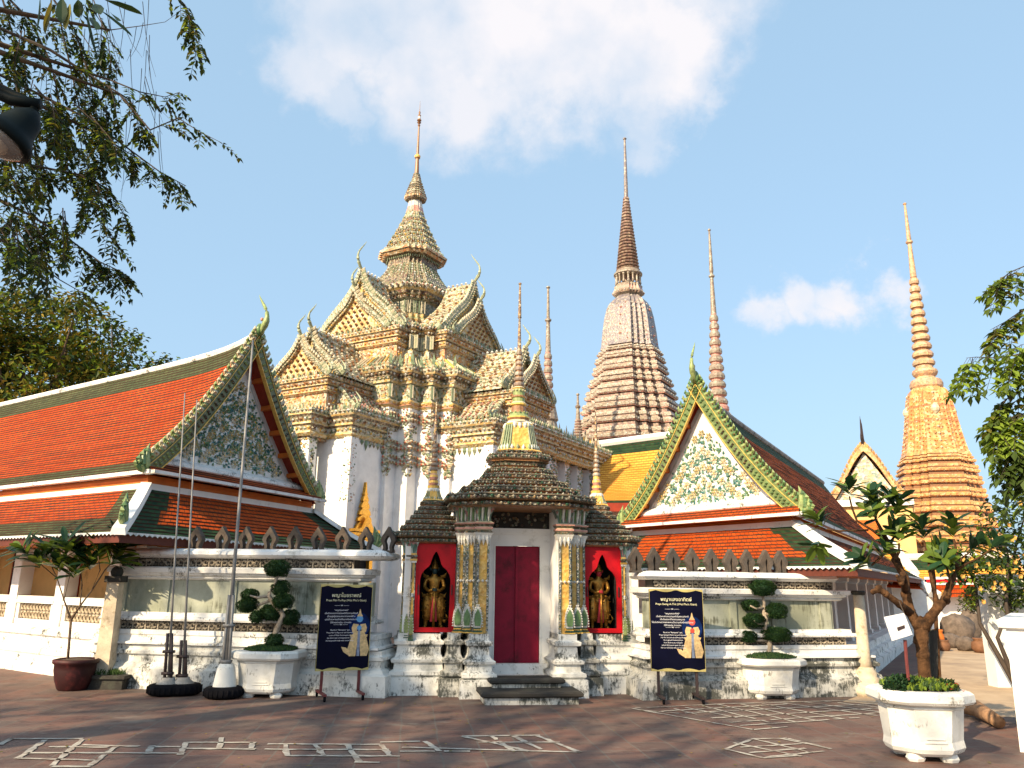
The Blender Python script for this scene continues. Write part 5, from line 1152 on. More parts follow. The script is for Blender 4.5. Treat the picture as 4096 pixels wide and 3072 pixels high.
# yellow gallery with stepped white hips beyond the right gallery
fg = thing('rear_gallery', at(890, 560, 30).xy.to_3d(), 'yellow roofed gallery with white hips, half hidden behind the frangipani', 'building')
def quadroof(m_, P, rows=10, mi=0): tiled(m_, lambda s, t: tuple(P[0].lerp(P[1], s).lerp(P[3].lerp(P[2], s), t)), [i/8 for i in range(9)], rows, lambda *q: mi, .14, .03, 5)
m_ = MB(); quadroof(m_, [at(872, 536, 33), at(885, 541, 33), at(912, 572, 29), at(872, 572, 29)]); m_.build('roof', 'roof_yellow', fg)
m_ = MB(); quadroof(m_, [at(858, 520, 33), at(878, 520, 33), at(884, 540, 32), at(858, 540, 32)]); m_.build('upper_wall', 'orange_fascia', fg)
m_ = MB(); m_.tube([at(874, 536, 33), at(880, 535, 32.8), at(890, 543, 31.5), at(905, 562, 30), at(914, 573, 29)], .2, 6); m_.tube([at(874, 536, 33), at(871, 545, 32), at(868, 550, 31)], .2, 6); m_.build('hip', 'white_paint', fg)
m_ = MB(); quadroof(m_, [at(866, 574, 29), at(916, 574, 29), at(930, 590, 27.5), at(866, 586, 27.5)], 8); m_.build('lower_roof', 'roof_orange_big', fg)
m_ = MB(); m_.tube([at(912, 575, 28.9), at(925, 588, 27.6), at(932, 594, 27.3)], .14, 6); m_.build('hip', 'white_paint', fg)
m_ = MB(); q0, q1 = at(862, 590, 28.5), at(926, 592, 28.5); m_.rings([[(p.x, p.y, -.02), (p.x, p.y+.3, -.02), (p.x, p.y+.3, p.z+.4), (p.x, p.y, p.z+.4)] for p in (q0, q1)]); m_.build('wall', 'clean_white', fg)
# distant ordination hall gable
p0 = at(868, 500, 50); hg = thing('ordination_hall', (p0.x, p0.y, 0), 'distant hall with golden gable and three dark roof spikes, left of the yellow pagoda', 'building')
HF = rotf((p0.x, p0.y, 0), R(-26)); zg0, zg1 = at(868, 500, 50).z, at(864, 445, 50).z
m_ = MB(); m_.M = HF
w_ = 2.35; hh = zg1-zg0
m_.add([(-w_*.8, .1, zg0), (w_*.8, .1, zg0), (0, .1, zg1-.5)], [(0, 1, 2)]); m_.build('gable', 'far_gable_tile', hg)
for k in range(3):
    def f(m_, k=k):
        for q in (-1, 1):
            P_ = [(q*w_*(1+.0*k)*t, zg1+.05*k-hh*(t-.05*math.sin(2*math.pi*t))+.12*math.sin(t*22)*(k > 0)) for t in [i/16 for i in range(17)]]
            m_.rings([[(b_, -.3+1.2*k, z-.42), (b_, -.3+1.2*k, z+.02), (b_, .0+1.2*k, z+.02), (b_, .0+1.2*k, z-.42)] for b_, z in P_])
            for b_, z in P_: m_.spike((b_, -.2+1.2*k, z), .22, .34)
    m_ = MB(); m_.M = HF; f(m_); m_.build('bargeboard', 'yellow_tier', hg)
    m_ = MB(); m_.M = HF; horn(m_, (0, -.2+1.2*k, zg1), (0, -1, 0), 1.9, .09, 0, .1); m_.build('ridge_finial', 'iron', hg)
m_ = MB(); m_.M = HF
for q in (-1, 1): m_.add([(0, 0, zg1-.1), (q*w_, 0, zg0), (q*w_, 14, zg0), (0, 14, zg1-.1)], [(0, 1, 2, 3)])
m_.build('roof', 'roof_yellow', hg)
m_ = MB(); m_.M = HF; m_.box(-w_*1.05, w_*1.05, 0, 14, -.02, zg0-.4); m_.build('wall', 'ochre_wall', hg)
m_ = MB(); m_.M = HF; m_.box(-w_*1.1, w_*1.1, -.3, 14, zg0-.4, zg0); m_.build('cornice', 'white_paint', hg)

# ---------------------------------------------------------------- vegetation
def leafcloud(mb, c, r, n, ls, mis, rg, flat=.7, droop=.3):
    for _ in range(n):
        v = Vector((rg.gauss(0, 1), rg.gauss(0, 1), rg.gauss(0, 1))).normalized()*(rg.random()**.45)
        p = Vector(c)+Vector((v.x*r[0], v.y*r[1], v.z*r[2])); d = Vector((rg.uniform(-1, 1), rg.uniform(-1, 1), rg.uniform(-1, .4)))
        mb.leaf(p, d, (rg.uniform(-.4, .4), rg.uniform(-.4, .4), 1), ls*rg.uniform(.7, 1.3), ls*.55*rg.uniform(.7, 1.2), rg.choice(mis))
def limbs(mb, base, tips, r0, rg, sag=.0):
    for tip in tips:
        b_, t_ = Vector(base), Vector(tip); m1 = b_.lerp(t_, .35)+Vector((rg.uniform(-.3, .3), rg.uniform(-.3, .3), .25*(t_-b_).length*.6)); m2 = b_.lerp(t_, .7)+Vector((rg.uniform(-.3, .3), rg.uniform(-.3, .3), .2))
        mb.tube([b_, m1, m2, t_], [r0, r0*.65, r0*.4, r0*.12], 6)
def tree(name, base, label, cat, H, R_, n_cl, per, ls, mis, mats, seed, clump=1.1, bark='bark', squash=.8, trunk_r=.3, zmin=.3, group=None):
    rg = random.Random(seed); r = thing(name, (base[0], base[1], 0), label, cat, group); B = Vector((base[0], base[1], 0))
    cs = []
    while len(cs) < n_cl:
        v = Vector((rg.uniform(-1, 1), rg.uniform(-1, 1), rg.uniform(-1, 1)))
        if .25 < v.length < 1: cs.append(B+Vector((v.x*R_, v.y*R_, H-R_*squash+v.z*R_*squash)))
    m_ = MB(); fk = B+Vector((0, 0, H*zmin)); m_.tube([B-Vector((0, 0, .02)), B+Vector((.1, 0, H*zmin*.5)), fk], [trunk_r*1.3, trunk_r, trunk_r*.85], 9); limbs(m_, fk, cs[::2], trunk_r*.45, rg); m_.build('trunk', bark, r, True)
    m_ = MB()
    for c_ in cs:
        k = rg.uniform(.6, 1.25)*clump; leafcloud(m_, c_, (k, k, k*.7), int(per*k*k/(clump*clump)), ls, mis, rg)
    m_.build('crown', mats, r); return r
LM = ['leaf_dark', 'leaf_mid', 'leaf_olive', 'leaf_yellow', 'leaf_bright']
p0 = at(40, 380, 31); tree('tree', (p0.x, p0.y), 'big leafy tree behind the left gallery roof, olive green with yellow patches', 'tree', at(60, 292, 31).z-.3, 4.4, 62, 190, .3, (0, 1, 1, 2, 2, 3, 4), LM, 3, 1.25)
p0 = at(-40, 380, 33); tree('tree', (p0.x, p0.y), 'dark tree at the photo edge behind the left gallery, taller than its neighbour', 'tree', at(20, 262, 33).z, 4.2, 44, 170, .32, (0, 0, 1, 2), LM, 4, 1.3)
p0 = at(118, 380, 36); tree('tree', (p0.x, p0.y), 'smaller open tree at the right end of the trees behind the left gallery', 'tree', at(118, 322, 36).z, 3.0, 30, 130, .28, (0, 1, 1, 2, 4), LM, 8, 1.0)
# overhanging tree: trunk outside the frame, drooping branches inside it
ov = thing('overhanging_tree', (-9.5, 4.0, 0), 'overhanging tree with thin drooping branches and small oval leaves, cut by the top left corner', 'tree')
rg = random.Random(21); m_ = MB(); tw = MB(); lv = MB()
m_.tube([(-9.5, 4, -.02), (-9.4, 4.1, 2.5), (-9.2, 4.3, 5.0), (-8.9, 4.6, 7.5), (-8.8, 4.7, 10)], [.5, .4, .34, .28, .2], 10)
def pinnate(p, d, n_, l, w_, mi=None):
    d = Vector(d).normalized(); sd_ = d.cross(Vector((0, 0, 1)))
    sd_ = sd_.normalized() if sd_.length > 1e-3 else Vector((1, 0, 0)); pts = [Vector(p)]
    for i in range(n_):
        d = (d+Vector((0, 0, -.09))).normalized(); q = pts[-1]+d*(l*.62); pts.append(q)
        for s_ in (-1, 1):
            mm_ = mi if mi is not None else rg.choice((0, 0, 1, 1, 4, 2))
            lv.leaf(q, sd_*s_+d*.55+Vector((rg.uniform(-.2, .2), rg.uniform(-.2, .2), rg.uniform(-.5, .1))), (rg.uniform(-.3, .3), rg.uniform(-.5, .2), 1), l*rg.uniform(.8, 1.2), w_*rg.uniform(.8, 1.15), mm_)
    lv.leaf(pts[-1], d, (0, 0, 1), l, w_, 0); tw.tube(pts, .003, 3)
def branch(P_, r0, leaves, ndense, l=.085, w_=.042, mi=None, hang=.5):
    pts = [at(x, y, Y) for x, y, Y in P_]; n_ = len(pts)
    tw.tube(pts, [r0*(1-.8*i/(n_-1)) for i in range(n_)], 5)
    for i in range(ndense):
        q = rg.random()**.8*(n_-1)*.999; j = int(q); p = pts[j].lerp(pts[j+1], q-j); d = (pts[j+1]-pts[j]).normalized()
        pinnate(p, d*rg.uniform(.1, .9)+Vector((rg.uniform(-1, 1)*.7, rg.uniform(-.6, .6), -hang*rg.uniform(.2, 1.6))), rg.choice((3, 4, 5, 6))*leaves, l, w_, mi)
BR = [([(-30, 60, 8), (40, 95, 8), (90, 120, 8.1), (130, 150, 8.2), (160, 172, 8.2), (186, 186, 8.2), (212, 142, 8.2)][:6], .02, 1, 22), ([(100, 135, 8.2), (140, 160, 8.2), (180, 115, 8.2)][:2], .012, 1, 9),
      ([(120, 95, 7.8), (150, 130, 7.8), (178, 118, 7.8), (200, 132, 7.8), (222, 143, 7.8)], .012, 1, 7), ([(110, 80, 7.9), (140, 92, 7.9), (165, 97, 7.9), (180, 92, 7.9)], .01, 1, 9),
      ([(-20, 20, 7.5), (50, 50, 7.6), (100, 82, 7.8), (130, 100, 7.9), (148, 140, 7.9)], .022, 1, 22), ([(160, -20, 7.2), (185, 5, 7.2), (192, 25, 7.2), (200, 50, 7.2)], .009, 1, 17),
      ([(-20, 140, 8), (30, 165, 8), (80, 175, 8), (110, 190, 8), (128, 222, 8)], .02, 1, 26), ([(-20, 190, 8), (30, 215, 8), (70, 240, 8), (100, 262, 8), (122, 272, 8)], .018, 1, 28), ([(-20, 230, 8.4), (20, 250, 8.4), (60, 280, 8.4), (95, 300, 8.4)], .014, 1, 10),
      ([(-20, 90, 8.8), (30, 110, 8.8), (70, 140, 8.8), (95, 170, 8.8)], .016, 1, 24), ([(-10, -20, 8), (30, 20, 8), (50, 60, 8), (62, 110, 8), (68, 170, 8)], .016, 1, 30), ([(40, -20, 8), (75, 30, 8), (90, 80, 8), (98, 130, 8), (104, 180, 8)], .014, 1, 26),
      ([(90, -10, 8.3), (108, 40, 8.3), (113, 80, 8.3), (114, 120, 8.3)], .008, 1, 7), ([(110, 30, 7.4), (140, 26, 7.4), (165, 22, 7.4), (185, 8, 7.4)], .006, 0, 0), ([(-20, 110, 7.6), (10, 175, 7.6), (30, 215, 7.6), (50, 250, 7.6)], .012, 1, 26), ([(0, -10, 8.6), (20, 60, 8.6), (30, 120, 8.6), (40, 190, 8.6)], .014, 1, 30), ([(60, 20, 8.6), (80, 110, 8.6), (88, 160, 8.6), (86, 215, 8.6)], .012, 1, 22)]
for P_, r0, l_, n_ in BR: branch(P_, r0, l_, int(n_*(1.7 if n_ > 20 else 1.5)))
for i in range(46):       # many fine side branches, each with its own few leaf sprays
    x, y = rg.uniform(-15, 112), rg.uniform(-10, 235); dx, dy = rg.uniform(-12, 34), rg.uniform(22, 60)
    if x+dx > 60+.35*y and y > 150: continue
    Y = rg.uniform(6.8, 9.2); branch([(x, y, Y), (x+dx*.4, y+dy*.35, Y), (x+dx*.8, y+dy*.7, Y), (x+dx, y+dy, Y)], .007, 1, rg.randrange(4, 10), .09, .046, None, .8)
for i in range(60):       # bare hanging twigs
    x, y = rg.uniform(10, 160), rg.uniform(-10, 150); L_ = rg.uniform(30, 90); s_ = rg.uniform(-14, 18)
    tw.tube([at(x, y, 8.2), at(x+s_*.3, y+L_*.4, 8.2), at(x+s_*.8, y+L_*.75, 8.2), at(x+s_*1.4, y+L_, 8.2)], [.005, .004, .003, .0015], 3)
for x, y, dx, dy, l in [(62, -2, .0, 1, .38), (78, 0, .1, 1, .4), (86, 8, .25, 1, .42), (95, 4, .6, .9, .36), (100, 10, .9, .7, .34), (92, 18, .5, 1.1, .4), (70, 4, -.15, 1, .36), (105, 0, 1, .35, .34), (52, 0, -.2, 1, .34), (40, -4, -.1, 1, .36), (112, 14, .9, .9, .28)]:
    a, b_ = at(x, y, 6.2), at(x+dx*50, y+dy*50, 6.2+rg.uniform(-1.2, 1.2)); lv.blade(a, b_-a, (rg.uniform(-1, 1), -.4, .5), l, .1, rg.choice((0, 0, 0, 0, 2)), .05)
# canopy outside the frame: it casts the dappled shade over the courtyard
for i in range(38):
    cx, cy, cz = rg.uniform(-15.5, -6.3), rg.uniform(-.5, 4.8), rg.uniform(7.6, 10.5); k = rg.uniform(.55, 1.1)
    leafcloud(lv, (cx, cy, cz), (k, k, k*.6), int(32*k*k), .3, (0, 1, 2), rg)
    if i % 3 == 0: m_.tube([(-8.9, 4.6, 7.2), ((cx-8.9)/2, (cy+4.6)/2, cz-1), (cx, cy, cz)], [.12, .07, .02], 5)
for i in range(30):
    cx, cy, cz = (rg.uniform(-14.8, -7), rg.uniform(1, 4.4), rg.uniform(8, 10)) if i < 19 else (rg.uniform(-9, -6.3), rg.uniform(4.6, 6.3), rg.uniform(8.4, 10)); k = rg.uniform(.55, 1)
    leafcloud(lv, (cx, cy, cz), (k, k, k*.6), int(36*k*k), .3, (0, 1, 2), rg)
m_.tube([(-9.2, 4.3, 5.0), (-8.2, 5.2, 6.2), (-7.2, 6.4, 6.9), (-6.0, 7.6, 6.9)], [.2, .14, .1, .05], 7)
for P_, r0, l_, n_ in BR: q = at(*P_[0]); m_.tube([(-7.2, 6.4, 6.9), (q+Vector((-7.2, 6.4, 6.9)))*.5+Vector((-.1, 0, .25)), q], [.06, .04, max(.012, r0)], 5)
m_.build('trunk', 'bark', ov, True); tw.build('twigs', 'twig', ov); lv.build('crown', LM, ov)
# broad shade tree behind the viewer
rg2 = random.Random(5); bt = thing('shade_tree', (-10.5, -6.5, 0), 'large spreading shade tree standing behind the viewer', 'tree')
m_ = MB(); m_.tube([(-10.5, -6.5, -.02), (-10.4, -6.4, 4), (-10.2, -6.0, 6.5)], [.6, .5, .4], 10); cl = []
for i in range(52):
    x, y = rg2.uniform(-16, -3.4), rg2.uniform(-7.5, 1.2)
    if x > -6 and y < -3.5 or x > -5 and y > -2.5: continue
    cl.append((x, y, rg2.uniform(8, 11.5)))
limbs(m_, (-10.2, -6, 6), cl[::4], .2, rg2); m_.build('trunk', 'bark', bt, True)
m_ = MB()
for c_ in cl: k = rg2.uniform(.6, 1.2); leafcloud(m_, c_, (k, k, k*.6), int(34*k*k), .36, (0, 1, 2), rg2)
m_.build('crown', LM, bt)
# right edge tree
rt = thing('edge_tree', (8.6, 8.8, 0), 'bright green feathery tree reaching in from the right edge of the photo', 'tree'); rg = random.Random(9)
m_ = MB(); m_.tube([(8.6, 8.8, -.02), (8.6, 8.85, 2.2), (8.4, 8.9, 3.6), (7.9, 9.2, 5.2)], [.2, .16, .13, .05], 8)
for x, y, Y in [(1060, 240, 9.5), (1060, 290, 9.5), (1060, 352, 9.3), (1060, 370, 9.3), (1060, 395, 9.2), (1060, 420, 9.2), (1070, 330, 9), (1070, 400, 9)]: q = at(x, y, Y); m_.tube([(8.4, 8.9, 3.4), (q+Vector((8.4, 8.9, 3.6)))*.5+Vector((.05, 0, .15)), q], [.07, .045, .014], 6)
m_.build('trunk', 'bark', rt, True)
tw = MB(); lv = MB()
for P_, n_, mi in [([(1060, 240, 9.5), (1035, 262, 9.5), (1010, 272, 9.5), (1000, 280, 9.5)], 13, None), ([(1060, 290, 9.5), (1030, 305, 9.5), (1005, 322, 9.5), (990, 330, 9.5)], 16, None), ([(1060, 352, 9.3), (1030, 352, 9.3), (1000, 358, 9.3), (976, 357, 9.3), (966, 358, 9.3)], 17, 4), ([(1060, 370, 9.3), (1030, 385, 9.3), (1005, 400, 9.3), (994, 420, 9.3)], 22, None), ([(1060, 395, 9.2), (1035, 410, 9.2), (1010, 418, 9.2), (996, 430, 9.2)], 22, 4), ([(1060, 420, 9.2), (1035, 440, 9.2), (1015, 450, 9.2), (1012, 470, 9.2)], 22, 0), ([(1070, 330, 9), (1045, 340, 9), (1020, 345, 9)], 14, 4), ([(1070, 400, 9), (1050, 420, 9), (1025, 455, 9)], 14, 0)]: branch(P_, .012, 1, int(n_*1.7), .15, .07, mi, .8)
tw.build('twigs', 'twig', rt); lv.build('crown', ['leaf_mid', 'leaf_bright', 'leaf_olive', 'leaf_yellow', 'leaf_bright'], rt)
# flowering shrub behind the white parapet
p0 = at(990, 600, 14.5); sb = thing('flowering_shrub', (p0.x, p0.y, 0), 'dense dark green shrub with pale yellow flowers, above the white wall at the right edge', 'shrub'); rg = random.Random(14)
m_ = MB(); limbs(m_, (p0.x+.3, p0.y, 0), [at(965, 560, 14.5), at(1000, 520, 14.5), at(1030, 500, 14.5), at(985, 585, 14.5)], .05, rg); m_.build('stems', 'twig', sb)
m_ = MB()
for px, py, k in [(1000, 520, .5), (1020, 505, .5), (985, 545, .5), (1015, 545, .6), (965, 562, .42), (950, 555, .28), (1000, 575, .55), (1030, 575, .6), (978, 582, .4), (1010, 597, .4), (1040, 540, .6), (1035, 600, .4), (955, 575, .25)]: leafcloud(m_, at(px, py, 14.5), (k*.9, k*.9, k*.75), int(330*k), .13, (0, 0, 1, 4), rg)
m_.build('foliage', LM, sb)
m_ = MB()
for px, py in [(rg.uniform(945, 1022), rg.uniform(515, 600)) for _ in range(26)]+[(1018, 505), (983, 550), (975, 565), (985, 568), (1008, 540), (1030, 535), (1000, 570), (968, 560), (1006, 585), (1020, 570), (1012, 560), (990, 590), (1022, 590), (961, 575), (945, 572)]:
    c_ = at(px+rg.uniform(-4, 4), py+rg.uniform(-4, 4), rg.uniform(13.9, 14.4))
    for a in range(6): m_.leaf(c_, (math.cos(a*1.05)+rg.uniform(-.4, .4), -.4, math.sin(a*1.05)+rg.uniform(-.4, .4)), (0, -1, 0), .052, .05)
m_.build('blossoms', 'petal_yellow', sb)

# ---------------------------------------------------------------- planters and topiary
def planter(name, c, rot, wx, wy, h, label, group=None, plants='leaf_topiary'):
    r = thing('planter', (c[0], c[1], 0), label, 'planter', group); F = rotf((c[0], c[1], 0), rot); ch_ = .2
    def oct_(a, b_): return [(a, -b_+ch_), (a, b_-ch_), (a-ch_, b_), (-a+ch_, b_), (-a, b_-ch_), (-a, -b_+ch_), (-a+ch_, -b_), (a-ch_, -b_)]
    a, b_ = wx/2, wy/2
    def lv_(prof): return [[(x, y, z) for x, y in oct_(a+o_, b_+o_)] for z, o_ in prof]
    m_ = MB(); m_.M = F; m_.rings(lv_([(.06, -.05), (.09, -.015), (.13, -.0), (.2, -.01), (h*.74, .015), (h*.76, .03), (h*.785, .02)]), 0)
    for sx in (0,):        # shallow sunk panel lines on the faces
        m_.box(-a*.3, a*.3, -b_-.004, -b_+.02, .19, .2); m_.box(-a*.24, a*.24, -b_-.004, -b_+.02, .225, .233)
    m_.build('bowl', 'stained_pot', r)
    m_ = MB(); m_.M = F; rim = lv_([(h*.785, .025), (h*.8, .04), (h*.82, .085), (h*.86, .105), (h*.96, .1), (h, .07), (h, -.03), (h*.9, -.05)]); m_.rings(rim, 0, False); m_.build('rim', 'stained_pot', r)
    for sx in (-1, 1):
        for sy in (-1, 1):
            m_ = MB(); m_.M = F; m_.rings([[(sx*(a-.2)+q*x, sy*(b_-.14)+q*.7*y, z) for x, y in ngon(6)] for z, q in ((-.0, .08), (.03, .1), (.075, .08))]); m_.build('foot', 'stained_pot', r)
    m_ = MB(); m_.M = F; m_.rings([[(x*q, y*q, z) for x, y in oct_(a-.04, b_-.04)] for z, q in ((h*.9, 1), (h*.97, .9), (h*1.03, .5), (h*1.05, .1))]); m_.build('soil', 'soil', r)
    return r, F
plaster('stained_pot', (.72, .72, .68), .2, .3, .6, base=(.2, .19, .16), greyc=(.55, .54, .48), sc_=4)
def topiary(base, trunkpx, Y, pads, label, seed, cat='topiary'):
    rg = random.Random(seed); r = thing('topiary_tree', base, label, cat, 'topiary trees in white planters')
    pts = [at(x, y, Y) for x, y in trunkpx]; m_ = MB()
    P_ = [pts[0]]
    for a, b_ in zip(pts, pts[1:]):
        for k in (.5, 1): P_.append(a.lerp(b_, k)+Vector((rg.uniform(-.012, .012), rg.uniform(-.02, .02), 0)))
    n_ = len(P_); m_.tube([P_[0]-Vector((0, 0, .08))]+P_[1:], [.055*(1-.62*i/(n_-1)) for i in range(n_)], 8); 
    for x, y, rx, rz in pads:
        c_ = at(x, y, Y+rg.uniform(-.12, .12)); st = min(P_, key=lambda q: (q-c_).length+.6*max(0, q.z-c_.z)); m_.tube([st, st.lerp(c_, .6)+Vector((0, 0, -.03)), c_], [.026, .02, .012], 5)
    m_.build('trunk', 'pale_bark', r, True)
    for x, y, rx, rz in pads:
        dy = rg.uniform(-.1, .1); c_ = at(x, y, Y+dy); k = (c_-Vector((0, 0, CAM_H))).length/FPX*1.0; a, h = rx*k*.9, rz*k*.86; m_ = MB()
        m_.ball(c_, (a*.86, a*.8, h*.84), 12, 8, 0, .06, rg)
        for i in range(int(900*a*a/.02)+220):
            v = Vector((rg.gauss(0, 1), rg.gauss(0, 1), rg.gauss(0, 1))).normalized(); q = rg.uniform(.84, 1.03)*(1+.07*math.sin(v.x*7+v.z*5))
            p = c_+Vector((v.x*a*q, v.y*a*.92*q, max(v.z, -.75)*h*q)); m_.leaf(p, v+Vector((rg.uniform(-.9, .9), rg.uniform(-.9, .9), rg.uniform(-.3, .9))), (0, 0, 1), .03, .02, 1 if rg.random() < .3 else 0)
        m_.build('foliage_pad', ['leaf_topiary', 'leaf_topiary_light'], r)
    return r
def mound(F, a, b_, z, parent, n, seed, mats=('leaf_topiary', 'leaf_topiary_light'), ls=.04, hh=.05):
    rg = random.Random(seed); m_ = MB(); m_.M = F
    for _ in range(n):
        x, y = rg.uniform(-a, a), rg.uniform(-b_, b_)
        if abs(x)/a+abs(y)/b_ > 1.6: continue
        m_.leaf((x, y, z+hh*(1-(x/a)**2)*(1-(y/b_)**2)), (rg.uniform(-.6, .6), rg.uniform(-.6, .6), 1), (0, 1, 0), ls*rg.uniform(.6, 1.3), ls*.5, rg.randrange(len(mats)))
    return m_.build('ground_cover', list(mats), parent, kind='stuff')
PA = gr(267, 699.5); PA.x *= 1.034; pr1, F1 = planter('planter', (PA.x, PA.y+.42), -.05, .82, .76, .66, 'white octagonal planter holding the topiary, left of the left sign board', 'white planters')
mound(F1, .36, .33, .66, pr1, 2600, 1)
topiary((PA.x, PA.y+.42, .68), [(274, 656), (272, 645), (277, 630), (283, 615), (271, 600), (269, 592), (274, 588), (279, 573)], PA.y+.42, [(277, 569.2, 12.8, 9), (280.8, 588.8, 9.2, 8.5), (283, 601.6, 10.5, 7.5), (249.9, 595.5, 8.5, 6), (247.6, 606, 10.8, 7.5), (270.2, 613.6, 11.2, 8.5), (256.6, 617.4, 7, 6), (290.5, 618, 9.4, 8), (274, 641.5, 9, 7)], 'cloud-pruned topiary with nine dark pads on a crooked trunk, left of the gate', 31)
PB = gr(769, 700.5); PB.x *= 1.034; pr2, F2 = planter('planter', (PB.x, PB.y+.42), .1, .86, .76, .6, 'white octagonal planter holding the topiary, right of the right sign board', 'white planters')
mound(F2, .4, .34, .6, pr2, 2600, 2)
topiary((PB.x, PB.y+.42, .62), [(769, 663), (769.5, 650), (770, 641), (764.5, 628), (765.5, 619), (763.7, 608), (763.2, 597)], PB.y+.42, [(762.3, 588.7, 13.2, 8.3), (750.3, 605.7, 8.9, 5.2), (776.4, 611.5, 10.6, 8.3), (754, 621, 10.8, 7), (748.6, 637.2, 8.2, 5.5), (776, 635, 14.7, 7.2)], 'topiary with six rounded pads on a thin upright stem, right of the gate', 32)
PC = gr(925, 766); PC.x *= 1.05; pr3, F3 = planter('planter', (PC.x, PC.y+.4), -.1, .73, .66, .68, 'largest white planter, holding the frangipani, nearest the viewer at right', 'white planters')
mound(F3, .32, .28, .68, pr3, 1500, 3, ('leaf_topiary_light', 'leaf_bright'), .07, .05)

# ---------------------------------------------------------------- frangipani trees
def rosette(m_, c, d, n, l, w_, rg, mi=(0, 1)):
    d = Vector(d).normalized(); a = d.cross(Vector((0, 1, .3))).normalized(); b_ = d.cross(a)
    for i in range(n):
        an = 2.4*i+rg.uniform(-.3, .3); k = rg.uniform(.25, 1.0); dd = (a*math.cos(an)+b_*math.sin(an))*1.0+d*k
        m_.blade(Vector(c)+d*.01*i, dd, d, l*rg.uniform(.7, 1.12), w_*rg.uniform(.85, 1.1), rg.choice(mi), rg.uniform(.0, .22))
def frangipani(base, label, Y, stems, ros, seed, ll, lw, barkm):
    rg = random.Random(seed); r = thing('frangipani_tree', base, label, 'tree'); m_ = MB()
    for P_ in stems:
        pts = [at(x, y, Y+dy) for x, y, dy, _ in P_]; m_.tube(pts, [q*.82 for *_, q in P_], 9)
        for (x, y, dy, q), p in zip(P_[1:], pts[1:]): m_.ball(p, q*.95, 8, 5, 0, .14, rg)
    m_.build('trunk', barkm, r, True); m_ = MB()
    for x, y, dy, dx, dz, n_ in ros: rosette(m_, at(x, y, Y+dy), (dx, rg.uniform(-.5, .1), dz), int(n_*1.7), ll, lw, rg)
    m_.build('leaves', ['leaf_frangipani', 'leaf_frangipani_dark'], r); return r
YF_ = PC.y+.4
fr_ = frangipani((PC.x, YF_, .72), 'knobbly frangipani tree with thick forked branches, in the big white planter', YF_,
    [[(925, 702, 0, .085), (925, 680, 0, .08), (923, 655, 0, .075), (921, 640, 0, .085), (921.5, 625, 0, .095)],
     [(920, 628, 0, .085), (910, 612, .05, .065), (906, 595, .1, .06), (905, 578, .1, .052), (899, 568, .1, .045), (894, 560, .15, .035), (899, 552, .15, .018), (899, 544, .15, .012)],
     [(912, 614, .05, .055), (899, 604, -.1, .045), (886, 594, -.2, .04), (879, 589, -.2, .045), (873, 592, -.2, .03)],
     [(905, 580, .1, .045), (897, 560, .2, .04), (891, 550, .2, .045), (888, 545, .2, .05), (884, 535, .2, .03), (876, 520, .2, .018), (874, 511, .2, .012)],
     [(888, 547, .2, .04), (898, 530, .25, .02), (895, 519, .25, .012)], [(886, 540, .2, .03), (872, 530, .1, .016), (857, 521, .1, .016), (852, 508, .1, .014), (849.5, 497, .1, .01)], [(868, 530, .1, .014), (840, 531, 0, .012), (824, 529, 0, .009)], [(888, 548, .15, .03), (878, 560, .05, .016), (872, 565, .05, .012)],
     [(922, 630, 0, .085), (930, 618, -.05, .065), (938, 607, -.1, .058), (945, 600, -.1, .055), (949, 588, -.1, .04), (954, 576, -.1, .03), (957, 566, -.1, .025), (956, 550, -.1, .018), (954, 540, -.1, .014)],
     [(945, 602, -.1, .05), (949, 594, -.2, .03), (951, 583, -.2, .02), (947, 568, -.2, .012)], [(957, 570, -.1, .022), (966, 564, -.15, .014), (980, 557, -.2, .011), (990, 550, -.2, .009)], [(957, 566, -.1, .02), (962, 558, 0, .012), (970, 552, 0, .009)],
     [(938, 607, -.1, .045), (934, 590, 0, .03), (930, 572, 0, .022), (928, 555, 0, .016), (924, 541, 0, .012)], [(906, 593, .1, .05), (903, 575, -.15, .04), (901, 583, -.2, .035), (897, 576, -.25, .02)], [(956, 554, -.1, .014), (947, 552, -.1, .01)]],
    [(849.5, 496, .1, -.1, 1, 9), (874, 510, .2, -.2, 1, 13), (878, 519, .1, -.5, .6, 9), (895, 517, .25, .3, 1, 13), (889, 508, .3, .0, 1, 10), (924, 539, 0, 0, 1, 13), (899, 542, .15, -.3, .9, 9), (954, 538, -.1, 0, 1, 12), (945, 552, -.1, -.9, .3, 6), (970, 551, 0, .7, .7, 8), (990, 549, -.2, .7, .8, 8), (823, 528, 0, -.4, .9, 10), (818, 541, 0, -.3, -.9, 5), (881, 557, 0, .2, .5, 9), (871, 565, .05, -.6, .5, 9), (946, 566, -.2, -.4, .6, 8), (930, 556, 0, .3, .2, 7), (890, 531, .2, .4, .4, 6), (934, 548, 0, .8, .5, 6)], 41, .25, .088, 'frangipani_bark')
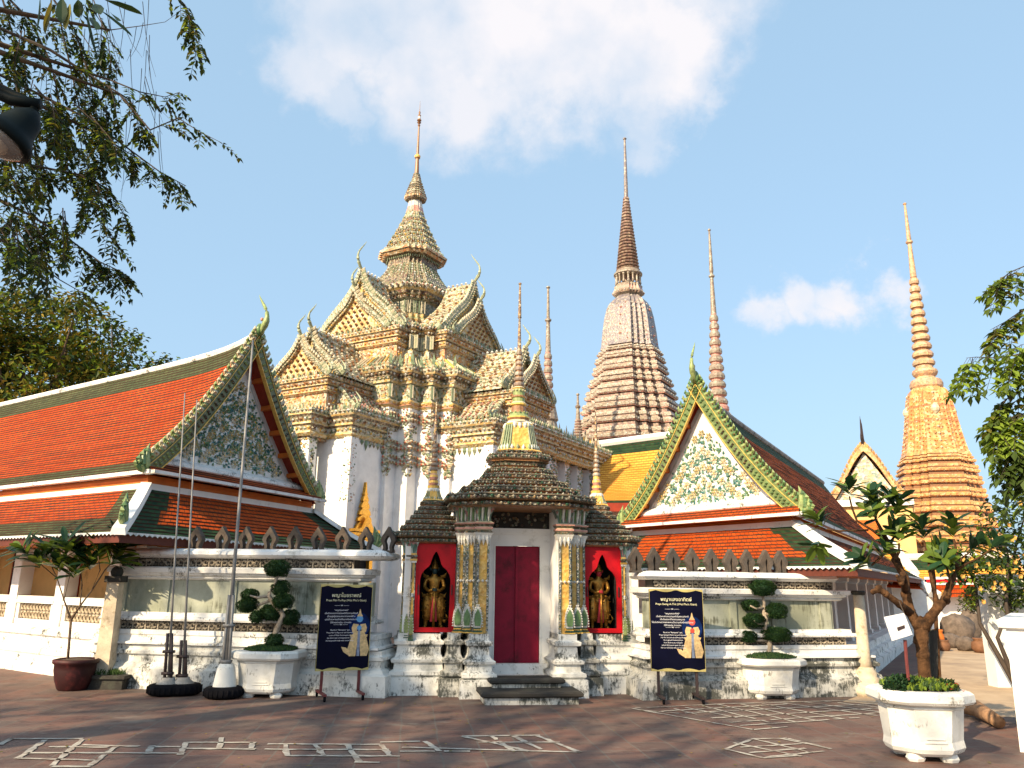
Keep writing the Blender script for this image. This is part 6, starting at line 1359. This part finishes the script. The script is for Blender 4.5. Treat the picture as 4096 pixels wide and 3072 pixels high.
# low bedding plants at its foot, and a note tied to it
rg = random.Random(51)
for px, py, k, mats, lab in [(902, 690, .15, ['leaf_topiary', 'leaf_frangipani_dark'], 'dark bushy herb at the left of the big planter, under the frangipani'), (946, 693, .13, ['leaf_topiary', 'leaf_olive', 'petal_red'], 'bushy plant with tiny orange flowers at the right of the big planter')]:
    c_ = at(px, py, YF_-.16); hb = thing('bedding_plant', (c_.x, c_.y, .72), lab, 'plant'); m_ = MB()
    for _ in range(900):
        v = Vector((rg.gauss(0, 1), rg.gauss(0, 1), rg.gauss(0, 1))).normalized()*rg.random()**.4; mi = rg.choice((0, 0, 0, 1)) if len(mats) == 2 or rg.random() > .05 else 2
        m_.leaf(c_+Vector((v.x*k*1.3, v.y*k, v.z*k)), (rg.uniform(-1, 1), rg.uniform(-1, 1), rg.uniform(0, 1)), (0, 0, 1), .05, .028, mi)
    m_.build('foliage', mats, hb)
    m_ = MB()
    for i in range(7): m_.tube([(c_.x+rg.uniform(-.05, .05), c_.y, .66), c_+Vector((rg.uniform(-.12, .12), rg.uniform(-.1, .1), 0))], .006, 4)
    m_.build('stems', 'twig', hb)
c_ = [at(x, y, YF_-.25) for x, y in ((884, 617), (904, 613), (912.5, 634.5), (892, 641))]
nt_ = thing('paper_note', c_[3], 'white paper note tied to the frangipani trunk, with a black bar on it', 'note')
m_ = MB(); m_.rings([[tuple(p) for p in c_], [tuple(p+Vector((0, .006, 0))) for p in c_]]); m_.build('sheet', 'paper', nt_)
c2 = [at(x, y, YF_-.256) for x, y in ((897, 627.5), (904.5, 625), (905, 628), (898, 631))]; m_ = MB(); m_.rings([[tuple(p) for p in c2], [tuple(p+Vector((0, .004, 0))) for p in c2]]); m_.build('black_bar', 'iron', nt_)
m_ = MB(); m_.tube([at(904, 613, YF_-.25), at(899, 601, YF_-.2)], .006, 4); m_.build('string', 'twig', nt_)
# stakes: bamboo and timber props beside the trunk
for P_, q, mat, lab in [([(934, 697), (934, 660), (933, 630)], .045, 'dark_stone', 'dark timber stake behind the frangipani trunk'), ([(941, 695), (937, 640), (934, 580), (930, 545)], .022, 'frangipani_bark', 'long brown pole propping the frangipani, right of its trunk'), ([(910, 695), (906.5, 660), (905, 640)], .018, 'rust_iron', 'short reddish stake below the paper note')]:
    pts = [at(x, y, YF_+(.22 if q != .018 else -.18)) for x, y in P_]; b0 = pts[0].copy(); b0.z = .7
    s_ = MB(); s_.tube([b0]+pts[1:], q, 7); o_ = s_.build('stake', mat); tag(o_, lab, 'stake')
# small frangipani in a red glazed pot, left
PD = gr(63, 692); rp = thing('flower_pot', (PD.x, PD.y+.26, 0), 'dark red glazed pot with a young frangipani, left of the stone pillar', 'pot')
m_ = MB(); m_.lathe((PD.x, PD.y+.26, 0), [(-.0, .2), (.02, .22), (.15, .27), (.3, .3), (.38, .3), (.4, .33), (.45, .335), (.46, .3), (.43, .28)], 22); m_.build('vessel', 'red_pot', rp, True)
m_ = MB(); m_.lathe((PD.x, PD.y+.26, 0), [(.4, .28), (.44, .25), (.46, .1)], 16); m_.build('soil', 'soil', rp)
frangipani((PD.x, PD.y+.26, .44), 'young frangipani with a flat umbrella of long dark leaves, in the red pot', PD.y+.26,
    [[(67, 668, 0, .028), (69, 645, 0, .024), (71, 620, 0, .026)], [(71, 620, 0, .022), (64, 600, .1, .014), (57, 578, .1, .011), (50, 563, .1, .008)], [(71, 620, 0, .024), (80, 606, 0, .018), (92, 590, 0, .015), (105, 570, 0, .012), (118, 556, 0, .01)], [(80, 606, 0, .014), (82, 585, .1, .011), (80, 565, .1, .009)], [(92, 590, 0, .012), (100, 570, -.1, .01), (98, 556, -.1, .008)], [(57, 578, .1, .01), (38, 562, 0, .008), (28, 556, 0, .007)], [(64, 600, .1, .01), (70, 575, -.1, .008), (66, 556, -.1, .007)]],
    [(28, 556, 0, -.5, .8, 12), (50, 561, .1, -.2, 1, 13), (66, 555, -.1, 0, 1, 13), (80, 562, .1, .1, 1, 14), (98, 554, -.1, .2, 1, 13), (118, 554, 0, .5, .9, 13), (40, 568, 0, -.4, .8, 12), (90, 570, 0, .2, 1, 12), (60, 572, 0, -.1, 1, 12), (110, 566, 0, .5, .6, 10), (74, 578, 0, .2, 1, 10)], 43, .42, .1, 'bark')

# ---------------------------------------------------------------- poles, pillars
def flagpole(bp, tp, Y, label, base, sleeve_y, r0):
    b_ = gr(*bp); b_ = Vector((b_.x, b_.y+.3, 0)); t_ = at(tp[0], tp[1], b_.y); r = thing('flagpole', (b_.x, b_.y, 0), label, 'pole', 'grey poles standing on tyres by the left wall')
    sl = at(sleeve_y[0], sleeve_y[1], b_.y); 
    m_ = MB(); m_.tube([Vector((b_.x, b_.y, .2)), b_.lerp(t_, .4), t_], [r0, r0*.85, r0*.5], 8); m_.build('pole', 'galvanised', r, True)
    m_ = MB(); d = (t_-b_); k = (sl.z)/d.z; s_ = b_+d*k
    for o_ in (-.05, .05): m_.tube([Vector((b_.x+o_, b_.y-.02, .22)), s_+Vector((o_*.6, -.02, 0))], .024, 7)
    for q in (.35, .7): p = b_.lerp(s_, q); m_.box(p.x-.08, p.x+.08, p.y-.06, p.y+.03, p.z-.02, p.z+.02)
    m_.build('sleeve', 'galvanised' if base == 'cone' else 'iron', r, True)
    m_ = MB(); m_.lathe((b_.x, b_.y, 0), [(.0, .18), (.02, .26), (.05, .285), (.12, .285), (.155, .26), (.17, .19), (.15, .15)], 24)
    for i in range(24): a = i*math.pi/12; m_.box(b_.x+.28*math.cos(a)-.01, b_.x+.28*math.cos(a)+.01, b_.y+.28*math.sin(a)-.01, b_.y+.28*math.sin(a)+.01, .04, .135)
    m_.build('tyre', 'rubber', r, True)
    m_ = MB(); m_.lathe((b_.x, b_.y, 0), [(.1, .19), (.17, .17), (.42 if base == 'cone' else .22, .13 if base == 'cone' else .1), (.48 if base == 'cone' else .25, .1)], 12); m_.build('concrete_block', 'stained_pot' if base == 'cone' else 'grey_stone', r, True)
flagpole((216, 701), (253, 340), 12, 'tallest grey pole on a white concrete cone in a tyre, left of the topiary planter', 'cone', (228, 595), .032)
flagpole((158, 698), (185, 393), 12, 'thin grey pole on a tyre, leftmost of the three poles', 'tyre', (162, 633), .02)
flagpole((173, 697.5), (197, 400), 12, 'thin grey pole on a tyre, middle one of the three poles', 'tyre', (173, 640), .02)
PE = gr(97, 689); pl = thing('stone_pillar', (PE.x, PE.y+.15, 0), 'weathered square stone pillar in front of the left gallery plinth, beside the red pot', 'pillar')
m_ = MB(); tp = at(104, 582, PE.y+.15); m_.rings([[(PE.x+x*q, PE.y+.15+y*q, z) for x, y in ((-1, -1), (1, -1), (1, 1), (-1, 1))] for z, q in ((.2, .12), (tp.z, .095))]); m_.build('shaft', 'sand_stone', pl)
m_ = MB(); m_.box(PE.x-.13, PE.x+.13, PE.y+.02, PE.y+.28, tp.z, tp.z+.1); m_.ball((PE.x, PE.y+.15, tp.z+.16), (.1, .1, .1), 10, 6); m_.build('cap', 'dark_stone', pl)
m_ = MB(); m_.box(PE.x-.22, PE.x+.42, PE.y-.08, PE.y+.5, .0, .16); m_.box(PE.x-.26, PE.x+.46, PE.y-.12, PE.y+.54, .16, .21); m_.build('base', 'dark_stone', pl)
gf = MB(); rg = random.Random(61)
for _ in range(500): a, q = rg.uniform(0, 6.28), rg.uniform(.1, .34); gf.blade((PE.x+.05+q*math.cos(a), PE.y+.16+q*.6*math.sin(a), .2), (rg.uniform(-.6, .6), rg.uniform(-.6, .6), 1), (0, 1, 0), rg.uniform(.06, .16), .012, 0, .2)
tag(gf.build('grass', 'leaf_topiary_light'), 'short grass growing round the foot of the weathered stone pillar', 'grass', None, 'stuff')
PF_ = gr(873, 697); pl = thing('stone_pillar', (PF_.x, PF_.y+.2, 0), 'slim round pale pillar on a tiered sandstone foot, at the end of the right wall', 'pillar')
zt_ = at(868, 595, PF_.y+.2).z
m_ = MB(); m_.lathe((PF_.x, PF_.y+.2, 0), [(.42, .115), (.6, .1), (zt_, .085)], 14); m_.build('shaft', 'sand_stone', pl, True)
m_ = MB(); m_.lathe((PF_.x, PF_.y+.2, 0), [(0, .3), (.12, .31), (.14, .27), (.2, .26), (.22, .2), (.27, .22), (.3, .17), (.36, .18), (.4, .14), (.44, .12)], 18); m_.build('base', 'sand_stone', pl, True)
m_ = MB(); m_.lathe((PF_.x, PF_.y+.2, 0), [(zt_, .1), (zt_+.05, .12), (zt_+.07, .1)], 14); m_.build('cap', 'dark_stone', pl)

# ---------------------------------------------------------------- sign boards
def fontmesh(m_, text, size, x, y, F, mi, align='CENTER'):
    cu = bpy.data.curves.new('lettering', 'FONT'); cu.body = text; cu.size = size; cu.align_x = align; cu.resolution_u = 2
    o_ = bpy.data.objects.new('lettering', cu); COL.objects.link(o_)
    dg = bpy.context.evaluated_depsgraph_get(); dg.update(); me = o_.evaluated_get(dg).to_mesh()
    vs = [F @ Vector((v.co.x+x, -.0045, v.co.y+y)) for v in me.vertices]; fs = [tuple(p.vertices) for p in me.polygons]
    if fs: mm0 = m_.M; m_.M = None; m_.add(vs, fs, mi); m_.M = mm0
    o_.evaluated_get(dg).to_mesh_clear(); bpy.data.objects.remove(o_); bpy.data.curves.remove(cu)
def sign(bl, ang, wd, h, z0, label, title, sub, thai, eng, face, legs, tilt=0):
    O_ = Vector((bl.x, bl.y, 0)); r = thing('sign_board', O_, label, 'sign', 'navy sign boards on wheeled stands')
    F = rotf((bl.x, bl.y, 0), ang)
    FP = F @ Matrix.Translation((0, 0, z0)) @ Matrix.Rotation(tilt, 4, 'X')
    m_ = MB(); m_.M = FP; m_.box(0, wd, 0, .025, 0, h); pn = m_.build('panel', 'navy_panel', r)
    m_ = MB(); m_.M = FP; n_ = 24     # scalloped gold edge strips
    for top in (0, 1):
        L_ = []
        for i in range(n_+1):
            q = i/n_; b_ = abs(q-.5)*2; dpt = .012+.028*abs(math.sin(b_*4.2))*(1 if b_ > .12 else .5)
            L_ += [(q*wd, -.003, h+.004 if top else -.004), (q*wd, -.003, h-dpt if top else dpt)]
        m_.add(L_, [(2*i, 2*i+1, 2*i+3, 2*i+2) for i in range(n_)])
    for q in (0, wd-.006): m_.box(q, q+.006, -.004, .0, 0, h)
    m_.build('border', 'print_edge', pn)
    cx = wd*.5; cl = wd*.42
    def block(name, rows):
        m_ = MB()
        for t_, sz, x, y, mi in rows: fontmesh(m_, t_, sz, x, y, FP, mi)
        m_.build(name, ['ink_white', 'ink_cream'], pn)
    block('title_lettering', [(title, .075, cx, h*.855, 1)]); block('subtitle_lettering', [(sub, .042, cx, h*.805, 1)])
    block('divider_lettering', [('—— ∞ ——', .04, cl, h*yy, 0) for yy in (.745,)]); block('divider_lettering', [('—— ∞ ——', .04, cl, h*.52, 0)])
    block('thai_lettering', [(t_, .032, cl, h*(.69-.036*i), 0) for i, t_ in enumerate(thai)]); block('english_lettering', [(t_, .0275, cl, h*(.46-.031*i), 0) for i, t_ in enumerate(eng)])
    for q in (-1, 1): m_ = MB(); m_.M = FP; m_.add([(cx+q*wd*.27+.008*math.cos(a*1.05), -.0045, h*.868+.008*math.sin(a*1.05)) for a in range(6)], [tuple(range(6))], 0); m_.build('dot', 'ink_white', pn)
    m_ = MB(); m_.M = FP; fx, fz = wd*.78, h*.16; s_ = h*.5      # printed picture of a gilded statue
    def poly(P_, mi, dy=-.004): m_.add([(fx+a*s_, dy, fz+b_*s_) for a, b_ in P_], [tuple(range(len(P_)))], mi)
    poly([(.42*math.cos(a*.35)*.62, .72+.3*math.sin(a*.35)) for a in range(18)], 1, -.0022)
    for q in (-1, 1):
        poly([(q*.03, .58), (q*.12, .6), (q*.2, .4), (q*.27, .15), (q*.22, .0), (q*.06, .0), (q*.03, .3)], 0, -.003)
        poly([(q*.02, .74), (q*.15, .76), (q*.19, .66), (q*.17, .56), (q*.09, .54), (q*.05, .62)], 0, -.0034)
        poly([(q*.12, .5), (q*.22, .5), (q*.2, .44)], 0, -.0036)
    poly([(-.035, 0), (.035, 0), (.03, .6), (-.03, .6)], 3, -.0038)
    poly([(.06*math.cos(a*.6), .66+.06*math.sin(a*.6)) for a in range(10)], 2, -.0042)
    poly([(.085*math.cos(a*.55), .87+.08*math.sin(a*.55)) for a in range(11)], 2, -.0036)
    poly([(-.075, .93), (.075, .93), (.03, 1.0), (.008, 1.1), (-.008, 1.1), (-.03, 1.0)], 0, -.0042)
    poly([(-.2, .0), (-.36, .1), (-.42, .22), (-.3, .2), (-.22, .12)], 0, -.0033)
    m_.build('printed_statue', ['print_gold', 'print_blue', face, 'print_grey'], pn)
    for q in (wd*.14, wd*.84):
        m_ = MB(); m_.M = F; m_.box(q-.02, q+.02, .03, .065, .1, z0+h*.5); lg = m_.build('leg', 'rust_iron' if tilt == 0 and legs else 'iron', r)
        m_ = MB(); m_.M = F; m_.box(q-.022, q+.022, -.3, .34, .075, .105); m_.build('foot_bar', 'rust_iron' if legs else 'iron', lg)
        for y in (-.27, .31):
            m_ = MB(); m_.M = F; m_.rings([[(q+dx, y+.035*math.cos(a), .037+.035*math.sin(a)) for a in [k*math.pi/6 for k in range(12)]] for dx in (-.014, .014)]); m_.box(q-.018, q+.018, y-.012, y+.012, .04, .085); m_.build('caster_wheel', 'rubber', lg)
b0 = gr(313, 700); sign(Vector((b0.x, b0.y, 0)), .42, .8, 1.24, .4, 'navy sign board picturing a blue-faced golden statue, left of the gate', 'พญาไมยราพณ์', "Praya Mai-Ya-Rap (Wat Pho's Giant)",
    ['“พญาไมยราพณ์”', 'เป็นตัวละครจากวรรณคดีเรื่องรามเกียรติ์', 'เป็นอสูรผู้ครองนครบาดาลองค์ที่ ๓', 'บุตรท้าวมหายมยักษ์กับนางจันทรประภา', 'มีสีกายม่วงอ่อน ปากแสยะ'], ['Based on “Ramayana” epic,', 'Praya Mai-Ya-Rap is an evil character', 'a son of Maha Yommayak and', 'the third ruler of Underworld City', 'He has purple body with curved fangs'], 'print_cyan', True)
b0 = gr(652, 702); sign(Vector((b0.x, b0.y, 0)), .04, .84, 1.2, .44, 'navy sign board picturing a red-faced golden statue, right of the gate', 'พญาแสงอาทิตย์', "Praya Saeng-A-Thit (Wat Pho's Giant)",
    ['“พญาแสงอาทิตย์”', 'เป็นตัวละครจากวรรณคดีเรื่องรามเกียรติ์', 'เป็นโอรสองค์ที่สองของพญาขร', 'ได้แว่นวิเศษจากพระพรหมเป็นอาวุธส่องใครผู้นั้นตาย', 'มีสีกายแดง ปากแสยะ'], ['Based on “Ramayana” epic,', 'Praya Saeng-A-Thit is an evil character', 'and the second son of Praya Khon', 'He is gained treasured lens', 'from Brahma as a weapon', 'which kill anyone upon the gaze', 'He has red body with curved fangs'], 'print_red', False)

# ---------------------------------------------------------------- lamp, parapet, log, stones, pots
lc = at(4, 140, 3.6); lp = thing('street_lamp', (lc.x-1.5, lc.y-.25, 0), 'dark green lamp head with a glass bowl, cut by the left photo edge', 'lamp')
LF = Matrix.Translation(lc) @ Matrix.Scale(.84, 4) @ Matrix.Rotation(R(24), 4, 'Y') @ Matrix.Rotation(R(-16), 4, 'X')
m_ = MB(); m_.M = LF; m_.lathe((0, 0, 0), [(-.02, .165), (0, .172), (.03, .165), (.06, .14), (.1, .115), (.16, .1), (.2, .09), (.24, .06), (.27, .04)], 24); m_.build('shade', 'lamp_green', lp, True) if basic('lamp_green', (.004, .008, .009), .6, .2, bmp=0, spec=.1) else None
mg_, tg_, bg_ = newmat('lamp_glass'); bg_.inputs['Base Color'].default_value = (.9, .85, .8, 1); bg_.inputs['Roughness'].default_value = .15; bg_.inputs['Transmission Weight'].default_value = .8
m_ = MB(); m_.M = LF; m_.lathe((0, 0, 0), [(-.1, .02), (-.095, .06), (-.075, .1), (-.04, .135), (-.015, .145)], 24); m_.build('glass_bowl', 'lamp_glass', lp, True)
m_ = MB(); m_.M = LF; m_.ball((0, 0, -.03), (.05, .05, .04), 10, 6); m_.build('bulb', 'sand_stone', lp, True)
top = LF @ Vector((0, 0, .27)); m_ = MB(); m_.tube([top, top+Vector((-.02, 0, .06)), top+Vector((-.25, -.05, .14)), top+Vector((-.8, -.15, .1)), (lc.x-1.5, lc.y-.25, lc.z+.3)], .022, 8); m_.tube([top+Vector((.02, 0, .05)), top+Vector((-.12, -.02, .06)), top+Vector((-.4, -.05, .18))], .03, 8); m_.build('arm', 'lamp_green', lp, True)
m_ = MB(); m_.lathe((lc.x-1.5, lc.y-.25, 0), [(0, .14), (.3, .13), (.35, .07), (2.5, .055), (lc.z+.4, .045)], 14); m_.build('post', 'lamp_green', lp, True)
pp = gr(1022, 752); pa = thing('parapet_wall', (pp.x, pp.y, 0), 'plain white parapet with a flat coping running off the right edge', 'wall')
tz = at(1000, 618, pp.y).z; F = rotf((pp.x-.02, pp.y, 0), R(-34))
m_ = MB(); m_.M = F; m_.rings([[(-.0, 0, -.02), (3, 0, -.02), (3, 2.6, -.02), (-.0, 2.6, -.02)], [(.02, .02, tz-.12), (3, .02, tz-.12), (3, 2.6, tz-.12), (.02, 2.6, tz-.12)]]); m_.build('wall', 'white_paint', pa)
m_ = MB(); m_.M = F; m_.rings([[(-o_, -o_, z), (3, -o_, z), (3, 2.6, z), (-o_, 2.6, z)] for z, o_ in ((tz-.12, .0), (tz-.1, .05), (tz-.02, .05), (tz, .02))]); m_.build('coping', 'white_paint', pa)
gpz = at(997, 600, 15); gpo = thing('gate_post', (gpz.x, gpz.y, 0), 'tall white wall end below the flowering shrub, behind the white parapet', 'wall')
m_ = MB(); zt2 = at(998, 578, 15).z; x0 = at(987, 600, 15).x; m_.box(x0, x0+1.6, 15, 15.3, -.02, zt2); m_.build('wall', 'white_paint', gpo); m_ = MB(); m_.box(x0-.04, x0+1.64, 14.96, 15.34, zt2, zt2+.07); m_.build('coping', 'white_paint', gpo)
l0, l1 = gr(970, 715), gr(1000, 729); m_ = MB(); d = l1-l0
m_.tube([l0+Vector((-.1, 0, .12)), l0+d*.3+Vector((0, .03, .13)), l0+d*.65+Vector((0, -.03, .1)), l1+Vector((0, 0, .08))], [.1, .11, .09, .075], 10); o_ = m_.build('log', 'log_wood', smooth=True); tag(o_, 'short brown log lying on the path behind the big planter', 'log')
rg = random.Random(71)
def rock(px, py, sx, sz, label, mat='rock'):
    p = gr(px, py); m_ = MB(); m_.ball((p.x, p.y, sz*.8), (sx, sx*.8, sz), 11, 8, 0, .12, rg); o_ = m_.build('boulder', mat, smooth=True); tag(o_, label, 'rock')
rock(951, 648, .32, .24, 'brown boulder at the end of the path, nearest the clay pots')
rock(966, 651, .3, .22, 'small boulder beside the round clay pot at the path end', 'rock')
rock(959, 642, .55, .5, 'largest boulder in the rockery at the path end')
rock(972, 640, .4, .55, 'upright stone below the potted shrub at the path end')
def pot(px, py, r_, h, mat, label):
    p = gr(px, py); m_ = MB(); m_.lathe((p.x, p.y, 0), [(0, r_*.7), (h*.3, r_), (h*.7, r_*.95), (h*.85, r_*.7), (h*.92, r_*.85), (h, r_*.8), (h*.93, r_*.6)], 16); o_ = m_.build('clay_pot', mat, smooth=True); tag(o_, label, 'pot')
pot(984, 653, .3, .4, 'clay', 'round clay pot at the path end beside the white parapet'); pot(940, 649, .16, .55, 'orange_fascia', 'narrow orange pot at the path end, left of the boulders'); pot(945, 651, .16, .3, 'clay', 'low dark clay pot beside the narrow orange pot')
p0 = gr(978, 640); ps = thing('rockery_shrub', (p0.x, p0.y, 0), 'bushy shrub above the rockery at the path end', 'shrub'); m_ = MB()
for k in range(5): leafcloud(m_, (p0.x+rg.uniform(-.6, .6), p0.y, 1.15+rg.uniform(-.3, .35)), (.5, .5, .35), 170, .14, (0, 1, 4, 2), rg)
m_.build('foliage', LM, ps); m_ = MB(); limbs(m_, (p0.x, p0.y, -.02), [(p0.x-.4, p0.y, 1), (p0.x+.4, p0.y, 1.2)], .05, rg); m_.build('stems', 'twig', ps)
lt = MB(); rg = random.Random(81)       # fallen leaves
for i in range(240):
    x, y = rg.uniform(-8, 8), rg.uniform(7.5, 13.2); a = rg.uniform(0, 6.28); lt.leaf((x, y, .012), (math.cos(a), math.sin(a), .05), (0, 0, 1), rg.uniform(.03, .08), .03, rg.choice((0, 1, 1)), .1)
tag(lt.build('fallen_leaves', ['leaf_yellow', 'leaf_olive']), 'scattered dry leaves lying on the courtyard tiles', 'leaves', None, 'stuff')
